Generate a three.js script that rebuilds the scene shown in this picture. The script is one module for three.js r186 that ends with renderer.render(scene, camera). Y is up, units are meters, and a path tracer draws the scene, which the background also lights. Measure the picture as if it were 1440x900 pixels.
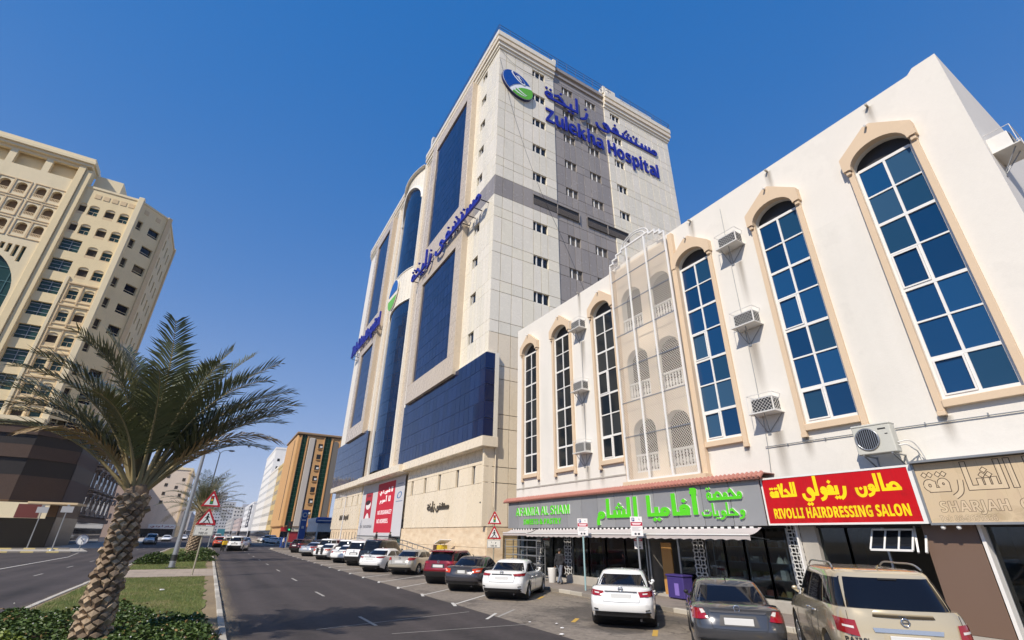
import * as THREE from 'three';
import { mergeGeometries, mergeVertices, toCreasedNormals } from 'three/addons/utils/BufferGeometryUtils.js';
import { RoundedBoxGeometry } from 'three/addons/geometries/RoundedBoxGeometry.js';
import { MarchingCubes } from 'three/addons/objects/MarchingCubes.js';
import { TextGeometry } from 'three/addons/geometries/TextGeometry.js';
import { FontLoader } from 'three/addons/loaders/FontLoader.js';
import { Brush, Evaluator, SUBTRACTION } from 'three-bvh-csg';

// ---------------------------------------------------------------- camera
const scene = new THREE.Scene();
const EYE = 2.45;                                   // held up above the crowd, about 2.45 m over the road
const camera = new THREE.PerspectiveCamera(69.2537, 1.6, 0.1, 4000);
camera.position.set(0, EYE, 0);
camera.quaternion.setFromRotationMatrix(new THREE.Matrix4().makeBasis(
  new THREE.Vector3(0.859811, 0.014627, 0.510403), new THREE.Vector3(-0.227517, 0.905851, 0.357309), new THREE.Vector3(-0.457123, -0.423344, 0.782189)));
const renderer = new THREE.WebGLRenderer({ antialias: true });
renderer.setSize(1024, 640);
renderer.toneMapping = THREE.LinearToneMapping;
renderer.toneMappingExposure = 1.04;
renderer.shadowMap.enabled = true;

// ---------------------------------------------------------------- sky: clear air, computed from height above the horizon and angle to the sun
const SUN = new THREE.Vector3(-1, 1.05, 0.53).normalize();
{
  const W = 512, H = 256, d = new Float32Array(W * H * 4), v = new THREE.Vector3();
  const zen = [0.004, 0.104, 0.375], mid = [0.035, 0.262, 0.735], hor = [0.55, 0.63, 0.78];
  for (let j = 0; j < H; j++) for (let i = 0; i < W; i++) {
    const ph = ((i + 0.5) / W - 0.5) * 2 * Math.PI, th = ((j + 0.5) / H - 0.5) * Math.PI;
    v.set(Math.cos(ph) * Math.cos(th), Math.sin(th), Math.sin(ph) * Math.cos(th));
    const y = Math.max(0, v.y), c = v.dot(SUN), a = Math.exp(-y * 4.4), b = Math.exp(-y * 1.9);
    const puff = 0.5 * Math.sin(ph * 3 + 1.3) + 0.3 * Math.sin(ph * 7 + y * 9) + 0.2 * Math.sin(ph * 13 - y * 17 + 2);
    const glow = 0.55 * Math.pow(Math.max(0, c), 6) + 0.3 * (c * 0.5 + 0.5) ** 2;
    for (let k = 0; k < 3; k++) {
      let s = zen[k] + (mid[k] - zen[k]) * b + (hor[k] - mid[k]) * a * (1 + 0.09 * puff);
      s *= 0.86 + 0.28 * (1 + c * c) * 0.5 + glow * [0.75, 0.55, 0.35][k];
      if (v.y < 0) s = [0.22, 0.2, 0.18][k];
      d[(j * W + i) * 4 + k] = s;
    }
    d[(j * W + i) * 4 + 3] = 1;
  }
  const t = new THREE.DataTexture(d, W, H, THREE.RGBAFormat, THREE.FloatType);
  t.mapping = THREE.EquirectangularReflectionMapping; t.magFilter = t.minFilter = THREE.LinearFilter; t.needsUpdate = true;
  scene.background = t; scene.environment = t;
}
// ---------------------------------------------------------------- sun
const sun = new THREE.DirectionalLight(new THREE.Color(1.0, 0.905, 0.775), 4.8);
sun.name = 'sun'; sun.position.copy(SUN).multiplyScalar(300); sun.castShadow = true;
sun.shadow.mapSize.set(4096, 4096);
Object.assign(sun.shadow.camera, { left: -120, right: 120, top: 120, bottom: -120, near: 1, far: 700 });
scene.add(sun, sun.target);

// ---------------------------------------------------------------- small tools
const rng = (s) => () => { s = (s + 0x6d2b79f5) | 0; let t = Math.imul(s ^ (s >>> 15), 1 | s); t = (t + Math.imul(t ^ (t >>> 7), 61 | t)) ^ t; return ((t ^ (t >>> 14)) >>> 0) / 4294967296; };
const R0 = rng(7), rr = (a, b, r = R0) => a + (b - a) * r();
const { PI, sin, cos, abs, min, max, sqrt, pow, hypot, floor, sign } = Math;
const V = (x, y, z) => new THREE.Vector3(x, y, z);
const clamp = (x, a, b) => min(b, max(a, x)), lerp = (a, b, t) => a + (b - a) * t, sm = (a, b, x) => { x = clamp((x - a) / (b - a), 0, 1); return x * x * (3 - 2 * x); };
const used = new Map();
function numbered(n) { const k = used.get(n) ?? 0; used.set(n, k + 1); return k ? n + '_' + String(k).padStart(3, '0') : n; }
function tag(o, label, category, group, kind) { if (label) o.userData.label = label; if (category) o.userData.category = category; if (group) o.userData.group = group; if (kind) o.userData.kind = kind; return o; }
function thing(name, label, category, pos = [0, 0, 0], turn = 0, group) {
  const o = new THREE.Group(); o.name = numbered(name); o.position.set(...pos); o.rotation.y = turn; scene.add(o); return tag(o, label, category, group);
}
function setting(name) { const o = new THREE.Group(); o.name = numbered(name); scene.add(o); o.userData.kind = 'structure'; return o; }
function grp(name, parent) { const o = new THREE.Group(); o.name = name; parent.add(o); return o; }
function copyOf(src, label, pos, turn, group) { const c = src.clone(); c.userData = { ...src.userData }; c.name = numbered(src.name.replace(/_\d{3}$/, '')); scene.add(c); if (pos) c.position.set(...pos); if (turn !== undefined) c.rotation.y = turn; if (label) c.userData.label = label; if (group) c.userData.group = group; return c; }
// uv in metres from the side each face looks to
function metric(g, s = 1) {
  if (g.index) g = g.toNonIndexed();
  const p = g.attributes.position, n = p.count, uv = new Float32Array(n * 2), a = V(), b = V(), c = V();
  for (let i = 0; i < n; i += 3) {
    a.fromBufferAttribute(p, i); b.fromBufferAttribute(p, i + 1).sub(a); c.fromBufferAttribute(p, i + 2).sub(a); b.cross(c);
    const X = abs(b.x), Y = abs(b.y), Z = abs(b.z);
    for (let k = i; k < i + 3; k++) {
      const x = p.getX(k), y = p.getY(k), z = p.getZ(k);
      uv[2 * k] = (X > Y && X > Z ? z : x) * s; uv[2 * k + 1] = (Y >= X && Y >= Z ? z : y) * s;
    }
  }
  g.setAttribute('uv', new THREE.BufferAttribute(uv, 2));
  for (const k of Object.keys(g.attributes)) if (!['position', 'normal', 'uv'].includes(k)) g.deleteAttribute(k);
  if (!g.attributes.normal) g.computeVertexNormals();
  return g;
}
function box(x0, y0, z0, x1, y1, z1) {
  const g = new THREE.BoxGeometry(abs(x1 - x0), abs(y1 - y0), abs(z1 - z0)); g.translate((x0 + x1) / 2, (y0 + y1) / 2, (z0 + z1) / 2); return metric(g);
}
function rbox(x0, y0, z0, x1, y1, z1, r = 0.03, seg = 2) {
  const g = new RoundedBoxGeometry(abs(x1 - x0), abs(y1 - y0), abs(z1 - z0), seg, r); g.translate((x0 + x1) / 2, (y0 + y1) / 2, (z0 + z1) / 2); return metric(g);
}
function bar(a, b, r, seg = 8, r2 = r) {                      // round bar between two points
  const A = V(...a), B = V(...b), L = A.distanceTo(B), g = new THREE.CylinderGeometry(r2, r, L, seg);
  g.translate(0, L / 2, 0); g.applyQuaternion(new THREE.Quaternion().setFromUnitVectors(V(0, 1, 0), B.clone().sub(A).normalize())); g.translate(...a); return metric(g);
}
function sqbar(a, b, w, t = w) {                              // square bar between two points
  const A = V(...a), B = V(...b), L = A.distanceTo(B), g = new THREE.BoxGeometry(w, L, t);
  g.translate(0, L / 2, 0); g.applyQuaternion(new THREE.Quaternion().setFromUnitVectors(V(0, 1, 0), B.clone().sub(A).normalize())); g.translate(...a); return metric(g);
}
function tube(pts, r, seg = 20, rad = 7) { return metric(new THREE.TubeGeometry(new THREE.CatmullRomCurve3(pts.map((p) => V(...p))), seg, r, rad, false)); }
function lathe(pts, seg = 20) { return metric(new THREE.LatheGeometry(pts.map((p) => new THREE.Vector2(p[0], p[1])), seg)); }
// a flat outline in the plane of a wall pushed out to a thickness; axis 'x': outline (u = z, v = y), face towards -x at x; axis 'z': outline (x, y), face towards +z at z
function prism(shape, axis, at, depth, bevel = 0, curve = 12) {
  const g = new THREE.ExtrudeGeometry(shape, { depth, bevelEnabled: bevel > 0, bevelSize: bevel, bevelThickness: bevel, bevelSegments: 2, curveSegments: curve });
  if (axis === 'x') { g.rotateY(-PI / 2); g.scale(1, 1, 1); g.translate(at + depth, 0, 0); } else g.translate(0, 0, at);
  return metric(g);
}
function poly(pts, holes = []) {
  const s = new THREE.Shape(pts.map((p) => new THREE.Vector2(p[0], p[1])));
  for (const h of holes) s.holes.push(new THREE.Path(h.map((p) => new THREE.Vector2(p[0], p[1]))));
  return s;
}
const rect = (a, b, c, d) => [[a, b], [c, b], [c, d], [a, d]];
function archPts(u0, u1, y0, ys, rise, n = 14) {              // upright opening with a curved head
  const o = [[u0, y0], [u1, y0]]; const m = (u0 + u1) / 2, h = (u1 - u0) / 2;
  for (let i = 0; i <= n; i++) { const a = PI * i / n; o.push([m + h * cos(a), ys + rise * sin(a)]); }
  return o;
}
function mesh(name, geos, mat, parent = scene, kind) {
  geos = (Array.isArray(geos) ? geos : [geos]).map((g) => (g.index ? g.toNonIndexed() : g));
  const m = new THREE.Mesh(geos.length === 1 ? geos[0] : mergeGeometries(geos), mat);
  m.name = parent === scene ? numbered(name) : name; m.castShadow = m.receiveShadow = true; if (kind) m.userData.kind = kind; parent.add(m); return m;
}
function grid(fn, nu, nv) {                                    // sheet from fn(u, v) -> [x, y, z]
  const p = [], uv = [], id = [];
  for (let j = 0; j <= nv; j++) for (let i = 0; i <= nu; i++) { const q = fn(i / nu, j / nv); p.push(...q); uv.push(i / nu, j / nv); }
  for (let j = 0; j < nv; j++) for (let i = 0; i < nu; i++) { const a = j * (nu + 1) + i, b = a + 1, c = a + nu + 1, d = c + 1; id.push(a, b, d, a, d, c); }
  const g = new THREE.BufferGeometry(); g.setAttribute('position', new THREE.Float32BufferAttribute(p, 3)); g.setAttribute('uv', new THREE.Float32BufferAttribute(uv, 2)); g.setIndex(id); g.computeVertexNormals();
  return g;
}

// ---------------------------------------------------------------- noise and textures
function valueNoise(size, cells, seed) {                       // periodic smooth noise 0..1
  const r = rng(seed), L = new Float32Array(cells * cells).map(() => r()), o = new Float32Array(size * size);
  for (let y = 0; y < size; y++) {
    const fy = y / size * cells, y0 = floor(fy), ty = fy - y0, sy = ty * ty * (3 - 2 * ty), a0 = (y0 % cells) * cells, a1 = ((y0 + 1) % cells) * cells;
    for (let x = 0; x < size; x++) {
      const fx = x / size * cells, x0 = floor(fx), tx = fx - x0, sx = tx * tx * (3 - 2 * tx), b0 = x0 % cells, b1 = (x0 + 1) % cells;
      o[y * size + x] = lerp(lerp(L[a0 + b0], L[a0 + b1], sx), lerp(L[a1 + b0], L[a1 + b1], sx), sy);
    }
  }
  return o;
}
function fbm(size, cells, oct, seed, gain = 0.5) {
  const o = new Float32Array(size * size); let w = 0, g = 1;
  for (let k = 0; k < oct && cells <= size; k++, cells *= 2, g *= gain) { const n = valueNoise(size, cells, seed + k * 17); for (let i = 0; i < o.length; i++) o[i] += n[i] * g; w += g; }
  for (let i = 0; i < o.length; i++) o[i] /= w;
  return o;
}
const enc = (l) => 255 * (l <= 0.0031308 ? l * 12.92 : 1.055 * pow(l, 1 / 2.4) - 0.055);
function texture(size, fn, metres, srgb = true) {              // fn(i, x, y) -> linear rgb or one number
  const d = new Uint8Array(size * size * 4);
  for (let y = 0; y < size; y++) for (let x = 0; x < size; x++) {
    const i = y * size + x, c = fn(i, x, y);
    for (let k = 0; k < 3; k++) { const l = clamp(c.length ? c[k] : c, 0, 1); d[4 * i + k] = srgb ? enc(l) : l * 255; }
    d[4 * i + 3] = 255;
  }
  const t = new THREE.DataTexture(d, size, size); t.wrapS = t.wrapT = THREE.RepeatWrapping; t.magFilter = THREE.LinearFilter; t.minFilter = THREE.LinearMipmapLinearFilter; t.generateMipmaps = true;
  if (srgb) t.colorSpace = THREE.SRGBColorSpace;
  t.repeat.set(1 / metres, 1 / metres); t.needsUpdate = true; return t;
}
const N = { a: fbm(512, 4, 7, 11), b: fbm(512, 8, 6, 23, 0.6), f: fbm(512, 64, 4, 37, 0.8), g: fbm(512, 16, 5, 51), L: fbm(1024, 6, 8, 71, 0.55), M: fbm(1024, 10, 6, 83), F: fbm(1024, 160, 3, 97, 0.9) };
const mul = (c, s) => [c[0] * s, c[1] * s, c[2] * s];
const mixc = (a, b, t) => [lerp(a[0], b[0], t), lerp(a[1], b[1], t), lerp(a[2], b[2], t)];
const std = (c, rough = 0.8, o = {}) => { const m = new THREE.MeshStandardMaterial({ roughness: rough, ...o }); if (Array.isArray(c)) m.color.setRGB(...c); else m.color.set(c); return m; };
const phys = (c, rough = 0.4, o = {}) => { const m = new THREE.MeshPhysicalMaterial({ roughness: rough, ...o }); if (Array.isArray(c)) m.color.setRGB(...c); else m.color.set(c); return m; };
const T = {};
T.stucco = texture(1024, (i, x, y) => { const st = N.M[((y >> 3) % 1024) * 1024 + x], pt = sm(0.56, 0.6, N.L[i]) * 0.035, s = 0.93 + 0.1 * N.L[i] - 0.28 * max(0, st - 0.56) - pt + 0.05 * (N.F[i] - 0.5); return [s, s * (0.985 + 0.015 * st), s * 0.975]; }, 14);
T.stuccoB = texture(512, (i) => 0.6 * N.f[i] + 0.4 * N.b[i], 2.2, false);
T.clad = texture(512, (i, x, y) => { const st = N.g[((y >> 3) % 512) * 512 + x], s = 0.965 + 0.07 * (N.a[i] - 0.5) + 0.02 * (N.f[i] - 0.5) - 0.3 * max(0, st - 0.6); return [s, s * 0.995, s * 0.98]; }, 6);
T.travertine = texture(1024, (i, x, y) => { const s = N.L[((y * 3) % 1024) * 1024 + x], p = N.F[i] > 0.68 ? 0.86 : 1; return mul(mixc([0.66, 0.50, 0.33], [0.84, 0.70, 0.51], clamp(s * 1.6 - 0.3, 0, 1)), p * (0.92 + 0.14 * N.M[i])); }, 5);
T.granite = texture(512, (i) => mul([0.068, 0.040, 0.027], 0.7 + 0.7 * N.f[i] * (0.6 + 0.6 * N.a[i])), 4);
T.asphalt = texture(1024, (i, x, y) => {
  const X = (x / 1024 * 22 + 12) % 22 - 12, lane = min(abs(X - 2.9), abs(X - 6.8), abs(X + 6.3), abs(X + 9.8)), tr = Math.exp(-(((lane - 0.82) / 0.28) ** 2)), oil = Math.exp(-((lane / 0.35) ** 2)) * sm(0.4, 0.7, N.M[((y >> 2) % 1024) * 1024 + x]), patch = sm(0.6, 0.615, N.L[(((y + 300) % 1024) >> 1) * 1024 + (x >> 1)]) * 0.16;
  const s = 0.86 + 0.3 * (N.L[i] - 0.5) + 0.8 * (N.F[i] - 0.5) * 0.6 + 0.2 * tr - 0.34 * oil - patch; return mul([0.058, 0.047, 0.045], max(0.3, s)); }, 22);
T.asphaltOld = texture(1024, (i, x, y) => {
  const cr = abs(N.M[i] - 0.5) < 0.006 && N.L[i] > 0.45 ? 0.55 : 1, oil = sm(0.5, 0.68, N.L[i]); return mul(mixc([0.235, 0.198, 0.158], [0.07, 0.06, 0.052], oil * 0.8), cr * (0.8 + 0.75 * (N.F[i] - 0.3))); }, 19);
T.asphaltB = texture(1024, (i) => 0.75 * N.F[i] + 0.25 * N.L[i], 22, false);
T.pave = texture(1024, (i, x, y) => { const j = (x % 64 < 2 || y % 64 < 2) ? 0.72 : 1; const s = N.L[i], d = sm(0.55, 0.75, N.M[i]); return mul(mixc([0.30, 0.25, 0.205], [0.17, 0.145, 0.125], 0.5 * s + 0.4 * d), j * (0.85 + 0.3 * N.F[i])); }, 6.4);
T.concrete = texture(512, (i) => mul([0.42, 0.39, 0.34], 0.78 + 0.4 * N.b[i] * (0.8 + 0.3 * N.f[i])), 4);
T.soil = texture(1024, (i) => mul(mixc([0.30, 0.225, 0.13], [0.17, 0.125, 0.075], N.L[i]), 0.75 + 0.5 * N.F[i]), 9);
T.grass = texture(1024, (i) => { const p = sm(0.42, 0.62, N.L[i]), q = sm(0.5, 0.75, N.M[i]); return mul(mixc(mixc([0.085, 0.115, 0.02], [0.13, 0.15, 0.03], p), [0.27, 0.21, 0.095], q * 0.75), 0.6 + 0.75 * N.F[i]); }, 11);
T.bark = texture(512, (i, x, y) => { const s = N.g[((y >> 2) * 512 + x) % 262144]; return mul(mixc([0.165, 0.125, 0.088], [0.35, 0.285, 0.21], s), 0.75 + 0.5 * N.f[i]); }, 0.7);
T.dust = texture(512, (i) => 0.35 + 0.5 * N.b[i], 3, false);
T.white = texture(512, (i) => { const s = 0.93 + 0.1 * (N.b[i] - 0.4); return [s, s * 0.995, s * 0.985]; }, 1.6);
T.terra = texture(512, (i) => mul(mixc([0.34, 0.13, 0.10], [0.48, 0.22, 0.17], N.b[i]), 0.85 + 0.3 * N.f[i]), 1.5);
const MT = {
  asphalt: std(0xffffff, 0.9, { map: T.asphalt, bumpMap: T.asphaltB, bumpScale: 0.008 }),
  asphaltOld: std(0xffffff, 0.93, { map: T.asphaltOld, bumpMap: T.asphaltB, bumpScale: 0.01 }),
  pave: std(0xffffff, 0.9, { map: T.pave, bumpMap: T.asphaltB, bumpScale: 0.004 }),
  concrete: std(0xffffff, 0.88, { map: T.concrete, bumpMap: T.stuccoB, bumpScale: 0.003 }),
  soil: std(0xffffff, 0.95, { map: T.soil, bumpMap: T.asphaltB, bumpScale: 0.03 }),
  grass: std(0xffffff, 0.95, { map: T.grass, bumpMap: T.asphaltB, bumpScale: 0.03 }),
  roadPaint: std([0.62, 0.6, 0.55], 0.8, { map: T.white }), roadPaintOld: std([0.36, 0.34, 0.31], 0.85, { map: T.clad }), yellowPaint: std([0.58, 0.36, 0.07], 0.8, { map: T.white }),
  wall: std([0.775, 0.745, 0.69], 0.85, { map: T.stucco, bumpMap: T.stuccoB, bumpScale: 0.004 }),
  trim: std([0.70, 0.545, 0.385], 0.82, { map: T.stucco, bumpMap: T.stuccoB, bumpScale: 0.003 }),
  buffWall: std([0.80, 0.69, 0.55], 0.85, { map: T.stucco, bumpMap: T.stuccoB, bumpScale: 0.004 }),
  clads: [[0.84, 0.785, 0.665], [0.87, 0.81, 0.69], [0.81, 0.76, 0.64], [0.855, 0.795, 0.65]].map((c) => std(c, 0.42, { map: T.clad, roughnessMap: T.dust })),
  clads2: [[0.82, 0.715, 0.55], [0.845, 0.74, 0.58]].map((c) => std(c, 0.5, { map: T.clad, roughnessMap: T.dust })),
  cladGrey: [[0.33, 0.30, 0.275], [0.31, 0.282, 0.262], [0.355, 0.32, 0.292]].map((c) => std(c, 0.4, { map: T.clad, roughnessMap: T.dust })),
  cladTaupe: std([0.60, 0.51, 0.40], 0.45, { map: T.clad, roughnessMap: T.dust }),
  cladWhite: std([0.85, 0.81, 0.73], 0.45, { map: T.clad }),
  joint: std([0.12, 0.11, 0.10], 0.95),
  travertine: std(0xffffff, 0.6, { map: T.travertine }),
  granite: std(0xffffff, 0.75, { map: T.granite }),
  navy: [[0.006, 0.014, 0.062], [0.008, 0.018, 0.074], [0.005, 0.012, 0.052]].map((c) => phys(c, 0.07, { specularIntensity: 1, roughnessMap: null })),
  navyLine: std([0.12, 0.15, 0.24], 0.4, { metalness: 0.4 }),
  blueGlass: [[0.006, 0.052, 0.150], [0.009, 0.066, 0.18], [0.004, 0.040, 0.118], [0.012, 0.056, 0.12], [0.03, 0.085, 0.16]].map((c, k) => phys(c, k > 2 ? 0.14 : 0.04)),
  darkGlass: phys([0.012, 0.014, 0.018], 0.06), tealGlass: phys([0.022, 0.060, 0.056], 0.16, { specularIntensity: 0.55 }), blackGlass: phys([0.006, 0.006, 0.008], 0.04),
  frameWhite: std([0.84, 0.83, 0.80], 0.4, { map: T.white }),
  metalWhite: std([0.74, 0.73, 0.70], 0.5, { map: T.white }),
  steel: std([0.42, 0.43, 0.44], 0.35, { metalness: 0.8 }), galv: std([0.33, 0.345, 0.36], 0.5, { metalness: 0.55, map: T.clad }), darkMetal: std([0.03, 0.03, 0.033], 0.5, { metalness: 0.3 }),
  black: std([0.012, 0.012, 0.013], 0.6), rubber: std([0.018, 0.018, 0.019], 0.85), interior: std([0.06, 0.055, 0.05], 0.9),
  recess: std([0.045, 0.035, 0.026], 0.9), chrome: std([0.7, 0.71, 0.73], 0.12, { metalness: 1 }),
  cream: std([0.82, 0.68, 0.42], 0.85, { map: T.stucco, bumpMap: T.stuccoB, bumpScale: 0.004 }), creamTrim: std([0.70, 0.54, 0.33], 0.85, { map: T.stucco }), creamPale: std([0.80, 0.69, 0.47], 0.85, { map: T.stucco }),
  terra: std(0xffffff, 0.85, { map: T.terra }),
};
// ---------------------------------------------------------------- lettering
const fontBold = await new FontLoader().loadAsync('fonts/droid/droid_sans_bold.typeface.json');
const fontSerif = await new FontLoader().loadAsync('fonts/droid/droid_serif_bold.typeface.json');
// joined Arabic letters as pen strokes: x runs leftwards from the right edge of a letter, y up from the baseline
const RND = (x, y, r, n = 12) => Array.from({ length: n + 1 }, (_, i) => [x + r * cos(2 * PI * i / n), y + r * sin(2 * PI * i / n)]);
const NOJOIN = 'AHRZWD';
function glyph(c, f) {
  const j = f === 'm' || f === 'f', lead = (x) => (j ? [[[0, 0], [x, 0]]] : []);
  const tooth = (w, x, d) => ({ w, s: [[[j ? 0 : x, 0], [w, 0]], [[x, 0], [x, 0.34]]], d });
  switch (c) {
    case 'A': return { w: 0.3, s: [...lead(0.16), [[0.15, 1.02], [0.15, 0]]], d: [] };
    case 'H': return { w: 0.34, s: [...lead(0.16), [[0.17, 0.86], [0.17, 0]], [[0.3, 1.2], [0.14, 1.24], [0.1, 1.12], [0.3, 1.05], [0.04, 1.01]]], d: [], thin: 2 };
    case 'L': return f === 'i' || f === 'm' ? { w: 0.36, s: [[[j ? 0 : 0.16, 0], [0.36, 0]], [[0.16, 1.02], [0.16, 0]]], d: [] }
      : { w: 0.75, s: [...lead(0.16), [[0.15, 1.02], [0.15, 0.02], [0.22, -0.24], [0.45, -0.32], [0.66, -0.2], [0.7, 0.06]]], d: [] };
    case 'M': return f === 'i' || f === 'm' ? { w: 0.5, s: [[[j ? 0 : 0.2, 0], [0.5, 0]], RND(0.24, 0.15, 0.15)], d: [] }
      : { w: 0.52, s: [...lead(0.2), RND(0.22, 0.1, 0.15), [[0.34, 0.02], [0.44, -0.12], [0.44, -0.52]]], d: [] };
    case 'S': case 'X': return { w: 0.92, s: [[[j ? 0 : 0.08, 0], [0.92, 0]], [[0.1, 0], [0.1, 0.32]], [[0.37, 0], [0.37, 0.29]], [[0.64, 0], [0.64, 0.29]]], d: c === 'X' ? [[0.24, 0.5], [0.5, 0.5], [0.37, 0.7]] : [] };
    case 'T': return f === 's' || f === 'f' ? { w: 0.95, s: [[[0.04, 0.32], [0.04, 0.1], [0.16, 0], [0.78, 0], [0.9, 0.1], [0.9, 0.34]]], d: [[0.36, 0.42], [0.58, 0.42]] } : tooth(0.4, 0.16, [[0.05, 0.56], [0.28, 0.56]]);
    case 'Y': if (f === 'i' || f === 'm') return tooth(0.4, 0.16, [[0.06, -0.26], [0.28, -0.26]]);
    // falls through: the final form with its two dots
    case 'E': return { w: 1.0, s: [[[0, 0], [0.12, 0.04], [0.2, 0.28], [0.38, 0.36], [0.5, 0.24], [0.4, 0.1], [0.2, -0.02], [0.16, -0.2], [0.34, -0.32], [0.7, -0.32], [0.92, -0.16], [0.94, 0.08]]], d: c === 'Y' ? [[0.42, -0.56], [0.66, -0.56]] : [] };
    case 'N': return f === 's' || f === 'f' ? { w: 0.78, s: [[[0.04, 0.3], [0.04, j ? 0 : 0.1], [0.06, -0.16], [0.2, -0.32], [0.42, -0.35], [0.62, -0.24], [0.7, 0], [0.7, 0.24]]], d: [[0.38, 0.16]] } : tooth(0.4, 0.16, [[0.16, 0.58]]);
    case 'F': case 'Q': return { w: 0.56, s: [[[j ? 0 : 0.1, 0], [0.56, 0]], RND(0.24, 0.24, 0.15), [[0.1, 0.2], [0.12, 0]]], d: c === 'F' ? [[0.24, 0.66]] : [[0.12, 0.66], [0.36, 0.66]] };
    case 'R': case 'Z': return { w: 0.5, s: [...lead(0.12), [[0.1, 0.36], [0.14, 0.06], [0.24, -0.18], [0.52, -0.34]]], d: c === 'Z' ? [[0.16, 0.62]] : [] };
    case 'W': return { w: 0.56, s: [...lead(0.14), RND(0.22, 0.18, 0.15), [[0.08, 0.12], [0.12, -0.12], [0.28, -0.28], [0.56, -0.34]]], d: [] };
    case 'J': case 'K': return { w: 0.8, s: [[[0.74, 0.36], [0.52, 0.5], [0.4, 0.42]], [[0.52, 0.5], [0.08, 0.04]], [[j ? 0 : 0.06, 0], [0.8, 0]]], d: c === 'K' ? [[0.34, 0.76]] : [] };
    case 'P': return { w: 1.06, s: [[[j ? 0 : 0.06, 0], [1.06, 0]], [[0.08, 0], [0.16, 0.24], [0.36, 0.4], [0.58, 0.36], [0.68, 0.2], [0.64, 0]], [[0.82, 0], [0.82, 0.26]]], d: [] };
    case 'G': return { w: 0.5, s: [...lead(0.26), RND(0.26, 0.2, 0.17), [[0.1, 0.3], [0.12, 0]]], d: [[0.14, 0.66], [0.38, 0.66]] };
    case 'V': return { w: 0.62, s: [...lead(0.3), [[0.1, 0.98], [0.32, 0.04]], [[0.2, 0], [0.36, 0.06], [0.54, 1.0]]], d: [] };
    case 'D': return { w: 0.5, s: [...lead(0.2), [[0.2, 0.5], [0.1, 0.1], [0.1, 0], [0.48, 0]]], d: [] };
  }
  return { w: 0.34, s: [], d: [] };
}
// words: letters in reading order (rightmost first); returns strokes with x growing to the right, starting at 0
function arabic(text) {
  let x = 0; const st = [], dots = [];
  const t = [...text];
  t.forEach((c, i) => {
    if (c === ' ') { x += 0.36; return; }
    const back = i > 0 && t[i - 1] !== ' ' && !(NOJOIN + 'V').includes(t[i - 1]), fwd = i < t.length - 1 && t[i + 1] !== ' ' && !(NOJOIN + 'VGE').includes(c);
    const g = glyph(c, back ? (fwd ? 'm' : 'f') : fwd ? 'i' : 's');
    for (const s of g.s) st.push(s.map(([a, b]) => [x + a, b]));
    for (const [a, b] of g.d) dots.push([x + a, b]);
    x += g.w + (fwd ? 0 : 0.07);
  });
  return { w: x, strokes: st.map((s) => s.map(([a, b]) => [x - a, b])), dots: dots.map(([a, b]) => [x - a, b]) };
}
// draws a word on a canvas: left edge at px, baseline at py, em size in pixels
function paintArabic(g, text, px, py, em, pen = 0.17, width) {
  const a = arabic(text), k = width ? width / a.w : em;
  g.lineWidth = pen * em; g.lineJoin = 'round'; g.lineCap = 'butt';
  for (const s of a.strokes) {
    g.beginPath();
    const q = s.map(([x, y]) => [px + x * k, py - y * em]);
    if (q.length === 2) { const [p0, p1] = q, L = hypot(p1[0] - p0[0], p1[1] - p0[1]) || 1, e = pen * em * 0.42; g.moveTo(p0[0] - (p1[0] - p0[0]) / L * e, p0[1] - (p1[1] - p0[1]) / L * e); g.lineTo(p1[0] + (p1[0] - p0[0]) / L * e, p1[1] + (p1[1] - p0[1]) / L * e); }
    else { g.moveTo(...q[0]); for (let i = 1; i < q.length - 1; i++) g.quadraticCurveTo(q[i][0], q[i][1], (q[i][0] + q[i + 1][0]) / 2, (q[i][1] + q[i + 1][1]) / 2); g.lineTo(...q[q.length - 1]); }
    g.stroke();
  }
  const r = pen * em * 0.62;
  for (const [x, y] of a.dots) { const X = px + x * k, Y = py - y * em; g.beginPath(); g.moveTo(X - r, Y); g.lineTo(X, Y - r); g.lineTo(X + r, Y); g.lineTo(X, Y + r); g.closePath(); g.fill(); }
  return a.w * k;
}
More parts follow.
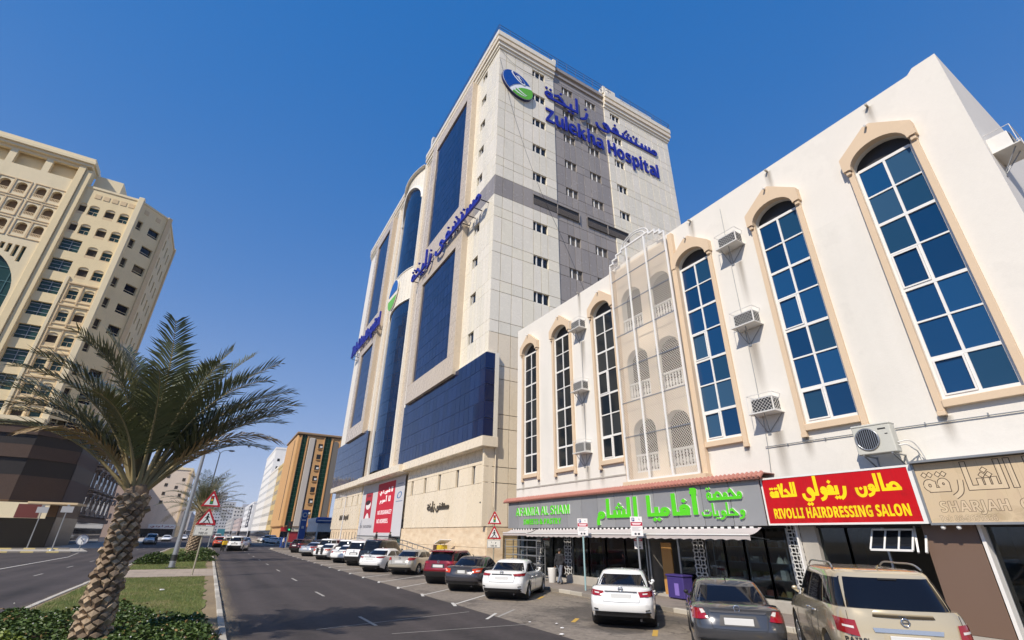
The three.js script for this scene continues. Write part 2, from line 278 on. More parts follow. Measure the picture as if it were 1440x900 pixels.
// outlines of what is painted on a canvas, as shapes in pixels with y up
function outlines(cv) {
  const w = cv.width, h = cv.height, d = cv.getContext('2d').getImageData(0, 0, w, h).data, at = (x, y) => (x < 0 || y < 0 || x >= w || y >= h ? 0 : d[(y * w + x) * 4 + 3]) - 127.5;
  const seg = new Map(), key = (p) => p[0].toFixed(3) + ',' + p[1].toFixed(3);
  for (let y = -1; y < h; y++) for (let x = -1; x < w; x++) {
    const a = at(x, y), b = at(x + 1, y), c = at(x + 1, y + 1), e = at(x, y + 1), m = (a > 0) | (b > 0) << 1 | (c > 0) << 2 | (e > 0) << 3;
    if (!m || m === 15) continue;
    const t = [x + a / (a - b), y], r = [x + 1, y + b / (b - c)], u = [x + e / (e - c), y + 1], l = [x, y + a / (a - e)];
    const add = (p, q) => seg.set(key(p), [p, q]);
    switch (m) {
      case 1: add(l, t); break; case 2: add(t, r); break; case 3: add(l, r); break; case 4: add(r, u); break; case 5: add(l, t); add(r, u); break; case 6: add(t, u); break; case 7: add(l, u); break;
      case 8: add(u, l); break; case 9: add(u, t); break; case 10: add(t, r); add(u, l); break; case 11: add(u, r); break; case 12: add(r, l); break; case 13: add(r, t); break; case 14: add(t, l); break;
    }
  }
  const loops = [];
  while (seg.size) {
    const [k0, first] = seg.entries().next().value, pts = []; let s = first; seg.delete(k0);
    for (let n = 0; n < 20000; n++) { pts.push(s[0]); const k = key(s[1]); if (!seg.has(k)) break; s = seg.get(k); seg.delete(k); }
    if (pts.length > 7) loops.push(pts);
  }
  const rdp = (p, e) => { if (p.length < 3) return p; const a = p[0], b = p[p.length - 1], L = hypot(b[0] - a[0], b[1] - a[1]) || 1e-6; let im = 0, dm = 0; for (let i = 1; i < p.length - 1; i++) { const q = L < 1e-3 ? hypot(p[i][0] - a[0], p[i][1] - a[1]) : abs((b[0] - a[0]) * (a[1] - p[i][1]) - (a[0] - p[i][0]) * (b[1] - a[1])) / L; if (q > dm) { dm = q; im = i; } } return dm > e ? [...rdp(p.slice(0, im + 1), e).slice(0, -1), ...rdp(p.slice(im), e)] : [a, b]; };
  const area = (p) => p.reduce((s, q, i) => { const n = p[(i + 1) % p.length]; return s + q[0] * n[1] - n[0] * q[1]; }, 0) / 2;
  const L = loops.map((p) => { const s = rdp([...p, p[0]], 0.5).slice(0, -1).map(([x, y]) => [x, h - y]); return { p: s, A: area(s) }; }).filter((l) => l.p.length > 2 && abs(l.A) > 3);
  const inside = (p, q) => { let c = false; for (let i = 0, j = q.length - 1; i < q.length; j = i++) if ((q[i][1] > p[1]) !== (q[j][1] > p[1]) && p[0] < (q[j][0] - q[i][0]) * (p[1] - q[i][1]) / (q[j][1] - q[i][1]) + q[i][0]) c = !c; return c; };
  const big = L.filter((l) => l.A * (L.reduce((m, q) => (abs(q.A) > abs(m.A) ? q : m), L[0]).A) > 0), holes = L.filter((l) => !big.includes(l));
  return big.map((o) => ({ outer: o.p, holes: holes.filter((q) => inside(q.p[0], o.p) ).map((q) => q.p) }));
}
// raised Arabic lettering: one part for every joined run or dot; (u, v) -> world is given by place(u, v)
function arabicShapes(text, width, height, pen = 0.19) {
  const em = 56, a = arabic(text), cv = document.createElement('canvas'); cv.width = Math.ceil(a.w * em + 40); cv.height = Math.ceil(2.1 * em);
  const g = cv.getContext('2d'); g.fillStyle = g.strokeStyle = '#fff';
  paintArabic(g, text, 20, 1.42 * em, em, pen);
  const sh = outlines(cv); let x0 = 1e9, x1 = -1e9, y0 = 1e9, y1 = -1e9;
  for (const s of sh) for (const [x, y] of s.outer) { x0 = min(x0, x); x1 = max(x1, x); y0 = min(y0, y); y1 = max(y1, y); }
  const f = ([x, y]) => [(x - x0) / (x1 - x0) * width, (y - y0) / (y1 - y0) * height];
  return sh.map((s) => poly(s.outer.map(f), s.holes.map((q) => q.map(f))));
}
// letters on a wall. face 'x': wall looks to -x, text runs from high z (left as seen) ... to low z is leftwards; so the left end has the smaller z
function letters(parent, shapes, mat, face, at, depth, u0, v0, name = 'letter', side) {
  for (const s of shapes) {
    const g = new THREE.ExtrudeGeometry(s, { depth, bevelEnabled: false, curveSegments: 6 });
    if (face === 'x') { g.rotateY(-PI / 2); g.translate(at, v0, u0); } else g.translate(u0, v0, at);
    mesh(name, metric(g), mat, parent);
  }
}
function latin(parent, text, font, mat, face, at, depth, u0, v0, width, height, name = 'letter') {
  const gs = []; let x = 0; const space = 0.3;
  for (const ch of text) {
    if (ch === ' ') { x += space; continue; }
    const g = new TextGeometry(ch, { font, size: 1, depth: 1, curveSegments: 4, bevelEnabled: false }); g.computeBoundingBox();
    const b = g.boundingBox; g.translate(x - b.min.x, 0, 0); x += b.max.x - b.min.x + 0.11; gs.push(g);
  }
  let hh = 0; for (const g of gs) { g.computeBoundingBox(); hh = max(hh, g.boundingBox.max.y); }
  const kx = width / (x - 0.11), ky = height / hh;
  for (const g of gs) {
    g.scale(kx, ky, depth);
    if (face === 'x') { g.rotateY(-PI / 2); g.translate(at, v0, u0); } else g.translate(u0, v0, at);
    mesh(name, metric(g), mat, parent);
  }
}
function canvasTex(w, h, draw) {
  const c = document.createElement('canvas'); c.width = w; c.height = h; draw(c.getContext('2d'), w, h);
  const t = new THREE.CanvasTexture(c); t.colorSpace = THREE.SRGBColorSpace; return t;
}
// a printed sheet: front face carries the print; face 'x' looks to -x with its left edge at low z... drawn left to right as seen from the street
function printed(name, parent, tex, face, at, u0, v0, u1, v1, t = 0.02, rough = 0.5) {
  const m = std(0xffffff, rough, { map: tex });
  const g = new THREE.PlaneGeometry(abs(u1 - u0), v1 - v0);
  if (face === 'x') { g.rotateY(-PI / 2); g.translate(at, (v0 + v1) / 2, (u0 + u1) / 2); } else g.translate((u0 + u1) / 2, (v0 + v1) / 2, at);
  return mesh(name, g, m, parent);
}
// ---------------------------------------------------------------- ground, roads, kerbs
function sheet(name, x0, z0, x1, z1, y, mat, parent) {
  const g = new THREE.PlaneGeometry(abs(x1 - x0), abs(z1 - z0)); g.rotateX(-PI / 2); g.translate((x0 + x1) / 2, y, (z0 + z1) / 2);
  const m = mesh(name, metric(g), mat, parent ?? scene); if (!parent) m.userData.kind = 'structure'; return m;
}
sheet('ground', -2500, 400, 2500, -2600, -0.03, MT.soil);
sheet('road', -90, 40, 8.95, -1200, 0, MT.asphalt);
sheet('side_road', 8.95, -95.5, 120, -121, 0, MT.asphalt);
sheet('parking_lane', 8.95, 40, 15.4, -95.5, 0, MT.asphaltOld);
sheet('parking_lane', 8.95, -121, 15.4, -1200, 0, MT.asphaltOld);
{ // painted lines
  const W = [], O = [], Y = [], L = (o, x0, z0, x1, z1, w) => { const d = hypot(x1 - x0, z1 - z0), nx = -(z1 - z0) / d * w / 2, nz = (x1 - x0) / d * w / 2, y = 0.005; const g = new THREE.BufferGeometry(); g.setAttribute('position', new THREE.Float32BufferAttribute([x0 + nx, y, z0 + nz, x1 + nx, y, z1 + nz, x1 - nx, y, z1 - nz, x0 + nx, y, z0 + nz, x1 - nx, y, z1 - nz, x0 - nx, y, z0 - nz], 3)); g.computeVertexNormals(); o.push(metric(g)); };
  const r = rng(5);
  for (let k = 0; k < 23; k++) {
    const z = -5.64 - 3.435 * k, near = k <= 3, c = 0.743, s = -0.669;
    if (z < -91) break;
    if (!near) { L(W, 8.9, z, 8.9 + c * 5.6, z + s * 5.6, 0.1); L(W, 8.75, z + 0.45, 9.05, z - 0.5, 0.13); }
    else {
      if (k === 3) { L(O, 8.95, z, 8.95 + c * 1.9, z + s * 1.9, 0.1); L(W, 8.4, z + 0.25, 9.3, z - 0.75, 0.1); }
      for (let q = k === 3 ? 4.2 : 0.3 + r() * 0.6; q < 6.4; q += 0.62 + r() * 0.5) { const e = min(6.4, q + 0.35 + r() * 0.75); if (r() < 0.6) L(r() < 0.7 ? Y : O, 8.95 + c * q, z + s * q, 8.95 + c * e, z + s * e, 0.1 + 0.05 * r()); q = e; }
    }
  }
  for (let z = -8; z > -90; z -= 8) L(O, 4.87, z, 4.85, z - 1.9, 0.11);
  for (let z = -16; z > -300; z -= 8) L(O, -8.1, z, -8.1, z - 1.9, 0.11);
  L(W, -11.45, -30, -11.35, -66, 0.14); L(O, -11.35, -66, -12.6, -78, 0.12);
  for (let z = -122; z > -420; z -= 9) L(O, 4.8, z, 4.8, z - 2, 0.12);
  L(O, 3.2, -16.1, 8.6, -17.4, 0.05); L(O, 4.9, -14.6, 9.2, -14.3, 0.045); L(O, 1.0, -53, 8.8, -53.4, 0.05);
  for (let x = 1.4; x < 8.4; x += 1.2) L(O, x, -94.2, x + 0.6, -94.2, 0.5);
  const p = setting('road_marking');
  mesh('white_line', W, MT.roadPaint, p); mesh('faded_line', O, MT.roadPaintOld, p); mesh('yellow_line', Y, MT.yellowPaint, p);
}
{ // wind blown sand lying along the kerbs
  const sd = setting('kerb_sand'), at = texture(256, (i, x, y) => { const u = x / 255, w = N.L[((y * 4) % 1024) * 1024 + x * 2], f = N.F[((y * 4) % 1024) * 1024 + x * 4]; return clamp((1 - u) ** 1.6 * (0.35 + 1.1 * w) - 0.3 * f, 0, 1) * 0.85; }, 1, false); at.repeat.set(1, 1); const m = std([0.36, 0.29, 0.20], 0.95, { alphaMap: at, transparent: true });
  const strip = (x0, x1, z0, z1) => { const g = new THREE.BufferGeometry(), y = 0.007, n = abs(z1 - z0) / 7; g.setAttribute('position', new THREE.Float32BufferAttribute([x0, y, z0, x1, y, z0, x1, y, z1, x0, y, z0, x1, y, z1, x0, y, z1], 3)); g.setAttribute('uv', new THREE.Float32BufferAttribute([0, 0, 1, 0, 1, n, 0, 0, 1, n, 0, n], 2)); g.computeVertexNormals(); mesh('sand_drift', g, m, sd); };
  strip(0.96, 1.75, -4, -93); strip(15.39, 13.9, 2, -92); strip(-4.66, -5.3, -8, -93);
}
const kerbTones = [std([0.43, 0.40, 0.34], 0.9, { map: T.clad, bumpMap: T.stuccoB, bumpScale: 0.004 }), std([0.52, 0.49, 0.43], 0.9, { map: T.clad, bumpMap: T.stuccoB, bumpScale: 0.004 }), std([0.35, 0.325, 0.28], 0.9, { map: T.clad, bumpMap: T.stuccoB, bumpScale: 0.004 })];
const kerbWhite = std([0.50, 0.465, 0.40], 0.85, { map: T.stucco }), kerbBlack = std([0.24, 0.215, 0.185], 0.85, { map: T.stucco }), kerbYellow = std([0.62, 0.50, 0.22], 0.85, { map: T.stucco });
function kerbRow(parent, x, w, zNear, zFar, zPieces, h, mats, r) {
  const rest = mats.map(() => []); let k = 0;
  for (let z = zNear; z > zFar; z -= 0.9, k++) {
    const i = typeof mats.pick === 'function' ? mats.pick(k, r) : floor(r() * mats.length), j = (r() - 0.5) * 0.012;
    const g = rbox(x + j, -0.05, z - 0.893, x + w + j, h + (r() - 0.5) * 0.012, z, 0.025, 1);
    if (z > zPieces) mesh('kerb_stone', g, mats[i], parent); else rest[i].push(g);
  }
  rest.forEach((g, i) => g.length && mesh('far_kerb', g, mats[i], parent, 'stuff'));
}
const medianKerb = setting('median_kerb');
kerbRow(medianKerb, 0.78, 0.17, -5, -93, -58, 0.14, kerbTones, rng(3));
{ const m = [kerbTones[1], kerbWhite]; kerbRow(medianKerb, -4.65, 0.17, -8, -93, -58, 0.14, m, rng(4)); }
{ // rounded nose at the crossing
  const g = []; for (let k = 0; k < 12; k++) { const a = PI * k / 12, b = PI * (k + 1) / 12, c = (t) => [-1.85 + 2.72 * cos(t), -93 - 1.6 * sin(t)]; const [x0, z0] = c(a), [x1, z1] = c(b); g.push(sqbar([x0, 0.05, z0], [x1, 0.05, z1], 0.17, 0.17)); }
  mesh('nose_kerb', g, kerbTones[1], medianKerb);
}
sheet('median_soil', -4.5, -5, 0.8, -93.6, 0.105, MT.soil);
sheet('median_path', -4.48, -35.6, 0.78, -42.2, 0.118, std([1.4, 1.36, 1.28], 0.9, { map: T.pave, bumpMap: T.asphaltB, bumpScale: 0.003 }));
const pavementKerb = setting('pavement_kerb');
{ const m = [kerbWhite, kerbBlack, kerbTones[0]]; m.pick = (k, r) => (r() < 0.15 ? 2 : (k >> 1) & 1); kerbRow(pavementKerb, 15.4, 0.16, 2, -92.4, -48, 0.15, m, rng(8)); }
sheet('pavement', 15.5, 10, 19.2, -93.2, 0.14, MT.pave);
sheet('alley_paving', 19.2, -30.6, 60, -36.2, 0.13, MT.concrete);
{ // pavement corner that runs out into the side road, and the far pavement
  const p = setting('corner_pavement');
  mesh('corner_slab', [box(9.6, -0.05, -95.4, 15.4, 0.13, -92.5), box(15.4, -0.05, -95.4, 60, 0.13, -93.2)], MT.pave, p);
  mesh('corner_kerb', [rbox(9.4, -0.05, -95.6, 60, 0.14, -95.4, 0.02, 1), rbox(9.4, -0.05, -95.4, 9.6, 0.14, -92.5, 0.02, 1)], kerbWhite, p);
  mesh('far_slab', box(12.5, -0.05, -700, 19, 0.13, -121), MT.pave, p); mesh('far_kerb', rbox(12.3, -0.05, -700, 12.5, 0.14, -120.8, 0.02, 1), kerbWhite, p);
}
{ // island and pavement in front of the corner hotel
  const p = setting('hotel_pavement');
  mesh('island_slab', prismY([[-11.9, -78.4], [-14, -77.4], [-60, -79.2], [-60, -90], [-23.5, -90], [-19.6, -94], [-19.6, -700], [-12.0, -700], [-12, -96], [-14.5, -90.5]], 0.13), MT.concrete, p);
  let k = 0; for (let x = -13.2; x > -58; x -= 1.1, k++) { const z = -77.45 - (abs(x) - 14) * 0.039; mesh('kerb_block', rbox(x - 1.09, 0, z - 0.1, x, 0.17, z + 0.16, 0.02, 1), k % 2 ? kerbYellow : kerbBlack, p); }
  k = 0; for (let x = -15; x > -40; x -= 1.1, k++) mesh('kerb_block', rbox(x - 1.09, 0.1, -86.3, x, 0.28, -86.05, 0.02, 1), k % 2 ? kerbYellow : kerbBlack, p);
  k = 0; for (let z = -96; z > -150; z -= 1.1, k++) mesh('kerb_block', rbox(-12.1, 0, z - 1.09, -11.85, 0.16, z, 0.02, 1), k % 2 ? kerbYellow : kerbBlack, p);
}
function prismY(pts, h, y0 = -0.05) { const g = new THREE.ExtrudeGeometry(poly(pts.map(([x, z]) => [x, -z])), { depth: h - y0, bevelEnabled: false }); g.rotateX(-PI / 2); g.translate(0, y0, 0); return metric(g); }
// ---------------------------------------------------------------- white apartment building on the right
const WB = thing('apartment_building', 'long white three storey building with tall arched blue windows above a row of shops', 'building');
const WINDOWS = [-4.35, -8.52, -13.02, -20.15, -24.57, -28.65], BALC = [-17.6, -15.45], FLOORS = [[13.35, 15.5, 0.66], [9.4, 11.55, 0.66], [5.55, 7.6, 0.66]];
{
  const holes = WINDOWS.map((z) => archPts(z - 0.93, z + 0.93, 6.42, 15.55, 0.74));
  const wallShape = poly([[-30.6, 4.55], [-1.86, 4.55], [-1.86, 18.42], [-2.55, 18.42], [-2.75, 18.24], [-14.2, 18.16], [-18.8, 18.12], [-19.4, 17.95], [-30.6, 18.1]], [...holes, ...BALC.flatMap((z) => FLOORS.map(([a, b, c]) => archPts(z - 0.78, z + 0.78, a, b, c)))]);
  mesh('wall', [prism(wallShape, 'x', 18.5, 0.4)], MT.wall, WB);
  mesh('side_wall', [box(18.9, 0, -2.26, 46, 18.42, -1.86), box(18.5, 0, -1.862, 18.9, 4.55, -2.26)], MT.wall, WB);
  mesh('rear_wall', [box(18.9, 0, -30.6, 46, 18.1, -30.2), box(45.6, 0, -30.2, 46, 18.1, -2.26)], MT.wall, WB);
  mesh('roof', box(18.9, 17.2, -30.2, 45.6, 17.5, -2.26), MT.concrete, WB);
  mesh('soffit', box(18.5, 4.45, -30.2, 45.6, 4.55, -2.26), MT.concrete, WB);
  for (const z of [-4.13, -8.34, -12.74, -22.4]) mesh('spout', [box(18.3, 17.98, z - 0.035, 18.5, 18.05, z + 0.035)], MT.concrete, WB);
  // tall windows
  const ys = [6.52, 7.78, 9.05, 10.26, 11.71, 12.97, 14.22, 15.47];
  WINDOWS.forEach((z, wi) => {
    const w = grp('window', WB), glass = wi < 3 ? MT.blueGlass : [phys([0.012, 0.018, 0.026], 0.06), phys([0.014, 0.02, 0.03], 0.06), phys([0.010, 0.014, 0.02], 0.06), phys([0.03, 0.035, 0.04], 0.14)], r = rng(40 + wi);
    const F = [box(18.55, 6.44, z - 0.925, 18.64, 15.5, z - 0.835), box(18.55, 6.44, z + 0.835, 18.64, 15.5, z + 0.925), box(18.552, 6.53, z - 0.04, 18.638, 15.46, z + 0.04)];
    ys.forEach((y, k) => { const t = k === 0 || k === 7 ? 0.06 : k % 2 ? 0.055 : 0.03; F.push(box(18.548, y - t, z - 0.835, 18.642, y + t, z + 0.835)); });
    if (wi < 4) for (const k of [0, 3]) { const y0 = ys[k] + 0.06, y1 = ys[k + 1] - 0.055, a = z - 0.83, b = z - 0.045; F.push(box(18.52, y0, a, 18.55, y1, a + 0.05), box(18.52, y0, b - 0.05, 18.55, y1, b), box(18.52, y1 - 0.06, a + 0.05, 18.55, y1, b - 0.05), box(18.52, y0, a + 0.05, 18.55, y0 + 0.05, b - 0.05)); }
    mesh('frame', F, MT.frameWhite, w);
    for (let k = 0; k < 7; k++) for (const s of [-1, 1]) {
      const g = box(18.59, ys[k], min(z, z + s * 0.86), 18.602, ys[k + 1], max(z, z + s * 0.86)); g.translate(-18.59, -ys[k], -z); g.rotateZ((r() - 0.5) * 0.016); g.rotateY((r() - 0.5) * 0.016); g.translate(18.59, ys[k], z);
      mesh('pane', g, glass[floor(r() * glass.length)], w);
    }
    mesh('lunette', prism(poly(archPts(z - 0.93, z + 0.93, 15.45, 15.56, 0.72)), 'x', 18.72, 0.05), MT.darkMetal, w);
    mesh('surround', [rbox(18.37, 6.12, z - 1.13, 18.5, 15.56, z - 0.93, 0.015, 1), rbox(18.37, 6.12, z + 0.93, 18.5, 15.56, z + 1.13, 0.015, 1)], MT.trim, w);
    mesh('sill', [rbox(18.33, 6.2, z - 0.93, 18.52, 6.44, z + 0.93, 0.02, 1), rbox(18.35, 5.98, z - 1.15, 18.5, 6.12, z - 0.93, 0.015, 1), rbox(18.35, 5.98, z + 0.93, 18.5, 6.12, z + 1.15, 0.015, 1)], MT.trim, w);
    const arc = []; for (let i = 0; i <= 14; i++) { const a = PI * i / 14; arc.push([z - 0.93 * cos(a), 15.56 + 0.72 * sin(a)]); }
    mesh('hood', [prism(poly([[z + 1.2, 15.6], [z + 1.2, 16.2], [z + 0.12, 17.06], [z - 0.12, 17.06], [z - 1.2, 16.2], [z - 1.2, 15.6], [z - 1.0, 15.6], ...arc, [z + 1.0, 15.6]]), 'x', 18.22, 0.28, 0), ...[-1, 1].flatMap((s) => [rbox(18.28, 15.42, z + s * 1.06 - 0.09, 18.5, 15.6, z + s * 1.06 + 0.09, 0.03, 1)])], MT.trim, w);
    mesh('rain_spout', bar([18.22, 16.98, z], [18.05, 16.93, z], 0.045, 8), MT.frameWhite, w);
  });
  // lattice screen in front of the stair balconies
  const sc = grp('screen_bay', WB), zc = -16.48, X = 18.12;
  for (const z of BALC) for (const [a, b, c] of FLOORS) {
    mesh('balustrade', [box(18.5, a + 0.8, z - 0.78, 18.62, a + 0.9, z + 0.78), box(18.5, a, z - 0.78, 18.62, a + 0.08, z + 0.78), ...Array.from({ length: 8 }, (_, i) => { const g = lathe([[0.03, 0], [0.06, 0.12], [0.07, 0.26], [0.03, 0.45], [0.05, 0.62], [0.035, 0.72]], 8); g.translate(18.56, a + 0.08, z - 0.68 + i * 0.195); return g; })], MT.frameWhite, sc);
  }
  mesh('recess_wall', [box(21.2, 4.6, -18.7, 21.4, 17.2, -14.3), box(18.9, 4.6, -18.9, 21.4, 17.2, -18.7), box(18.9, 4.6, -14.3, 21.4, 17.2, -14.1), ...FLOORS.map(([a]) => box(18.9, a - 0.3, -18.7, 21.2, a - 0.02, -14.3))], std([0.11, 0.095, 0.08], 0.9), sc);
  mesh('backing', [poly(rect(-18.72, 5.1, -14.24, 17.9), BALC.flatMap((z) => FLOORS.map(([a, b, c]) => archPts(z - 0.79, z + 0.79, a - 0.01, b, c))))].map((s) => prism(s, 'x', 18.47, 0.03)), MT.buffWall, sc);
  mesh('pilaster', [rbox(18.26, 5.1, -19.02, 18.5, 17.9, -18.74, 0.02, 1), rbox(18.26, 5.1, -14.22, 18.5, 17.9, -13.94, 0.02, 1), rbox(18.0, 4.86, -19.05, 18.5, 5.1, -13.9, 0.02, 1)], MT.trim, sc);
  const top = (z) => { const d = abs(z - zc); return d < 1.15 ? 18.78 + 0.66 * sqrt(max(0, 1 - (d / 1.15) ** 2)) * 0 : d < 1.6 ? 18.62 : d < 1.95 ? 18.4 : 18.16; };
  const F = [-18.72, -17.22, -15.74, -14.26].map((z) => box(X - 0.05, 5.12, z - 0.05, X + 0.02, top(z) - 0.03, z + 0.05));
  for (const [a, b, y] of [[-2.24, -1.95, 18.16], [1.95, 2.24, 18.16], [-1.95, -1.6, 18.4], [1.6, 1.95, 18.4], [-1.6, -1.15, 18.62], [1.15, 1.6, 18.62], [-1.15, 1.15, 18.78], [-2.24, 2.24, 5.14]]) F.push(box(X - 0.06, y - 0.05, zc + a, X + 0.03, y + 0.05, zc + b));
  for (const [d, a, b] of [[1.95, 18.16, 18.4], [1.6, 18.4, 18.62], [1.15, 18.62, 18.78]]) for (const s of [-1, 1]) F.push(box(X - 0.062, a - 0.05, zc + s * d - 0.04, X + 0.032, b + 0.05, zc + s * d + 0.04));
  for (const R of [1.12, 0.86]) F.push(tube(Array.from({ length: 13 }, (_, i) => [X, 18.8 + R * 0.55 * sin(PI * i / 12), zc + R * cos(PI * i / 12)]), 0.04, 26, 6));
  mesh('screen_frame', F, MT.frameWhite, sc);
  mesh('cross_rod', [16.9, 15.1, 13.2, 11.2, 9.2, 7.35].map((y) => box(X - 0.03, y - 0.022, -18.68, X, y + 0.022, -14.3)), MT.steel, sc);
  const Lt = [], y0 = 5.18, y1 = 18.14, z0 = -18.68, z1 = -14.3, st = 0.14;
  for (const s of [1, -1]) for (let c = -20; c < 20; c += st) {
    // line y - ym = s * (z - zm) + c, clipped to the panel
    const zm = (z0 + z1) / 2, ym = (y0 + y1) / 2; let a = z0, b = z1; const ya = ym + s * (a - zm) + c, yb = ym + s * (b - zm) + c;
    const lo = min(ya, yb), hi = max(ya, yb); if (hi <= y0 || lo >= y1) continue;
    const cl = (y) => zm + (y - ym - c) / s; if (s > 0) { if (ya < y0) a = cl(y0); if (yb > y1) b = cl(y1); } else { if (ya > y1) a = cl(y1); if (yb < y0) b = cl(y0); }
    if (b - a > 0.05) Lt.push(sqbar([X + (s > 0 ? 0.0 : 0.012), ym + s * (a - zm) + c, a], [X + (s > 0 ? 0.0 : 0.012), ym + s * (b - zm) + c, b], 0.01, 0.0165));
  }
  mesh('lattice', Lt, std([0.80, 0.74, 0.65], 0.5), sc, 'stuff');
  // run-off stains below sills, coolers and spouts
  const stainTex = [0, 1, 2].map((k) => { const t = texture(128, (i, x, y) => { const u = x / 127, v = y / 127, w = N.a[(k * 90 + (y >> 4)) * 512 + x * 2]; return clamp(pow(v, 1.3) * sin(PI * u) ** 1.5 * (0.3 + 1.6 * max(0, w - 0.35)), 0, 1) * 0.8; }, 1, false); t.wrapS = t.wrapT = THREE.ClampToEdgeWrapping; return t; });
  const stainM = stainTex.map((t) => std([0.30, 0.255, 0.205], 0.95, { alphaMap: t, transparent: true })), rs = rng(611);
  const stain = (z, yTop, w, h) => { const g = new THREE.PlaneGeometry(w, h); g.rotateY(-PI / 2); g.translate(18.496, yTop - h / 2, z); mesh('stain', g, stainM[floor(rs() * 3)], WB); };
  for (const z of WINDOWS) for (const d of [-1.02, 1.02]) stain(z + d, 5.98, 0.4 + 0.2 * rs(), 0.5 + 0.6 * rs());
  for (const [z, y] of [[-10.6, 14.3], [-10.8, 10.2], [-10.6, 6.4], [-22.3, 14.3], [-22.5, 10.1], [-22.4, 6.3]]) stain(z, y, 0.5 + 0.3 * rs(), 1.6 + 1.4 * rs());
  for (const z of [-4.13, -8.34, -12.74, -22.4]) stain(z, 17.98, 0.35 + 0.5 * rs(), 1.2 + 1.8 * rs());
  // pipes on the wall
  mesh('conduit', [tube([[18.45, 5.86, -11.2], [18.45, 5.84, -8], [18.45, 5.79, -3.5], [18.45, 5.78, -1.9]], 0.017, 30), ...[-10.3, -8.9, -5.9, -4.4, -3.0].map((z) => box(18.44, 5.79, z - 0.012, 18.5, 5.88, z + 0.012)), tube([[18.46, 17.6, -10.95], [18.46, 14, -11.0], [18.46, 9, -11.02], [18.46, 6, -11.1], [18.46, 4.9, -11.2]], 0.013, 40), tube([[18.46, 15, -22.35], [18.46, 11, -22.4], [18.46, 6.0, -22.45]], 0.014, 30)], MT.galv, WB);
  mesh('string_course', box(18.47, 5.52, -30.6, 18.5, 5.6, -19.05), MT.concrete, WB);
}
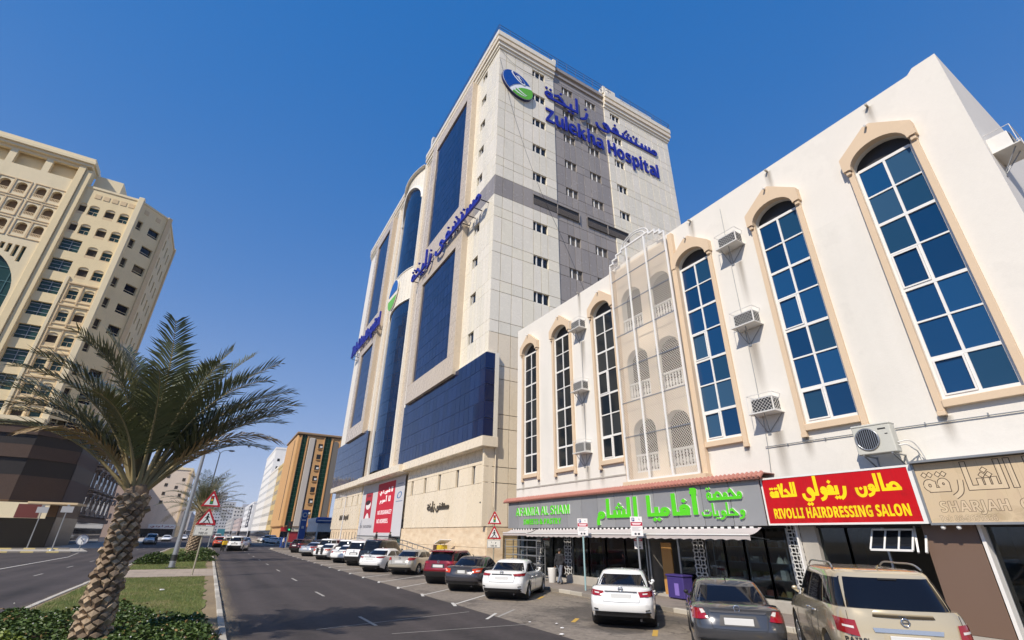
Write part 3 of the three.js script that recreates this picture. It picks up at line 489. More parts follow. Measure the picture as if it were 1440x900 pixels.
// caged window air conditioners
{
  const proto = thing('air_conditioner', 'caged air conditioner, topmost of the three left of the second tall window from the right', 'air conditioner');
  const p = proto;
  mesh('casing', rbox(-0.5, 0.03, -0.46, 0.15, 0.62, 0.46, 0.02, 1), MT.metalWhite, p);
  mesh('coil_face', [box(-0.512, 0.08, -0.42, -0.5, 0.57, 0.42), box(-0.44, 0.12, 0.461, -0.06, 0.54, 0.468)], MT.darkMetal, p);
  const B = []; for (let i = -5; i < 6; i++) for (const s of [1, -1]) { const z0 = i * 0.15, a = clamp(z0 - 0.25, -0.42, 0.42), b = clamp(z0 + 0.25, -0.42, 0.42); if (b - a > 0.04) B.push(sqbar([-0.53, 0.325 + s * (a - z0), a], [-0.53, 0.325 + s * (b - z0), b], 0.008, 0.011)); }
  for (let i = -2; i < 3; i++) for (const s of [1, -1]) { const x0 = -0.25 + i * 0.15, a = clamp(x0 - 0.22, -0.44, -0.06), b = clamp(x0 + 0.22, -0.44, -0.06); if (b - a > 0.04) B.push(sqbar([a, 0.325 + s * (a - x0), 0.475], [b, 0.325 + s * (b - x0), 0.475], 0.008, 0.013)); }
  mesh('grille', B, MT.metalWhite, p);
  const C = [], cor = [[-0.62, -0.54], [-0.62, 0.54]]; for (const [x, z] of cor) C.push(bar([x, 0, z], [x, 0.74, z], 0.012, 6), bar([x, 0.74, z], [0, 0.74, z], 0.012, 6)); C.push(bar([-0.62, 0.74, -0.54], [-0.62, 0.74, 0.54], 0.012, 6));
  mesh('cage', C, MT.metalWhite, p);
  mesh('tray', [box(-0.64, -0.03, -0.56, 0, 0, 0.56), sqbar([-0.64, 0, -0.56], [-0.64, 0, 0.56], 0.05)], MT.metalWhite, p);
  mesh('bracket', [bar([-0.5, -0.03, 0.02], [0, -0.72, -0.2], 0.018, 6), bar([-0.5, -0.03, -0.4], [0, -0.72, -0.28], 0.018, 6), bar([-0.03, -0.7, -0.2], [-0.03, 0, 0.5], 0.014, 6), box(-0.02, -0.8, -0.3, 0, -0.65, -0.16)], MT.galv, p);
  proto.position.set(18.5, 15.05, -10.68);
  const g = 'caged air conditioners on the white facade'; proto.userData.group = g;
  copyOf(proto, 'caged air conditioner, middle of the three left of the second tall window from the right', [18.5, 10.93, -10.7], 0, g);
  copyOf(proto, 'caged air conditioner, lowest of the three left of the second tall window from the right', [18.5, 7.1, -10.7], 0, g);
  copyOf(proto, 'caged air conditioner left of the lattice screen, topmost of its column of three', [18.5, 15.1, -22.35], 0, g);
  copyOf(proto, 'caged air conditioner left of the lattice screen, middle of its column of three', [18.5, 10.85, -22.4], 0, g);
  copyOf(proto, 'caged air conditioner left of the lattice screen, lowest of its column of three', [18.5, 7.05, -22.45], 0, g);
  copyOf(proto, 'caged air conditioner on the end wall of the white building, top right corner', [19.45, 13.85, -1.86], PI / 2, g);
  // split condenser above the red sign
  const c = thing('condenser_unit', 'grey white outdoor condenser unit with round fan grille above the red salon sign', 'condenser unit', [17.62, 5.0, -7.08]);
  mesh('casing', [rbox(0, 0, -0.55, 0.36, 0.9, 0.55, 0.04, 3), rbox(-0.02, 0.86, -0.56, 0.37, 0.93, 0.56, 0.03, 2), box(-0.006, 0.1, 0.16, 0, 0.8, 0.168)], std([0.60, 0.60, 0.54], 0.5, { map: T.white }), c);
  const fan = lathe([[0.33, 0], [0.36, 0.03], [0.33, 0.05], [0.31, 0.03]], 28); fan.rotateZ(PI / 2); fan.translate(0.01, 0.46, -0.16);
  const back = new THREE.CircleGeometry(0.33, 28); back.rotateY(-PI / 2); back.translate(-0.006, 0.46, -0.16);
  mesh('fan_opening', metric(back), MT.black, c);
  mesh('fan_guard', [fan, ...Array.from({ length: 11 }, (_, i) => { const z = -0.3 + i * 0.06, h = sqrt(0.325 ** 2 - z * z); return box(-0.03, 0.46 - h, z - 0.16 - 0.008, -0.018, 0.46 + h, z - 0.16 + 0.008); })], MT.steel, c);
  mesh('badge', [box(-0.008, 0.72, 0.2, 0, 0.76, 0.42), box(-0.008, 0.56, 0.36, 0, 0.585, 0.44)], MT.darkMetal, c);
  mesh('bracket', [-0.4, 0.4].flatMap((z) => [sqbar([0, -0.02, z], [0.88, -0.02, z], 0.04), sqbar([0.05, -0.03, z], [0.86, -0.42, z], 0.035), sqbar([0.86, -0.45, z], [0.86, 0, z], 0.04)]), MT.galv, c);
  mesh('pipe', [tube([[0.2, 0.2, 0.55], [0.3, 0.22, 0.72], [0.5, 0.1, 0.8], [0.8, 0.02, 0.78], [0.86, -0.3, 0.8]], 0.022), tube([[0.2, 0.3, 0.55], [0.35, 0.34, 0.78], [0.6, 0.2, 0.86], [0.86, -0.25, 0.9]], 0.018)], MT.metalWhite, c);
}
// ---------------------------------------------------------------- shops under it
const GREEN = std([0.10, 0.62, 0.015], 0.5), LETTERWHITE = std([0.8, 0.82, 0.78], 0.5);
{
  const s = thing('shop_sign', 'long grey panel sign with raised green Arabic and English letters over the sweet shop', 'sign');
  const pz = [-30.2]; while (pz[pz.length - 1] < -12.3) pz.push(pz[pz.length - 1] + 1.354);
  pz[pz.length - 1] = -11.25; const pm = [[0.315, 0.32, 0.335], [0.345, 0.35, 0.36], [0.29, 0.30, 0.315]].map((c) => std(c, 0.45, { map: T.stucco, metalness: 0.2 }));
  for (let i = 0; i + 1 < pz.length; i++) mesh('panel', rbox(17.6, 2.95, pz[i] + 0.012, 17.66, 4.6, pz[i + 1] - 0.012, 0.008, 1), pm[(i * 7 + (i >> 1)) % 3], s);
  mesh('carcass', [box(17.665, 2.96, -30.19, 18.45, 4.58, -11.26)], MT.darkMetal, s);
  const W = (fn) => { fn(LETTERWHITE, 17.6, 0.055, 0.018); fn(GREEN, 17.545, 0.025, 0); };
  latin(s, 'AFAMIA AL SHAM', fontBold, LETTERWHITE, 'x', 17.6, 0.03, -29.07, 3.69, 5.95, 0.5, 'letter_back'); latin(s, 'AFAMIA AL SHAM', fontBold, GREEN, 'x', 17.57, 0.02, -29.1, 3.7, 5.95, 0.5);
  latin(s, 'SWEETS & PASTRY', fontBold, GREEN, 'x', 17.6, 0.03, -28.15, 3.17, 4.15, 0.32);
  for (const [t, z, y, w, h, pen] of [['HFAMYA ALXAM', -20.72, 3.06, 6.6, 1.42, 0.2], ['MJMPG', -13.66, 3.92, 1.66, 0.52, 0.17], ['WJLWYAT', -14.0, 3.18, 2.0, 0.64, 0.17]]) {
    const sh = arabicShapes(t, w, h, pen);
    W((m, at, d) => letters(s, sh, m, 'x', at, d, z, y, m === GREEN ? 'letter' : 'letter_back'));
  }
  const c = thing('tiled_canopy', 'narrow red clay tile canopy running above the grey shop sign', 'canopy');
  const tl = []; for (let k = 0; k < 98; k++) { const g = new THREE.CylinderGeometry(0.085, 0.105, 0.4, 8, 1, true, 0, PI); g.rotateY(-PI / 2); g.rotateZ(-1.0); g.translate(17.58, 4.72 + (k % 3) * 0.004, -30.65 + k * 0.2 + 0.1); tl.push(metric(g)); }
  mesh('clay_tiles', tl, MT.terra, c, 'stuff');
  const bed = box(-0.22, -0.03, -30.7, 0.22, 0.0, -11.1); bed.rotateZ(0.57); bed.translate(17.6, 4.71, 0); mesh('canopy_board', [bed, box(17.44, 4.6, -30.7, 18.5, 4.63, -11.1), box(17.76, 4.8, -30.7, 18.5, 4.84, -11.1)], std([0.24, 0.11, 0.085], 0.9), c);
}
const agePrint = (g, w, h, seed) => { const r = rng(seed); for (const x of [0.335, 0.668]) { g.fillStyle = 'rgba(30,10,5,0.28)'; g.fillRect(w * x, 0, 2, h); g.fillStyle = 'rgba(255,240,220,0.12)'; g.fillRect(w * x + 2, 0, 2, h); } for (let k = 0; k < 260; k++) { const x = r() * w, y = h * (1 - r() * r()), s = 4 + r() * 60; g.fillStyle = 'rgba(' + (r() < 0.6 ? '210,180,140,' : '40,20,10,') + (0.015 + 0.03 * r()) + ')'; g.beginPath(); g.ellipse(x, y, s, s * (0.2 + r() * 1.6), 0, 0, 7); g.fill(); } for (let k = 0; k < 40; k++) { g.fillStyle = 'rgba(60,40,30,' + (0.03 + 0.05 * r()) + ')'; g.fillRect(r() * w, 0, 2 + r() * 5, h * (0.2 + 0.5 * r())); } };
{
  const tex = canvasTex(1536, 512, (g, w, h) => {
    g.fillStyle = '#c1040c'; g.fillRect(0, 0, w, h); g.fillStyle = g.strokeStyle = '#f7dc0b';
    g.save(); g.translate(0, 0); g.lineWidth = 1;
    g.strokeStyle = '#f7dc0b'; paintArabic(g, 'LLJVQG', 70, 205, 138, 0.21, 330); paintArabic(g, 'RYFWLY', 460, 205, 185, 0.2, 480); paintArabic(g, 'PALWN', 1020, 200, 150, 0.21, 420); g.restore();
    g.font = 'bold 150px sans-serif'; const m = g.measureText('RIVOLLI HAIRDRESSING SALON').width; g.save(); g.translate(70, 455); g.scale(1395 / m, 1); g.fillText('RIVOLLI HAIRDRESSING SALON', 0, 0); g.lineWidth = 6; g.strokeText('RIVOLLI HAIRDRESSING SALON', 0, 0); g.restore(); agePrint(g, w, h, 5);
  });
  const s = thing('shop_sign', 'red sign board with yellow Arabic and English lettering over the hairdressing salon', 'sign');
  mesh('box', [box(17.71, 3.0, -11.2, 18.45, 4.56, -6.42)], MT.darkMetal, s);
  mesh('frame', [box(17.68, 2.96, -11.24, 17.74, 3.02, -6.36), box(17.68, 4.54, -11.24, 17.74, 4.6, -6.36), box(17.68, 3.02, -11.24, 17.74, 4.54, -11.18), box(17.68, 3.02, -6.48, 17.74, 4.54, -6.36)], MT.frameWhite, s);
  printed('print', s, tex, 'x', 17.695, -11.18, 3.02, -6.48, 4.54, 0, 0.35);
  const tex2 = canvasTex(2048, 512, (g, w, h) => {
    g.fillStyle = '#cbb696'; g.fillRect(0, 0, w, h);
    for (const [col, pen, o] of [['#3d3025', 0.23, 0], ['#d2be9f', 0.17, 0]]) { g.fillStyle = g.strokeStyle = col; paintArabic(g, 'ALXARQG', 26, 235, 200, pen, 690); paintArabic(g, 'MRKA', 760, 235, 200, pen, 560); }
    g.font = 'bold 150px sans-serif'; g.lineWidth = 7; g.strokeStyle = '#4a3b2d'; const q = (t, x, y, wd, px) => { g.font = 'bold ' + px + 'px sans-serif'; const m = g.measureText(t).width; g.save(); g.translate(x, y); g.scale(wd / m, 1); g.lineWidth = px * 0.055; g.strokeText(t, 0, 0); g.fillStyle = '#d2be9f'; g.fillText(t, 0, 0); g.restore(); };
    q('SHARJAH', 100, 424, 505, 122); q('G', 660, 424, 92, 122); q('Tel: 06-5651656', 72, 500, 414, 64); agePrint(g, w, h, 9);
  });
  const b = thing('shop_sign', 'beige sign board with outlined lettering and telephone number at the right end', 'sign');
  mesh('box', [box(17.715, 2.98, -6.3, 18.45, 4.58, -0.2)], MT.trim, b);
  printed('print', b, tex2, 'x', 17.7, -6.3, 2.98, -0.2, 4.58, 0, 0.6);
  mesh('frame', [box(17.66, 2.92, -6.33, 17.72, 2.98, -0.2), box(17.66, 2.98, -6.36, 17.72, 4.6, -6.3), box(17.5, 4.6, -6.36, 18.45, 4.66, -0.2)], MT.galv, b);
  mesh('spotlight', [-6.1, -5.75].map((z) => { const g = new THREE.SphereGeometry(0.06, 10, 8); g.translate(17.75, 2.86, z); return metric(g); }), MT.frameWhite, b);
}
{ // awnings under the grey sign
  const aw = (label, z0, z1, out, drop) => {
    const a = thing('awning', label, 'awning'), r = rng(90);
    const cl = grid((u, v) => [17.62 - out * v, 2.9 - drop * v - 0.05 * sin(PI * v) + 0.012 * sin(u * 60), lerp(z0, z1, u)], 60, 5), fl = grid((u, v) => [17.62 - out + 0.004, 2.9 - drop - 0.16 * v * (1 + 0.15 * sin(u * 190)), lerp(z0, z1, u)], 90, 2);
    mesh('cloth', [metric(cl), metric(fl)], std([0.52, 0.47, 0.455], 0.85, { map: T.stucco, side: THREE.DoubleSide }), a);
    mesh('front_rail', bar([17.62 - out, 2.9 - drop, z0], [17.62 - out, 2.9 - drop, z1], 0.03, 8), MT.metalWhite, a);
    const V2 = [], Bk = []; for (let z = z0 + 0.1, k = 0; z < z1 - 0.2; z += 0.16, k++) { (k % 2 ? V2 : Bk).push(box(17.55, 2.78, z, 17.57, 2.93, z + 0.155)); }
    mesh('valance_check', V2, MT.frameWhite, a); mesh('valance_dark', Bk, MT.black, a);
    mesh('arm', [z0 + 0.3, (z0 + z1) / 2, z1 - 0.3].flatMap((z) => [bar([18.4, 2.5, z], [17.6 - out * 0.96, 2.88 - drop, z], 0.02, 6)]), MT.galv, a);
  };
  aw('long pale cloth awning over the sweet shop windows', -26.6, -11.5, 0.8, 0.27);
  aw('short pale cloth awning at the left end of the sweet shop', -29.7, -26.75, 0.7, 0.22);
}
const SF = grp('shopfront', WB);
{
  const X = 18.35, mesh2 = (n, g, m, k) => mesh(n, g, m, SF, k);
  mesh2('plinth', [rbox(18.05, 0.12, -24.3, 18.6, 0.52, -18.1, 0.02, 1), rbox(18.05, 0.12, -16.2, 18.6, 0.5, -11.2, 0.02, 1), rbox(17.75, 0.12, -11.1, 18.6, 0.42, -8.6, 0.02, 1), box(18.2, 0.1, -30.6, 18.6, 0.3, -24.3), box(18.1, 0.1, -18.1, 18.6, 0.2, -16.2), box(18.1, 0.1, -8.6, 18.6, 0.24, -1.9)], MT.concrete);
  mesh2('floor', box(18.6, 0.05, -30.2, 26, 0.25, -2.3), MT.concrete);
  mesh2('back_wall', [box(23.5, 0.25, -30.2, 23.7, 4.45, -2.3)], std([0.3, 0.26, 0.22], 0.9)); for (const z of [-24.2, -18.2, -11.0, -6.4]) mesh2('party_wall', box(18.6, 0.25, z - 0.08, 23.5, 4.45, z + 0.08), MT.concrete);
  mesh2('head', [box(18.3, 2.88, -30.6, 18.6, 4.45, -1.9)], MT.darkMetal);
  // ornamental cut-out pillars
  for (const [a, b] of [[-24.75, -24.05], [-15.35, -14.75], [-11.0, -10.5], [-27.7, -27.2]]) {
    const w = b - a, cell = w / 2, o = []; for (let y = 0.52; y < 2.85; y += cell) for (const k of [0, 1]) { const c = a + (k + 0.5) * cell, m = y + cell / 2, h = cell * 0.5; const g = new THREE.TorusGeometry(h * 0.62, 0.022, 4, 8); g.rotateY(PI / 2); g.translate(X - 0.05, m, c); o.push(metric(g)); for (const [dy, dz] of [[1, 1], [1, -1], [-1, 1], [-1, -1]]) o.push(sqbar([X - 0.05, m + dy * h * 0.42, c + dz * h * 0.42], [X - 0.05, m + dy * h, c + dz * h], 0.03, 0.05)); }
    mesh2('pillar', box(X, 0.3, a, X + 0.25, 2.88, b), MT.black); mesh2('fretwork', o, std([0.55, 0.55, 0.53], 0.6));
  }
  const gl = phys([0.55, 0.6, 0.62], 0.03, { transmission: 1, thickness: 0, ior: 1.5, color: new THREE.Color(0.86, 0.88, 0.9) });
  const fr = [];
  for (const [a, b, n] of [[-24.05, -18.2, 4], [-16.2, -15.35, 1], [-14.75, -11.05, 4], [-10.1, -7.9, 2], [-5.4, -1.95, 2], [-27.2, -24.75, 2], [-30.2, -27.7, 2]]) for (let i = 0; i < n; i++) {
    const z0 = lerp(a, b, i / n), z1 = lerp(a, b, (i + 1) / n); mesh2('pane', box(18.4, 0.5, z0 + 0.03, 18.412, 2.88, z1 - 0.03), gl); fr.push(box(18.36, 0.45, z0 - 0.03, 18.44, 2.88, z0 + 0.03), box(18.36, 0.45, z1 - 0.03, 18.44, 2.88, z1 + 0.03));
  }
  mesh2('frame', fr, MT.steel);
  mesh2('door', [box(18.42, 0.2, -17.3, 18.48, 2.3, -16.7)], std([0.50, 0.26, 0.075], 0.5, { map: T.clad }));
  mesh2('door_frame', [box(18.4, 0.2, -18.1, 18.5, 2.88, -18.0), box(18.4, 0.2, -16.3, 18.5, 2.88, -16.2)], MT.steel);
  mesh2('salon_pillar', [rbox(18.2, 0.24, -10.45, 18.6, 2.95, -9.9, 0.02, 1)], MT.concrete);
  mesh2('brown_pillar', [rbox(18.1, 0.24, -6.75, 18.62, 2.95, -5.5, 0.02, 1)], std([0.17, 0.11, 0.08], 0.5, { map: T.clad }));
  mesh2('white_jamb', [box(18.05, 0.24, -5.46, 18.4, 2.95, -5.38), box(18.05, 0.24, -10.52, 18.2, 2.95, -10.46)], MT.frameWhite);
  const tw = grp('tilted_window', WB);
  const q = (z, y, x) => [x, y, z]; mesh('sash', [[-8.1, -7.0]].flatMap(([a, b]) => [sqbar(q(a, 2.82, 18.2), q(b, 2.82, 18.2), 0.05), sqbar(q(a, 2.25, 17.75), q(b, 2.25, 17.75), 0.06), ...[0, 0.34, 0.68, 1].map((t) => sqbar(q(lerp(a, b, t), 2.82, 18.2), q(lerp(a, b, t), 2.25, 17.75), 0.045)), sqbar(q(b, 2.9, 18.3), q(b + 0.12, 2.2, 17.75), 0.05), sqbar(q(b + 0.3, 2.9, 18.3), q(b + 0.3, 2.2, 17.8), 0.05), sqbar(q(b + 0.5, 0.6, 18.2), q(b + 0.38, 2.9, 18.2), 0.04)]), MT.frameWhite, tw);
  mesh('pane', [0, 1, 2].map((k) => { const g = box(-0.004, -0.33, -0.17, 0.004, 0.33, 0.17); g.rotateZ(-0.67); g.translate(17.97, 2.53, -7.92 + k * 0.37); return g; }), MT.darkGlass, tw);
  // what stands behind the glass
  const r = rng(301), prodMat = [std([0.75, 0.72, 0.66], 0.6), std([0.35, 0.2, 0.08], 0.5), std([0.6, 0.56, 0.5], 0.3, { metalness: 0.4 }), std([0.25, 0.08, 0.07], 0.6), std([0.5, 0.42, 0.2], 0.4)];
  for (const [lab, a, b] of [['display shelving of sweets behind the right windows of the sweet shop', -14.5, -11.3], ['display shelving behind the left windows of the sweet shop', -23.6, -21.6]]) {
    const d = thing('display_shelf', lab, 'shelf'); const sh = [], ys = [0.55, 1.1, 1.65, 2.2];
    ys.forEach((y) => sh.push(box(18.56, y, a, 18.98, y + 0.03, b))); for (const z of [a, (a + b) / 2, b]) sh.push(box(18.55, 0.3, z - 0.02, 18.59, 2.7, z + 0.02));
    mesh('rack', sh, MT.steel, d);
    for (const y of ys) for (let z = a + 0.15; z < b - 0.1; z += 0.2 + r() * 0.22) { const t = r(), h = 0.12 + r() * 0.26, w = 0.06 + r() * 0.08; let g; if (t < 0.3) { g = new THREE.ConeGeometry(w * 1.4, h, 4); g.translate(18.74, y + 0.03 + h / 2, z); g = metric(g); } else if (t < 0.6) { g = new THREE.CylinderGeometry(w, w, h * 0.8, 10); g.translate(18.74, y + 0.03 + h * 0.4, z); g = metric(g); } else g = box(18.64, y + 0.03, z - w, 18.86, y + 0.03 + h, z + w); mesh('product', g, prodMat[floor(r() * 5)], d); }
  }
  const bin = thing('storage_bin', 'purple plastic storage bin beside the sweet shop door', 'bin', [17.95, 0.14, -16.0]);
  const pm = std([0.05, 0.032, 0.17], 0.5); mesh('tub', [rbox(-0.3, 0.03, -0.45, 0.3, 0.85, 0.45, 0.05, 2)], pm, bin); mesh('lid', rbox(-0.33, 0.85, -0.48, 0.33, 0.93, 0.48, 0.03, 2), pm, bin); mesh('label', box(-0.306, 0.15, -0.05, -0.3, 0.6, 0.18), std([0.22, 0.15, 0.48], 0.6), bin);
  const rack = thing('metal_rack', 'bare white metal shelving rack standing at the left end of the sweet shop', 'rack'); const P = [], H = [];
  for (const z of [-29.3, -27.6, -25.6]) for (const x of [16.9, 17.5]) P.push(sqbar([x, 0.14, z], [x, 2.3, z], 0.045)); for (const y of [0.45, 0.95, 1.4, 1.85, 2.25]) { H.push(box(16.88, y, -29.3, 16.92, y + 0.04, -25.6), box(17.48, y, -29.3, 17.52, y + 0.04, -25.6)); for (const z of [-29.3, -27.6, -25.6]) H.push(box(16.92, y, z - 0.02, 17.48, y + 0.035, z + 0.02)); }
  mesh('post', P, MT.galv, rack); mesh('rail', H, MT.galv, rack);
  const bucket = thing('plastic_bucket', 'white plastic bucket on the pavement behind the walking man', 'bucket', [17.3, 0.14, -24.6]); mesh('pail', lathe([[0.02, 0], [0.2, 0], [0.26, 0.7], [0.28, 0.72], [0.24, 0.7], [0.18, 0.03], [0, 0.03]], 18), MT.frameWhite, bucket);
}
// ---------------------------------------------------------------- hospital tower
const HOSP = thing('hospital_tower', 'tall cream panelled hospital tower with navy glass bays and grey bands behind the white building', 'building');
const ROWY = Array.from({ length: 12 }, (_, i) => 7.16 + 4.55 * i + (i > 6 ? 2.75 : 0));   // window rows; a plant storey lies under the eighth
{
  const far = [], farKinds = new Map(), piecesAll = [];
  const panel = (parent, g, mat, name, cx, cy, cz) => piecesAll.push({ parent, g, mat, name, d: hypot(cx, cy - EYE, cz), hid: cz < -30.6 && cx > 18.5 && (() => { const k = (18.5) / cx, z = cz * k, y = EYE + (cy - EYE) * k; return (z > -30.6 && y < 18.1); })() });
  const r = rng(77), pick = (a) => a[floor(r() * a.length)];
  // solid body behind the panels
  mesh('core', [box(18.95, 9.5, -97.9, 49.6, 61.2, -36.35), box(19.45, 0, -97.5, 49.6, 9.5, -36.4)], MT.joint, HOSP);
  mesh('roof', box(18.9, 61.2, -98, 49.7, 61.4, -36.2), MT.concrete, HOSP);
  // ---- end face looking down the street (+z): panels 0.3 m deep with real joints; windows sit in the gaps
  const colsA = [18.5, 19.57, 20.93, 22.29, 23.65, 24.64, 25.6, 27.15], colsB = [27.15, 28.68, 29.6, 30.52, 31.7, 32.86, 33.8, 34.75, 36.4], colsC = [36.4, 37.55, 38.45, 39.35, 40.7, 42.05, 43.4, 44.75, 46.1, 47.45, 48.7, 49.9];
  const bottom = 0, jt = 0.055, win = new Map([[4, 1], [5, 1]]);
  const face = (cols, wcols, kind, zf, y0, y1) => {
    const ys = [y0]; for (const w of ROWY) for (const d of [-0.64, 0.64]) if (w + d > y0 + 0.5 && w + d < y1 - 0.3) ys.push(w + d);
    if (y1 > 40 && y0 < 36) ys.push(36.75, 39.45); ys.push(y1); ys.sort((a, b) => a - b);
    for (let j = 0; j + 1 < ys.length; j++) for (let i = 0; i + 1 < cols.length; i++) {
      const cy = (ys[j] + ys[j + 1]) / 2, isWin = wcols.includes(i) && ROWY.some((w) => abs(w - cy) < 0.2);
      if (isWin) continue;
      const band = cy > 36.75 && cy < 39.45;
      let k = kind; if (band && kind !== 'g') k = cols === colsC ? kind : 'g'; if (kind === 'c' && cy < 19) k = 'c2';
      const m = k === 'g' ? pick(MT.cladGrey) : k === 'c2' ? pick(MT.clads2) : pick(MT.clads);
      const x0 = cols[i] + jt / 2, x1 = cols[i + 1] - jt / 2;
      panel(HOSP, rbox(x0, ys[j] + jt / 2, zf - 0.3, x1, ys[j + 1] - jt / 2, zf + (r() - 0.5) * 0.006, 0.008, 1), m, 'cladding_panel', (x0 + x1) / 2, cy, zf);
    }
  };
  face(colsA, [4, 5], 'c', -36.0, 3.14, 61.1); face(colsB, [1, 2, 5, 6].filter((i) => i !== 9), 'g', -36.12, 3.14, 61.1); face(colsC, [1, 2], 'c', -36.0, 3.14, 61.1);
  const windowZ = (x, y, w = 1.86, zf = -36.0) => {
    const g = grp('window', HOSP), h = 1.25, a = x - w / 2, b = x + w / 2, z = zf - 0.24;
    mesh('pane', box(a, y - h / 2, z - 0.05, b, y + h / 2, z), MT.darkGlass, g);
    mesh('frame', [box(a + w * 0.2, y - h / 2, z, a + w * 0.27, y + h / 2, z + 0.1), box(a + w * 0.62, y - h / 2, z, a + w * 0.69, y + h / 2, z + 0.1), box(a, y - h / 2, z, b, y - h / 2 + 0.04, z + 0.1)], MT.frameWhite, g);
  };
  for (const y of ROWY) if (y > 15) { windowZ(24.62, y); if (y > 15) { windowZ(29.6, y, 1.84, -36.12); windowZ(33.8, y, 1.89, -36.12); windowZ(38.45, y, 1.8); } }
  { // louvred openings of the plant storey
    const q = grp('louvre_band', HOSP);
    for (const [a, b] of [[23.7, 27.1], [27.2, 30.4], [31.8, 35.0], [35.1, 38.6]]) { mesh('opening', box(a, 37.5, -36.02, b, 38.85, -35.985), MT.black, q); mesh('louvre', Array.from({ length: 14 }, (_, k) => sqbar([a + 0.02, 37.56 + k * 0.06, -35.96], [b - 0.02, 37.56 + k * 0.06, -35.96], 0.015, 0.025)), MT.cladGrey[1], q); mesh('hood', [box(a - 0.05, 38.85, -36.0, b + 0.05, 38.93, -35.9), box(b - 0.02, 37.45, -35.99, b + 0.04, 38.85, -35.9)], MT.cladGrey[2], q); }
  }
  // ---- street face (-x): narrow upright panels on the corner strip
  const strip = (z0, z1, step, y0, y1, x, pal, name, kindStuff) => {
    const ys = [y0]; for (const w of ROWY) for (const d of [-0.64, 0.64]) if (w + d > y0 + 0.4 && w + d < y1 - 0.4) ys.push(w + d); if (y0 < 36 && y1 > 40) ys.push(36.75, 39.45); ys.push(y1); ys.sort((a, b) => a - b);
    const n = max(1, Math.round((z1 - z0) / step)), out = [];
    for (let j = 0; j + 1 < ys.length; j++) for (let i = 0; i < n; i++) {
      const a = lerp(z0, z1, i / n), b = lerp(z0, z1, (i + 1) / n), cy = (ys[j] + ys[j + 1]) / 2; if (name === 'strip' && ROWY.some((w) => abs(w - cy) < 0.2) && (a + b) / 2 > -40.95 && (a + b) / 2 < -39.55 && cy < 60) continue;
      const band = name === 'strip' && cy > 36.75 && cy < 39.45;
      const g = box(x + (r() - 0.5) * 0.004, ys[j] + 0.012, a + 0.014, x + 0.3, ys[j + 1] - 0.012, b - 0.014), m = band ? MT.cladGrey[i % 3] : pick(pal);
      if (kindStuff) { if (!farKinds.has(m)) farKinds.set(m, []); farKinds.get(m).push(g); } else panel(HOSP, g, m, 'cladding_panel', x, cy, (a + b) / 2);
    }
  };
  strip(-43.4, -36.0, 0.7, 17.9, 61.1, 18.5, MT.clads, 'strip', true);
  for (const y of ROWY) if (y > 18) { const g = grp('window', HOSP); mesh('pane', box(18.74, y - 0.62, -40.95, 18.79, y + 0.62, -39.55), MT.darkGlass, g); mesh('frame', [box(18.66, y - 0.62, -40.45, 18.74, y + 0.62, -40.37)], MT.frameWhite, g); }
  strip(-62.4, -57.3, 1.3, 9.5, 61.1, 18.45, [MT.cladTaupe], 'pilaster', true); strip(-78.6, -72.0, 1.3, 9.5, 61.1, 18.45, [MT.cladTaupe], 'pilaster', true);
  strip(-98.0, -90.6, 1.3, 9.5, 61.1, 18.45, [MT.cladWhite], 'end', true);
  mesh('rib', [box(18.1, 17.4, -58.5, 18.45, 61.1, -58.0), box(18.1, 17.4, -76.2, 18.45, 61.1, -75.7)], MT.cladWhite, HOSP);
  // projecting frames with navy curtain walls
  const curtain = (name, x, z0, z1, y0, y1, nz, ny, asParts) => {
    const g = grp(name, HOSP), P = [[], [], []]; const L = [];
    for (let j = 0; j < ny; j++) for (let i = 0; i < nz; i++) {
      const a = lerp(z0, z1, i / nz), b = lerp(z0, z1, (i + 1) / nz), c = lerp(y0, y1, j / ny), d = lerp(y0, y1, (j + 1) / ny), k = floor(r() * 3);
      const q = box(0, c + 0.02, a + 0.02, 0.05, d - 0.02, b - 0.02); q.translate(-0.025, -(c + d) / 2, -(a + b) / 2); q.rotateY((r() - 0.5) * 0.02); q.rotateZ((r() - 0.5) * 0.02); q.translate(x + 0.025, (c + d) / 2, (a + b) / 2);
      if (asParts) mesh('pane', q, MT.navy[k], g); else P[k].push(q);
    }
    P.forEach((p, k) => p.length && mesh('panes', p, MT.navy[k], g, 'stuff'));
    mesh('mullion', box(x + 0.03, y0, z0, x + 0.1, y1, z1), MT.navyLine, g);
    return g;
  };
  for (const [zn, zf] of [[-42.4, -57.2], [-78.6, -90.6]]) {
    const a = zn - 1.75, b = zf + 1.75, X = 17.75, fm = [];
    fm.push(rbox(X, 17.5, zn, 18.6, 61.1, a, 0.03, 1), rbox(X, 17.5, zf, 18.6, 61.1, b, 0.03, 1), rbox(X, 17.5, b, 18.6, 19.85, a, 0.03, 1), rbox(X, 34.1, b, 18.6, 40.15, a, 0.03, 1), rbox(X, 59.3, b, 18.6, 61.1, a, 0.03, 1));
    const fr = grp('bay_frame', HOSP);
    for (let j = 0; j < 22; j++) { const y0 = 19.85 + j * 1.875; for (const [p, q] of [[a, zn], [zf, b]]) mesh('cladding_panel', box(X - 0.012, y0 + 0.02, p + 0.02, X + 0.004, y0 + 1.855, q - 0.02), MT.cladTaupe, fr); }
    mesh('frame_body', fm, MT.cladTaupe, fr);
    const n = Math.round(abs(b - a) / 1.0); curtain('curtain_wall', 17.95, b, a, 19.85, 34.1, n, 10, false); curtain('curtain_wall', 17.95, b, a, 40.15, 59.3, n, 14, false);
  }
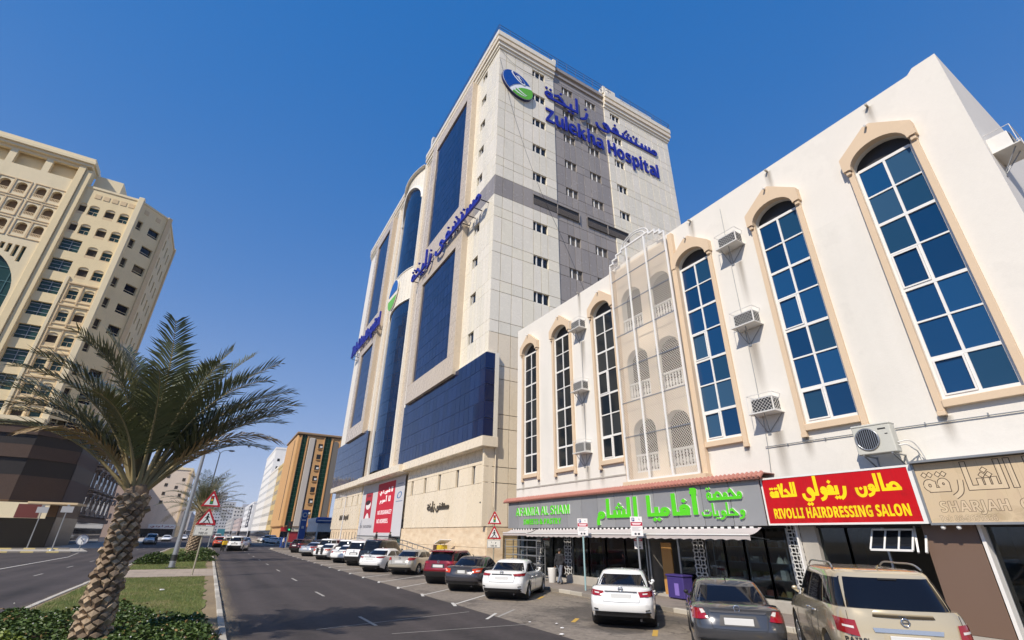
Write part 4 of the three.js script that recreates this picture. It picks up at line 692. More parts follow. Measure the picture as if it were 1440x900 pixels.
  { // bulging glass bay with arched head between the two frames
    const g = grp('curved_bay', HOSP), zc = -67.2, hw = 5.2, bulge = 1.0, X = (z) => 18.45 - bulge * (1 - ((z - zc) / hw) ** 2), n = 12, P = [[], [], []];
    for (let i = 0; i < n; i++) {
      const a = zc - hw + 2 * hw * i / n, b = zc - hw + 2 * hw * (i + 1) / n, m = (a + b) / 2, top = 54.6 + 4.2 * sqrt(max(0, 1 - ((m - zc) / hw) ** 2));
      const seg = (y0, y1, k, dx = 0) => { const q = new THREE.BufferGeometry(), p = [X(a) + dx, y0, a + 0.02, X(b) + dx, y0, b - 0.02, X(b) + dx, y1, b - 0.02, X(a) + dx, y0, a + 0.02, X(b) + dx, y1, b - 0.02, X(a) + dx, y1, a + 0.02]; q.setAttribute('position', new THREE.Float32BufferAttribute(p, 3)); q.computeVertexNormals(); return metric(q); };
      for (let y = 10.3; y < 35.2; y += 1.9) P[floor(r() * 3)].push(seg(y, min(35.3, y + 1.86)));
      for (let y = 41; y < top; y += 1.9) P[floor(r() * 3)].push(seg(y, min(top, y + 1.86)));
      mesh('band', seg(35.3, 41, 0, -0.12), MT.clads[1], g); mesh('band', seg(top, 61.2, 0, -0.12), MT.clads[1], g);
    }
    const bm = [phys([0.004, 0.022, 0.075], 0.05), phys([0.005, 0.026, 0.085], 0.05), phys([0.004, 0.019, 0.065], 0.05)];
    P.forEach((p, k) => mesh('panes', p, bm[k], g, 'stuff'));
    const back = (y0, y1, dx) => { const s = []; for (let i = 0; i < 24; i++) { const a = zc - hw + 2 * hw * i / 24, b = zc - hw + 2 * hw * (i + 1) / 24; s.push(sqbar([X(a) + dx, (y0 + y1) / 2, a], [X(b) + dx, (y0 + y1) / 2, b], y1 - y0, 0.16)); } return s; };
    mesh('ring', [...[35.3, 41.0].flatMap((y) => back(y - 0.1, y + 0.1, -0.1)), ...back(61.0, 61.9, -0.2)], MT.cladWhite, g);
    const arch = []; for (let i = 0; i < 20; i++) { const t = (k) => { const a = PI * k / 20, z = zc - hw * cos(a); return [X(z) - 0.2, 54.6 + 4.2 * sin(a), z]; }; arch.push(sqbar(t(i), t(i + 1), 0.45, 0.5)); }
    mesh('arch', arch, MT.cladWhite, g); mesh('jamb', [box(18.1, 10.2, zc - hw - 0.4, 18.6, 61.6, zc - hw), box(18.1, 10.2, zc + hw, 18.6, 61.6, zc + hw + 0.4)], MT.cladWhite, g);
    const emb = grp('emblem', HOSP), E = (f, m, dx) => { const s = poly(f); const q = new THREE.ExtrudeGeometry(s, { depth: 0.12, bevelEnabled: false }); q.rotateY(-PI / 2); q.translate(X(-67.5) - 0.25 + dx, 38.2, -68.4); mesh('emblem_field', metric(q), m, emb); };
    const el = (a, b, n = 30, t0 = 0, t1 = 2 * PI) => Array.from({ length: n }, (_, i) => { const t = lerp(t0, t1, i / (n - (t1 - t0 < 6 ? 1 : 0))); const x = a * cos(t), y = b * sin(t); return [x * cos(-0.5) - y * sin(-0.5), x * sin(-0.5) + y * cos(-0.5)]; });
    E(el(2.3, 2.75), MT.cladWhite, 0.06); E(el(2.15, 2.6, 20, 0.15 * PI, 1.1 * PI), std([0.02, 0.12, 0.42], 0.4), 0); E(el(2.15, 2.6, 20, 1.2 * PI, 2.05 * PI), std([0.16, 0.5, 0.05], 0.4), 0);
  }
  // glass boxes above the entrance storey
  curtain('glass_box', 18.12, -58.4, -35.62, 10.25, 17.85, 22, 5, true); curtain('glass_box', 18.12, -98.2, -75.8, 10.25, 17.7, 22, 5, true);
  { const g = grp('glass_box_end', HOSP); for (let j = 0; j < 5; j++) mesh('pane', box(18.14, 10.27 + j * 1.52, -35.65, 19.08, 10.25 + (j + 1) * 1.52 - 0.02, -35.6), MT.navy[j % 3], g); mesh('trim', [box(19.08, 10.2, -35.98, 19.5, 17.95, -35.58), box(18.2, 17.86, -36, 19.5, 17.95, -35.6), box(18.2, 17.86, -58.4, 18.6, 17.95, -36)], MT.clads[0], g); mesh('downpipe', bar([19.56, 4.6, -35.9], [19.56, 17.9, -35.9], 0.05, 8), MT.clads2[1], g); }
  // ledge and entrance storey
  mesh('ledge', [rbox(18.05, 9.36, -56.2, 19.6, 10.22, -35.55, 0.03, 1), rbox(17.6, 9.25, -76, 19.6, 10.1, -56.2, 0.03, 1), rbox(18.05, 9.36, -98.4, 19.6, 10.2, -76, 0.03, 1)], MT.clads2[1], HOSP);
  const pw = grp('entrance_storey', HOSP), X = 19.0, pwin = [-38.85, -42.3, -46.7, -50.7, -54.8, -80, -83.5, -87.5, -91.4];
  for (let z = -36.0; z > -97; z -= 0.98) {
    const a = z - 0.97, b = z; if (a < -57 && b > -77.2) continue;
    const w = pwin.find((q) => q > a - 0.25 && q < b + 0.25);
    for (const [y0, y1] of [[3.16, 6.55], [6.58, 8.1], [8.13, 9.36]]) {
      if (w !== undefined && y0 === 6.58) continue;
      mesh('wall_panel', box(X, y0, a, X + 0.3, y1, b), MT.clads2[floor(r() * 2)], pw);
    }
    if (w !== undefined) { if (w - 0.36 > a) mesh('wall_panel', box(X, 6.58, a, X + 0.3, 8.1, min(b, w - 0.36)), MT.clads2[0], pw); if (w + 0.36 < b) mesh('wall_panel', box(X, 6.58, max(a, w + 0.36), X + 0.3, 8.1, b), MT.clads2[0], pw); }
  }
  for (const z of pwin) mesh('slit_window', box(X + 0.2, 6.6, z - 0.36, X + 0.29, 8.08, z + 0.36), MT.recess, pw), mesh('slit_frame', box(X + 0.14, 6.6, z - 0.03, X + 0.2, 8.08, z + 0.03), MT.frameWhite, pw);
  mesh('backing', [box(X + 0.3, 0, -97.3, X + 0.42, 9.36, -36.3), box(X, 9.1, -77.2, X + 0.3, 9.36, -57)], MT.clads2[0], pw);
  for (let z = -36.0; z > -56; z -= 1.9) for (const [y0, y1] of [[0.1, 1.58], [1.6, 3.1]]) mesh('stone_slab', rbox(X - 0.06, y0, max(-57, z - 1.892), X + 0.3, y1, z, 0.01, 1), MT.travertine, pw);
  for (let z = -77.3; z > -96; z -= 1.9) mesh('stone_slab', [rbox(X - 0.06, 0.1, z - 1.892, X + 0.3, 3.1, z, 0.01, 1)], MT.travertine, pw), mesh('slit_window', box(X - 0.065, 1.0, z - 1.1, X - 0.05, 2.7, z - 0.85), MT.darkGlass, pw);
  for (let x = 19.0; x < 28; x += 1.5) if (x < 20 || x > 22.1) mesh('stone_slab', rbox(x, 0.1, -36.3, x + 1.49, 3.1, -35.94, 0.01, 1), MT.travertine, pw);
  mesh('stone_slab', [rbox(20.5, 2.62, -36.3, 22.0, 3.1, -35.94, 0.01, 1)], MT.travertine, pw);
  mesh('shutter', [...Array.from({ length: 22 }, (_, k) => { const g = new THREE.CylinderGeometry(0.07, 0.07, 1.5, 6); g.rotateZ(PI / 2); g.scale(1, 0.85, 0.5); g.translate(21.25, 0.16 + k * 0.115, -36.12); return metric(g); })], std([0.56, 0.44, 0.25], 0.6, { map: T.white }), pw);
  mesh('door_recess', box(X + 0.2, 0.9, -60.4, X + 0.29, 3.85, -57.2), MT.black, pw); mesh('door_frame', [box(X, 0.9, -57.2, X + 0.3, 3.95, -57.0), box(X, 0.9, -60.5, X + 0.3, 3.95, -60.3), box(X, 3.85, -60.5, X + 0.3, 4.0, -57.0), box(X + 0.1, 0.9, -58.8, X + 0.2, 3.85, -58.7)], MT.darkMetal, pw);
  mesh('door_leaf', box(X + 0.15, 0.95, -58.7, X + 0.2, 3.8, -57.3), MT.tealGlass, pw);
  mesh('grey_wall', box(X - 0.02, 0.1, -77.2, X + 0.28, 9.1, -60.5), std([0.50, 0.50, 0.51], 0.6, { map: T.clad }), pw);
  mesh('camera_bracket', [box(18.7, 5.0, -36.6, 19.0, 5.06, -36.5), rbox(18.6, 4.9, -36.68, 18.85, 5.02, -36.42, 0.02, 1)], MT.darkMetal, pw);
  // cornice, parapet, roof rails, penthouse
  const co = grp('cornice', HOSP), prof = [[0, 61.1, 0.12], [0.12, 61.45, 0.12], [0.3, 61.9, 0.3], [0.45, 62.6, 0.45], [0.32, 63.1, 0.32], [0.5, 63.8, 0.5]];
  const tiers = [[61.05, 61.5, 0.14], [61.5, 62.1, 0.32], [62.1, 62.75, 0.5], [62.75, 63.0, 0.38], [63.0, 63.85, 0.56]];
  tiers.forEach(([y0, y1, o], k) => [rbox(18.5 - o, y0, -36 - 0.4, 27.2, y1, -36 + o, 0.03, 1), rbox(36.35, y0, -36.4, 49.9 + o, y1, -36 + o, 0.03, 1), rbox(18.5 - o, y0, -62, 18.9, y1, -36.4, 0.03, 1), rbox(18.5 - o, y0, -98.2, 18.9, y1, -72.6, 0.03, 1), rbox(49.5, y0, -60, 49.9 + o, y1, -36.4, 0.03, 1)].forEach((g) => mesh('moulding', g, k === 2 ? MT.clads2[1] : MT.clads[k % 4], co)));
  mesh('grey_parapet', [box(27.2, 61.05, -36.5, 36.35, 64.1, -36.1), box(27.2, 61.9, -36.1, 36.35, 62.3, -35.9), box(27.2, 63.0, -36.1, 36.35, 63.4, -35.8)], MT.cladGrey[2], co);
  mesh('corner_post', [box(26.9, 63.8, -36.5, 27.4, 64.6, -35.6), box(36.2, 63.8, -36.5, 36.7, 65.2, -35.6), box(18.7, 63.8, -62.4, 19.8, 68.4, -61.6)], MT.clads[0], co);
  const rail = grp('roof_rail', HOSP), RP = [], RH = []; for (let x = 18.3; x < 38; x += 1.6) RP.push(bar([x, 63.8, -35.8], [x, 65.5, -35.8], 0.03, 5)); for (let z = -37; z > -60; z -= 1.6) RP.push(bar([18.2, 63.8, z], [18.2, 65.5, z], 0.03, 5)); for (const y of [64.35, 64.95, 65.5]) { RH.push(bar([18.2, y, -35.8], [38, y, -35.8], 0.035, 5), bar([18.2, y, -35.8], [18.2, y, -60], 0.035, 5), bar([39.5, y - 0.4, -35.5], [50.4, y - 0.4, -35.5], 0.03, 5)); }
  for (let x = 40; x < 50.4; x += 1.7) RP.push(bar([x, 63.8, -35.5], [x, 65.2, -35.5], 0.03, 5)); for (const y of [64.2, 65.1]) RH.push(bar([50.5, y, -35.5], [51.5, y, -38], 0.04, 5), bar([51.5, y, -38], [51.5, y, -42], 0.04, 5));
  mesh('post', RP, std([0.05, 0.07, 0.16], 0.5), rail); mesh('rail', RH, std([0.05, 0.07, 0.16], 0.5), rail);
  mesh('penthouse', [box(38.5, 61.4, -44, 49.2, 66.9, -37.2), box(41.0, 66.9, -44, 49.2, 68.2, -37.8), rbox(38.3, 66.4, -44, 40.2, 67.6, -37.0, 0.05, 1)], MT.clads[0], HOSP); mesh('penthouse_panel', Array.from({ length: 6 }, (_, k) => box(39 + k * 1.7, 64.5, -37.2, 40.5 + k * 1.7, 66.4, -37.16)), MT.clads[2], HOSP);
  mesh('cable', [tube([[18.55, 60.9, -35.9], [20.2, 59.5, -35.88], [23.4, 59.25, -35.88], [27, 60.7, -35.9]], 0.017, 24, 5), tube([[18.5, 59.2, -35.9], [20.8, 50, -35.88], [24.3, 40.5, -35.88], [28.2, 33, -35.95], [31, 27, -36]], 0.016, 30, 5)], MT.darkMetal, HOSP);
  // hand out the panels: the largest in the picture as parts, the rest joined
  piecesAll.sort((a, b) => (a.hid - b.hid) || a.d - b.d);
  piecesAll.forEach((p, i) => { if (i < 295) mesh(p.name, p.g, p.mat, p.parent); else { if (!farKinds.has(p.mat)) farKinds.set(p.mat, []); farKinds.get(p.mat).push(p.g); } });
  const cl = grp('upper_cladding', HOSP); for (const [m, g] of farKinds) mesh('cladding_panels', g, m, cl, 'stuff');
}
{ // hospital signs
  const B = std([0.012, 0.018, 0.30], 0.45), Bs = std([0.006, 0.008, 0.09], 0.5), grpL = 'blue lettering on the hospital';
  const s1 = thing('hospital_sign', 'large blue raised English and Arabic hospital name on the end wall of the tower', 'sign');
  latin(s1, 'Zulekha Hospital', fontBold, B, 'z', -35.95, 0.13, 25.6, 51.95, 20.85, 2.55);
  letters(s1, arabicShapes('MSTXFE ZLYKG', 21.3, 3.7, 0.15), B, 'z', -35.95, 0.13, 25.5, 55.6);
  const s2 = thing('hospital_sign', 'blue raised Arabic hospital name projecting from the near navy bay on the street side', 'sign');
  letters(s2, arabicShapes('MSTXFE ZLYKG', 22.4, 3.6, 0.125), B, 'x', 17.45, 0.25, -59.4, 35.3);
  mesh('mounting_rail', [box(17.46, 36.55, -59.4, 17.52, 36.63, -37.2), ...Array.from({ length: 14 }, (_, k) => box(17.5, 36.2, -58.8 + k * 1.66, 18.5, 36.32, -58.74 + k * 1.66))], MT.darkMetal, s2);
  const s3 = thing('hospital_sign', 'blue raised English hospital name projecting from the far navy bay on the street side', 'sign');
  latin(s3, 'Zulekha Hospital', fontBold, B, 'x', 17.45, 0.25, -96.5, 35.9, 20.6, 2.6); mesh('mounting_rail', [box(17.46, 35.75, -96.5, 17.52, 35.83, -76), ...Array.from({ length: 10 }, (_, k) => box(17.5, 35.5, -96 + k * 2.1, 18.5, 35.6, -95.94 + k * 2.1))], MT.darkMetal, s3);
  // emblem on the end wall
  const e = thing('hospital_emblem', 'blue and green swirling oval emblem left of the hospital name', 'sign', [21.15, 55.45, -35.95]);
  const tl = 0.62, ell = (a, b, t) => { const x = a * cos(t), y = b * sin(t); return [x * cos(-tl) - y * sin(-tl), x * sin(-tl) + y * cos(-tl)]; }, ring = (a, b, n = 40) => Array.from({ length: n }, (_, i) => ell(a, b, 2 * PI * i / n)), cap = (a, b, t0, t1, k) => { const o = []; for (let i = 0; i <= 24; i++) o.push(ell(a, b, lerp(t0, t1, i / 24))); for (let i = 1; i < 16; i++) { const t = i / 16, p = o[24], q = o[0]; const nx = -(q[1] - p[1]), ny = q[0] - p[0]; o.push([lerp(p[0], q[0], t) + nx * k * 4 * t * (1 - t), lerp(p[1], q[1], t) + ny * k * 4 * t * (1 - t)]); } return o; };
  mesh('back', prism(poly(ring(2.5, 1.9)), 'z', 0, 0.3, 0), Bs, e); mesh('field', prism(poly(ring(2.46, 1.86)), 'z', 0.3, 0.03), std([0.86, 0.88, 0.9], 0.35), e);
  mesh('blue_field', prism(poly(cap(2.42, 1.82, 0.36 * PI, 1.46 * PI, 0.13)), 'z', 0.33, 0.05), std([0.012, 0.075, 0.36], 0.25), e);
  mesh('green_field', prism(poly(cap(2.42, 1.82, 1.54 * PI, 2.27 * PI, -0.12)), 'z', 0.33, 0.05), std([0.13, 0.46, 0.03], 0.3), e);
  mesh('swoosh', [0.5, 0.85].map((d) => prism(poly([...Array.from({ length: 14 }, (_, i) => ell(2.0, d * 1.7, lerp(1.5, 1.88, i / 13) * PI)), ...Array.from({ length: 14 }, (_, i) => ell(2.0, d * 1.7 - 0.2, lerp(1.88, 1.5, i / 13) * PI))]), 'z', 0.38, 0.02)), std([0.86, 0.88, 0.9], 0.35), e);
  const at2 = (pts, dx, dy) => pts.map(([x, y]) => [x + dx, y + dy]);
  mesh('eye_ring', prism(poly(at2(ring(1.25, 0.46), 0.02, 1.18)), 'z', 0.38, 0.02), std([0.86, 0.88, 0.9], 0.35), e); mesh('eye_field', prism(poly(at2(ring(1.08, 0.33), 0.06, 1.24)), 'z', 0.4, 0.015), std([0.012, 0.03, 0.22], 0.3), e);
  mesh('figure', [prism(poly(at2(ring(0.2, 0.14), 0.05, 1.32)), 'z', 0.415, 0.012), prism(poly(at2(ring(0.55, 0.1), 0.1, 1.1)), 'z', 0.415, 0.012)], std([0.86, 0.88, 0.9], 0.35), e);
  // small lettering on the entrance storey
  const s4 = thing('wall_lettering', 'dark metal Arabic lettering on the near cream wall of the entrance storey', 'sign'); letters(s4, arabicShapes('MSTXFE ZLYKG', 5.6, 1.05, 0.17), std([0.09, 0.075, 0.055], 0.4, { metalness: 0.4 }), 'x', 18.99, 0.09, -49.3, 4.55);
  const s5 = thing('wall_lettering', 'small dark English lettering on the far cream wall of the entrance storey', 'sign'); latin(s5, 'Zulekha Hospital', fontBold, std([0.09, 0.075, 0.055], 0.4), 'x', 18.99, 0.08, -91, 4.6, 6.5, 0.75);
  // banners
  const bt = canvasTex(1024, 1024, (g, w, h) => {
    g.fillStyle = '#c9c9cd'; g.fillRect(0, 0, w, h);
    g.fillStyle = '#c4263a'; g.fillRect(430, 40, 400, 930); g.fillStyle = g.strokeStyle = '#fff'; paintArabic(g, 'LA TAMYN TBY', 480, 230, 78, 0.2, 300); paintArabic(g, 'LA HMWM', 500, 400, 84, 0.2, 250);
    g.font = 'bold 92px sans-serif'; for (const [t, y] of [['NO INSURANCE?', 640], ['NO WORRIES.', 800]]) { const m = g.measureText(t).width; g.save(); g.translate(480, y); g.scale((t.length > 11 ? 320 : 270) / m, 1.15); g.fillText(t, 0, 0); g.restore(); }
    g.fillStyle = '#b02a3c'; g.fillRect(110, 170, 190, 520); g.fillStyle = '#e9e4e4'; g.beginPath(); g.ellipse(205, 420, 66, 92, 0.1, 0, 7); g.fill(); g.beginPath(); g.moveTo(150, 690); g.quadraticCurveTo(205, 480, 262, 690); g.fill(); g.fillStyle = '#3a2226'; g.beginPath(); g.ellipse(190, 370, 70, 48, -0.2, 0, 7); g.fill();
    g.fillStyle = '#54545c'; g.font = 'bold 80px sans-serif'; g.fillText('06 5658866', 40, 880, 330); g.fillStyle = '#7c2431'; g.fillRect(140, 205, 120, 50);
    g.strokeStyle = '#3b6fa8'; g.lineWidth = 16; g.beginPath(); g.ellipse(930, 330, 36, 54, 0.4, 0, 7); g.stroke(); g.fillStyle = '#7a8aa5'; g.fillRect(870, 430, 130, 16); g.fillRect(880, 120, 110, 14);
  });
  const b = thing('wall_banner', 'large grey and red printed advertising banner beside the hospital entrance', 'banner'); printed('print', b, bt, 'x', 18.955, -76.9, 2.3, -56.95 - 0.3, 9.05, 0, 0.6); mesh('frame', [box(18.94, 2.2, -77, 18.975, 2.3, -57.1), box(18.94, 9.05, -77, 18.975, 9.12, -57.1)], MT.steel, b);
  // steps, ramp and rails of the entrance
  const st = thing('entrance_ramp', 'concrete entrance steps and ramp with steel handrails in front of the hospital door', 'ramp');
  mesh('landing', [box(16.9, 0.1, -62, 19, 0.98, -56)], MT.concrete, st); mesh('step', Array.from({ length: 5 }, (_, k) => box(16.9 - 0.3 * (k + 1), 0.1, -61.5, 16.9 - 0.3 * k, 0.98 - 0.17 * (k + 1), -57.5)), MT.travertine, st);
  const rg = new THREE.BufferGeometry(); mesh('slope', prism(poly([[-56, 0.1], [-46, 0.1], [-46, 0.14], [-56, 0.97]]), 'x', 17.4, 1.5), MT.concrete, st);
  const H = []; for (const x of [17.35, 18.9]) { for (const d of [0.5, 0.95]) H.push(bar([x, 0.15 + d, -46], [x, 0.98 + d, -56], 0.028, 6), bar([x, 0.98 + d, -56], [x, 0.98 + d, -57], 0.028, 6)); for (let k = 0; k <= 6; k++) { const z = -46 - k * 1.66; H.push(bar([x, 0.15 + k * 0.138, z], [x, 1.1 + k * 0.138, z], 0.024, 6)); } }
  H.push(tube([[16.8, 0.98, -62], [16.8, 1.7, -64], [16.8, 2.0, -68], [16.8, 1.7, -72], [16.8, 0.98, -74]], 0.04, 20), tube([[16.8, 0.7, -62], [16.8, 1.3, -64], [16.8, 1.5, -68], [16.8, 1.3, -72], [16.8, 0.7, -74]], 0.03, 20)); for (let z = -63; z > -74; z -= 1.6) H.push(bar([16.8, 0.1, z], [16.8, 1.9 - ((z + 68) / 8) ** 2, z], 0.024, 6));
  mesh('handrail', H, MT.steel, st);
}
// ---------------------------------------------------------------- corner hotel on the left
const HOTEL = thing('corner_hotel', 'tall cream corner hotel with arched windows and a dark brown stone base on the left', 'building');
{
  const r = rng(500), Z = -90, FL = (k) => 50.95 - 3.78 * k;       // storeys counted from the top
  const H = []; const win = [];                                     // holes of the main face; windows [x, y, w, h, rise, kind]
  for (const k of [0, 1]) for (const x of [-30.45, -28.95, -26.85, -24.95]) win.push([x, FL(k) - 0.35, x < -30 ? 1.0 : 1.3, 1.75, 0.42, (x === -28.95 || x === -24.95) ? 'g' : 'd']);
  for (const k of [2, 3]) for (const x of [-26.85, -24.95]) win.push([x, FL(k) - 0.35, 1.3, 1.75, 0.42, x > -26 ? 'g' : 'd']);
  for (let k = 4; k < 10; k++) for (const x of [-26.85, -24.95]) win.push([x, FL(k) - 0.35, 1.25, 1.7, 0.42, r() < 0.75 ? 'g' : 'd']);
  for (let k = 0; k < 8; k++) win.push([-29.72, 43.8 - 3.78 * k, 2.5, 2.25, 0, 'b']);
  const holesOf = (w) => w.map(([x, y, ww, h, rise]) => (rise ? archPts(x - ww / 2, x + ww / 2, y - h / 2, y + h / 2, rise, 8) : rect(x - ww / 2, y - h / 2, x + ww / 2, y + h / 2)));
  const fit = (parent, list, z) => { for (const [x, y, w, h, rise, kind] of list) {
    const g = grp('window', parent), gl = kind === 'd' ? MT.recess : kind === 'k' ? MT.blackGlass : MT.tealGlass;
    mesh('pane', box(x - w / 2 - 0.05, y - h / 2 - 0.05, z - 0.62, x + w / 2 + 0.05, y + h / 2 + rise + 0.05, z - 0.42), gl, g);
    if (kind === 'g' || kind === 'b') mesh('frame', [box(x - w / 2, y + h * 0.08, z - 0.42, x + w / 2, y + h * 0.08 + 0.07, z - 0.36), ...(kind === 'b' ? [box(x - 0.04, y - h / 2, z - 0.42, x + 0.04, y + h / 2, z - 0.36), box(x - w / 2, y - h * 0.28, z - 0.05, x + w / 2, y - h * 0.28 + 0.06, z), box(x - w / 2, y + h * 0.33, z - 0.42, x + w / 2, y + h * 0.33 + 0.08, z - 0.3)] : [box(x - 0.03, y - h / 2, z - 0.42, x + 0.03, y + h * 0.08, z - 0.36)])], kind === 'b' ? MT.galv : MT.creamPale, g);
    if (rise) { if (rise > 0.3 && kind !== 'n') mesh('head', prism(poly(archPts(x - w / 2, x + w / 2, y + h / 2, y + h / 2 + 0.02, rise, 8)), 'z', z - 0.4, 0.25), MT.creamPale, g);
      mesh('parapet', box(x - w / 2, y - h / 2, z - 0.3, x + w / 2, y - h / 2 + (kind === 'd' ? 0.5 : 0.22), z - 0.02), MT.creamTrim, g); }
  } };
  mesh('wall', [prism(poly(rect(-31.2, 15.3, -23.5, 55.0), holesOf(win)), 'z', Z - 0.42, 0.42)], MT.cream, HOTEL);
  fit(HOTEL, win, Z);
  mesh('body', [box(-60, 15.3, -120, -23.6, 54.5, -90.65), box(-23.6, 15.3, -106, -20.2, 54.5, -94.5)], MT.cream, HOTEL);
  // raised frames round the paired windows, pilasters, parapet
  const tr = []; for (let k = 4; k < 10; k++) { const y = FL(k); tr.push(box(-27.75, y + 1.5, Z, -24.05, y + 1.72, Z + 0.22)); for (const x of [-27.75, -25.98, -24.23]) tr.push(box(x, y - 1.85, Z, x + 0.16, y + 1.5, Z + 0.14)); tr.push(box(-27.6, y - 1.5, Z, -24.1, y - 1.36, Z + 0.12)); }
  mesh('window_surround', tr, MT.creamTrim, HOTEL);
  mesh('pilaster', [rbox(-24.0, 15.3, Z - 0.5, -23.2, 55.7, Z + 0.45, 0.05, 1), rbox(-28.35, 15.3, Z, -27.95, 38.5, Z + 0.25, 0.03, 1)], MT.creamPale, HOTEL);
  mesh('parapet', [box(-31.2, 55.0, Z - 0.45, -23.3, 55.4, Z + 0.12), box(-31, 55.0, -96, -27.3, 58.6, -91.5), box(-36, 54.5, -110, -26, 57, -96)], MT.creamPale, HOTEL);
  mesh('parapet_block', Array.from({ length: 5 }, (_, k) => box(-29.6 + k * 1.15, 53.3, Z, -28.8 + k * 1.15, 54.1, Z + 0.07)), MT.creamTrim, HOTEL);
  // projecting portal at the far left
  const PZ = -89.5, ph = [], niche = [];
  for (let c = 0; c < 4; c++) for (const d of [0, -1.95]) for (const y of [51.35, 47.95, 44.5]) niche.push([-33.8 - c * 4.25 + d, y - 0.3, 1.25, 1.5, 0.55, 'n']);
  for (let c = 0; c < 3; c++) ph.push(rect(-36.2 - c * 4.35, 55.35, -32.7 - c * 4.35, 57.9));
  const portalArch = archPts(-46, -33.4, 22, 33.5, 7.1, 20), slots = Array.from({ length: 4 }, (_, k) => rect(-36.9 + k * 0.8, [40.5, 40.1, 39.6, 38.9][k], -36.4 + k * 0.8, 41.6));
  mesh('portal_wall', prism(poly(rect(-50, 15.3, -32.3, 58.4), [...holesOf(niche), ...ph, portalArch, ...slots]), 'z', PZ - 0.6, 0.6), MT.creamPale, HOTEL);
  for (const [x, y, w, h, rise] of niche) { const g = grp('niche', HOTEL); mesh('recess', box(x - w / 2 - 0.05, y - h / 2, PZ - 0.75, x + w / 2 + 0.05, y + h / 2 + rise, PZ - 0.62), std([0.20, 0.13, 0.07], 0.9), g); mesh('balustrade', [box(x - w / 2, y - h / 2, PZ - 0.12, x + w / 2, y - h / 2 + 0.1, PZ), box(x - w / 2, y - h / 2 + 0.5, PZ - 0.12, x + w / 2, y - h / 2 + 0.6, PZ), ...Array.from({ length: 7 }, (_, i) => box(x - w / 2 + 0.06 + i * 0.18, y - h / 2 + 0.1, PZ - 0.1, x - w / 2 + 0.14 + i * 0.18, y - h / 2 + 0.5, PZ - 0.02))], MT.creamTrim, g); mesh('panel_frame', [box(x - 0.98, y - 1.35, PZ, x - 0.86, y + 1.75, PZ + 0.1), box(x + 0.86, y - 1.35, PZ, x + 0.98, y + 1.75, PZ + 0.1), box(x - 0.98, y + 1.63, PZ, x + 0.98, y + 1.75, PZ + 0.102), box(x - 0.98, y - 1.35, PZ, x + 0.98, y - 1.23, PZ + 0.102)], MT.creamTrim, g); }
  mesh('loggia_back', [box(-50, 55.3, PZ - 2.6, -32.4, 58, PZ - 2.5), box(-50, 55.2, PZ - 2.6, -32.4, 55.3, PZ - 0.6), ...[0, 1, 2].map((c) => box(-36.75 - c * 4.35, 55.3, PZ - 2.5, -36.5 - c * 4.35, 58, PZ - 0.6))], MT.cream, HOTEL);
  mesh('arch_glazing', box(-46.2, 22, PZ - 0.75, -33.2, 40.75, PZ - 0.62), MT.tealGlass, HOTEL); mesh('arch_grid', [...Array.from({ length: 9 }, (_, k) => box(-46, 22.4 + k * 2.2, PZ - 0.62, -33.4, 22.52 + k * 2.2, PZ - 0.55)), ...Array.from({ length: 6 }, (_, k) => box(-44.5 + k * 2, 22, PZ - 0.62, -44.4 + k * 2, 40.7, PZ - 0.54))], std([0.05, 0.14, 0.15], 0.4), HOTEL);
  mesh('slot_recess', box(-37, 38.8, PZ - 0.78, -34, 41.7, PZ - 0.65), MT.tealGlass, HOTEL);
  mesh('portal_side', [box(-50, 15.3, -90.6, -32.3, 58.2, PZ - 2.7), rbox(-32.9, 0, PZ - 1.6, -32.0, 58.4, PZ + 0.3, 0.05, 1), rbox(-31.95, 0, PZ - 1.6, -31.1, 58.0, PZ + 0.05, 0.05, 1)], MT.cream, HOTEL);
  mesh('portal_cornice', [rbox(-50, 58.4, PZ - 3, -31.3, 58.9, PZ + 0.5, 0.04, 1), rbox(-50, 58.9, PZ - 3.1, -31.0, 59.5, PZ + 0.8, 0.05, 1), rbox(-50, 59.5, PZ - 3.0, -31.2, 60.1, PZ + 0.6, 0.05, 1)], MT.creamPale, HOTEL);
  // chamfered corner and the street face: local x along the wall, +z outwards
  const side = (name, x, z, turn, len, list, y0) => { const g = grp(name, HOTEL); g.position.set(x, 0, z); g.rotation.y = turn; mesh('wall', prism(poly(rect(0, y0, len, 54.9), holesOf(list)), 'z', -0.42, 0.42), MT.cream, g); for (const [wx, y, w, h, rise, kind] of list) mesh('window', [box(wx - w / 2 - 0.04, y - h / 2 - 0.04, -0.6, wx + w / 2 + 0.04, y + h / 2 + 0.04 + rise, -0.4)], kind === 'k' ? MT.blackGlass : MT.recess, g), mesh('window_rail', [box(wx - w / 2, y - h * 0.2, -0.4, wx + w / 2, y - h * 0.2 + 0.06, -0.34)], MT.creamPale, g); mesh('edge_pilaster', rbox(len - 0.5, y0, -0.3, len + 0.25, 55.4, 0.3, 0.05, 1), MT.creamTrim, g); mesh('coping', box(0, 54.9, -0.5, len, 55.25, 0.15), MT.creamPale, g); mesh('parapet_block', [box(1.0, 53.3, 0, 1.8, 54.1, 0.06), box(3.2, 53.3, 0, 4.0, 54.1, 0.06)], MT.creamTrim, g); return g; };
  const l1 = [], l2 = []; for (let k = 0; k < 10; k++) { l1.push([1.05, FL(k) - 0.2, 0.85, 1.75, 0, 'd'], [3.72, FL(k) - 0.2, 1.95, 1.6, 0, 'k']); l2.push([3.0, FL(k) + 0.1, 0.9, 1.9, 0.35, 'd'], [6.0, FL(k) + 0.1, 0.9, 1.9, 0.35, 'd'], [8.8, FL(k) + 0.1, 0.9, 1.9, 0.35, 'd']); }
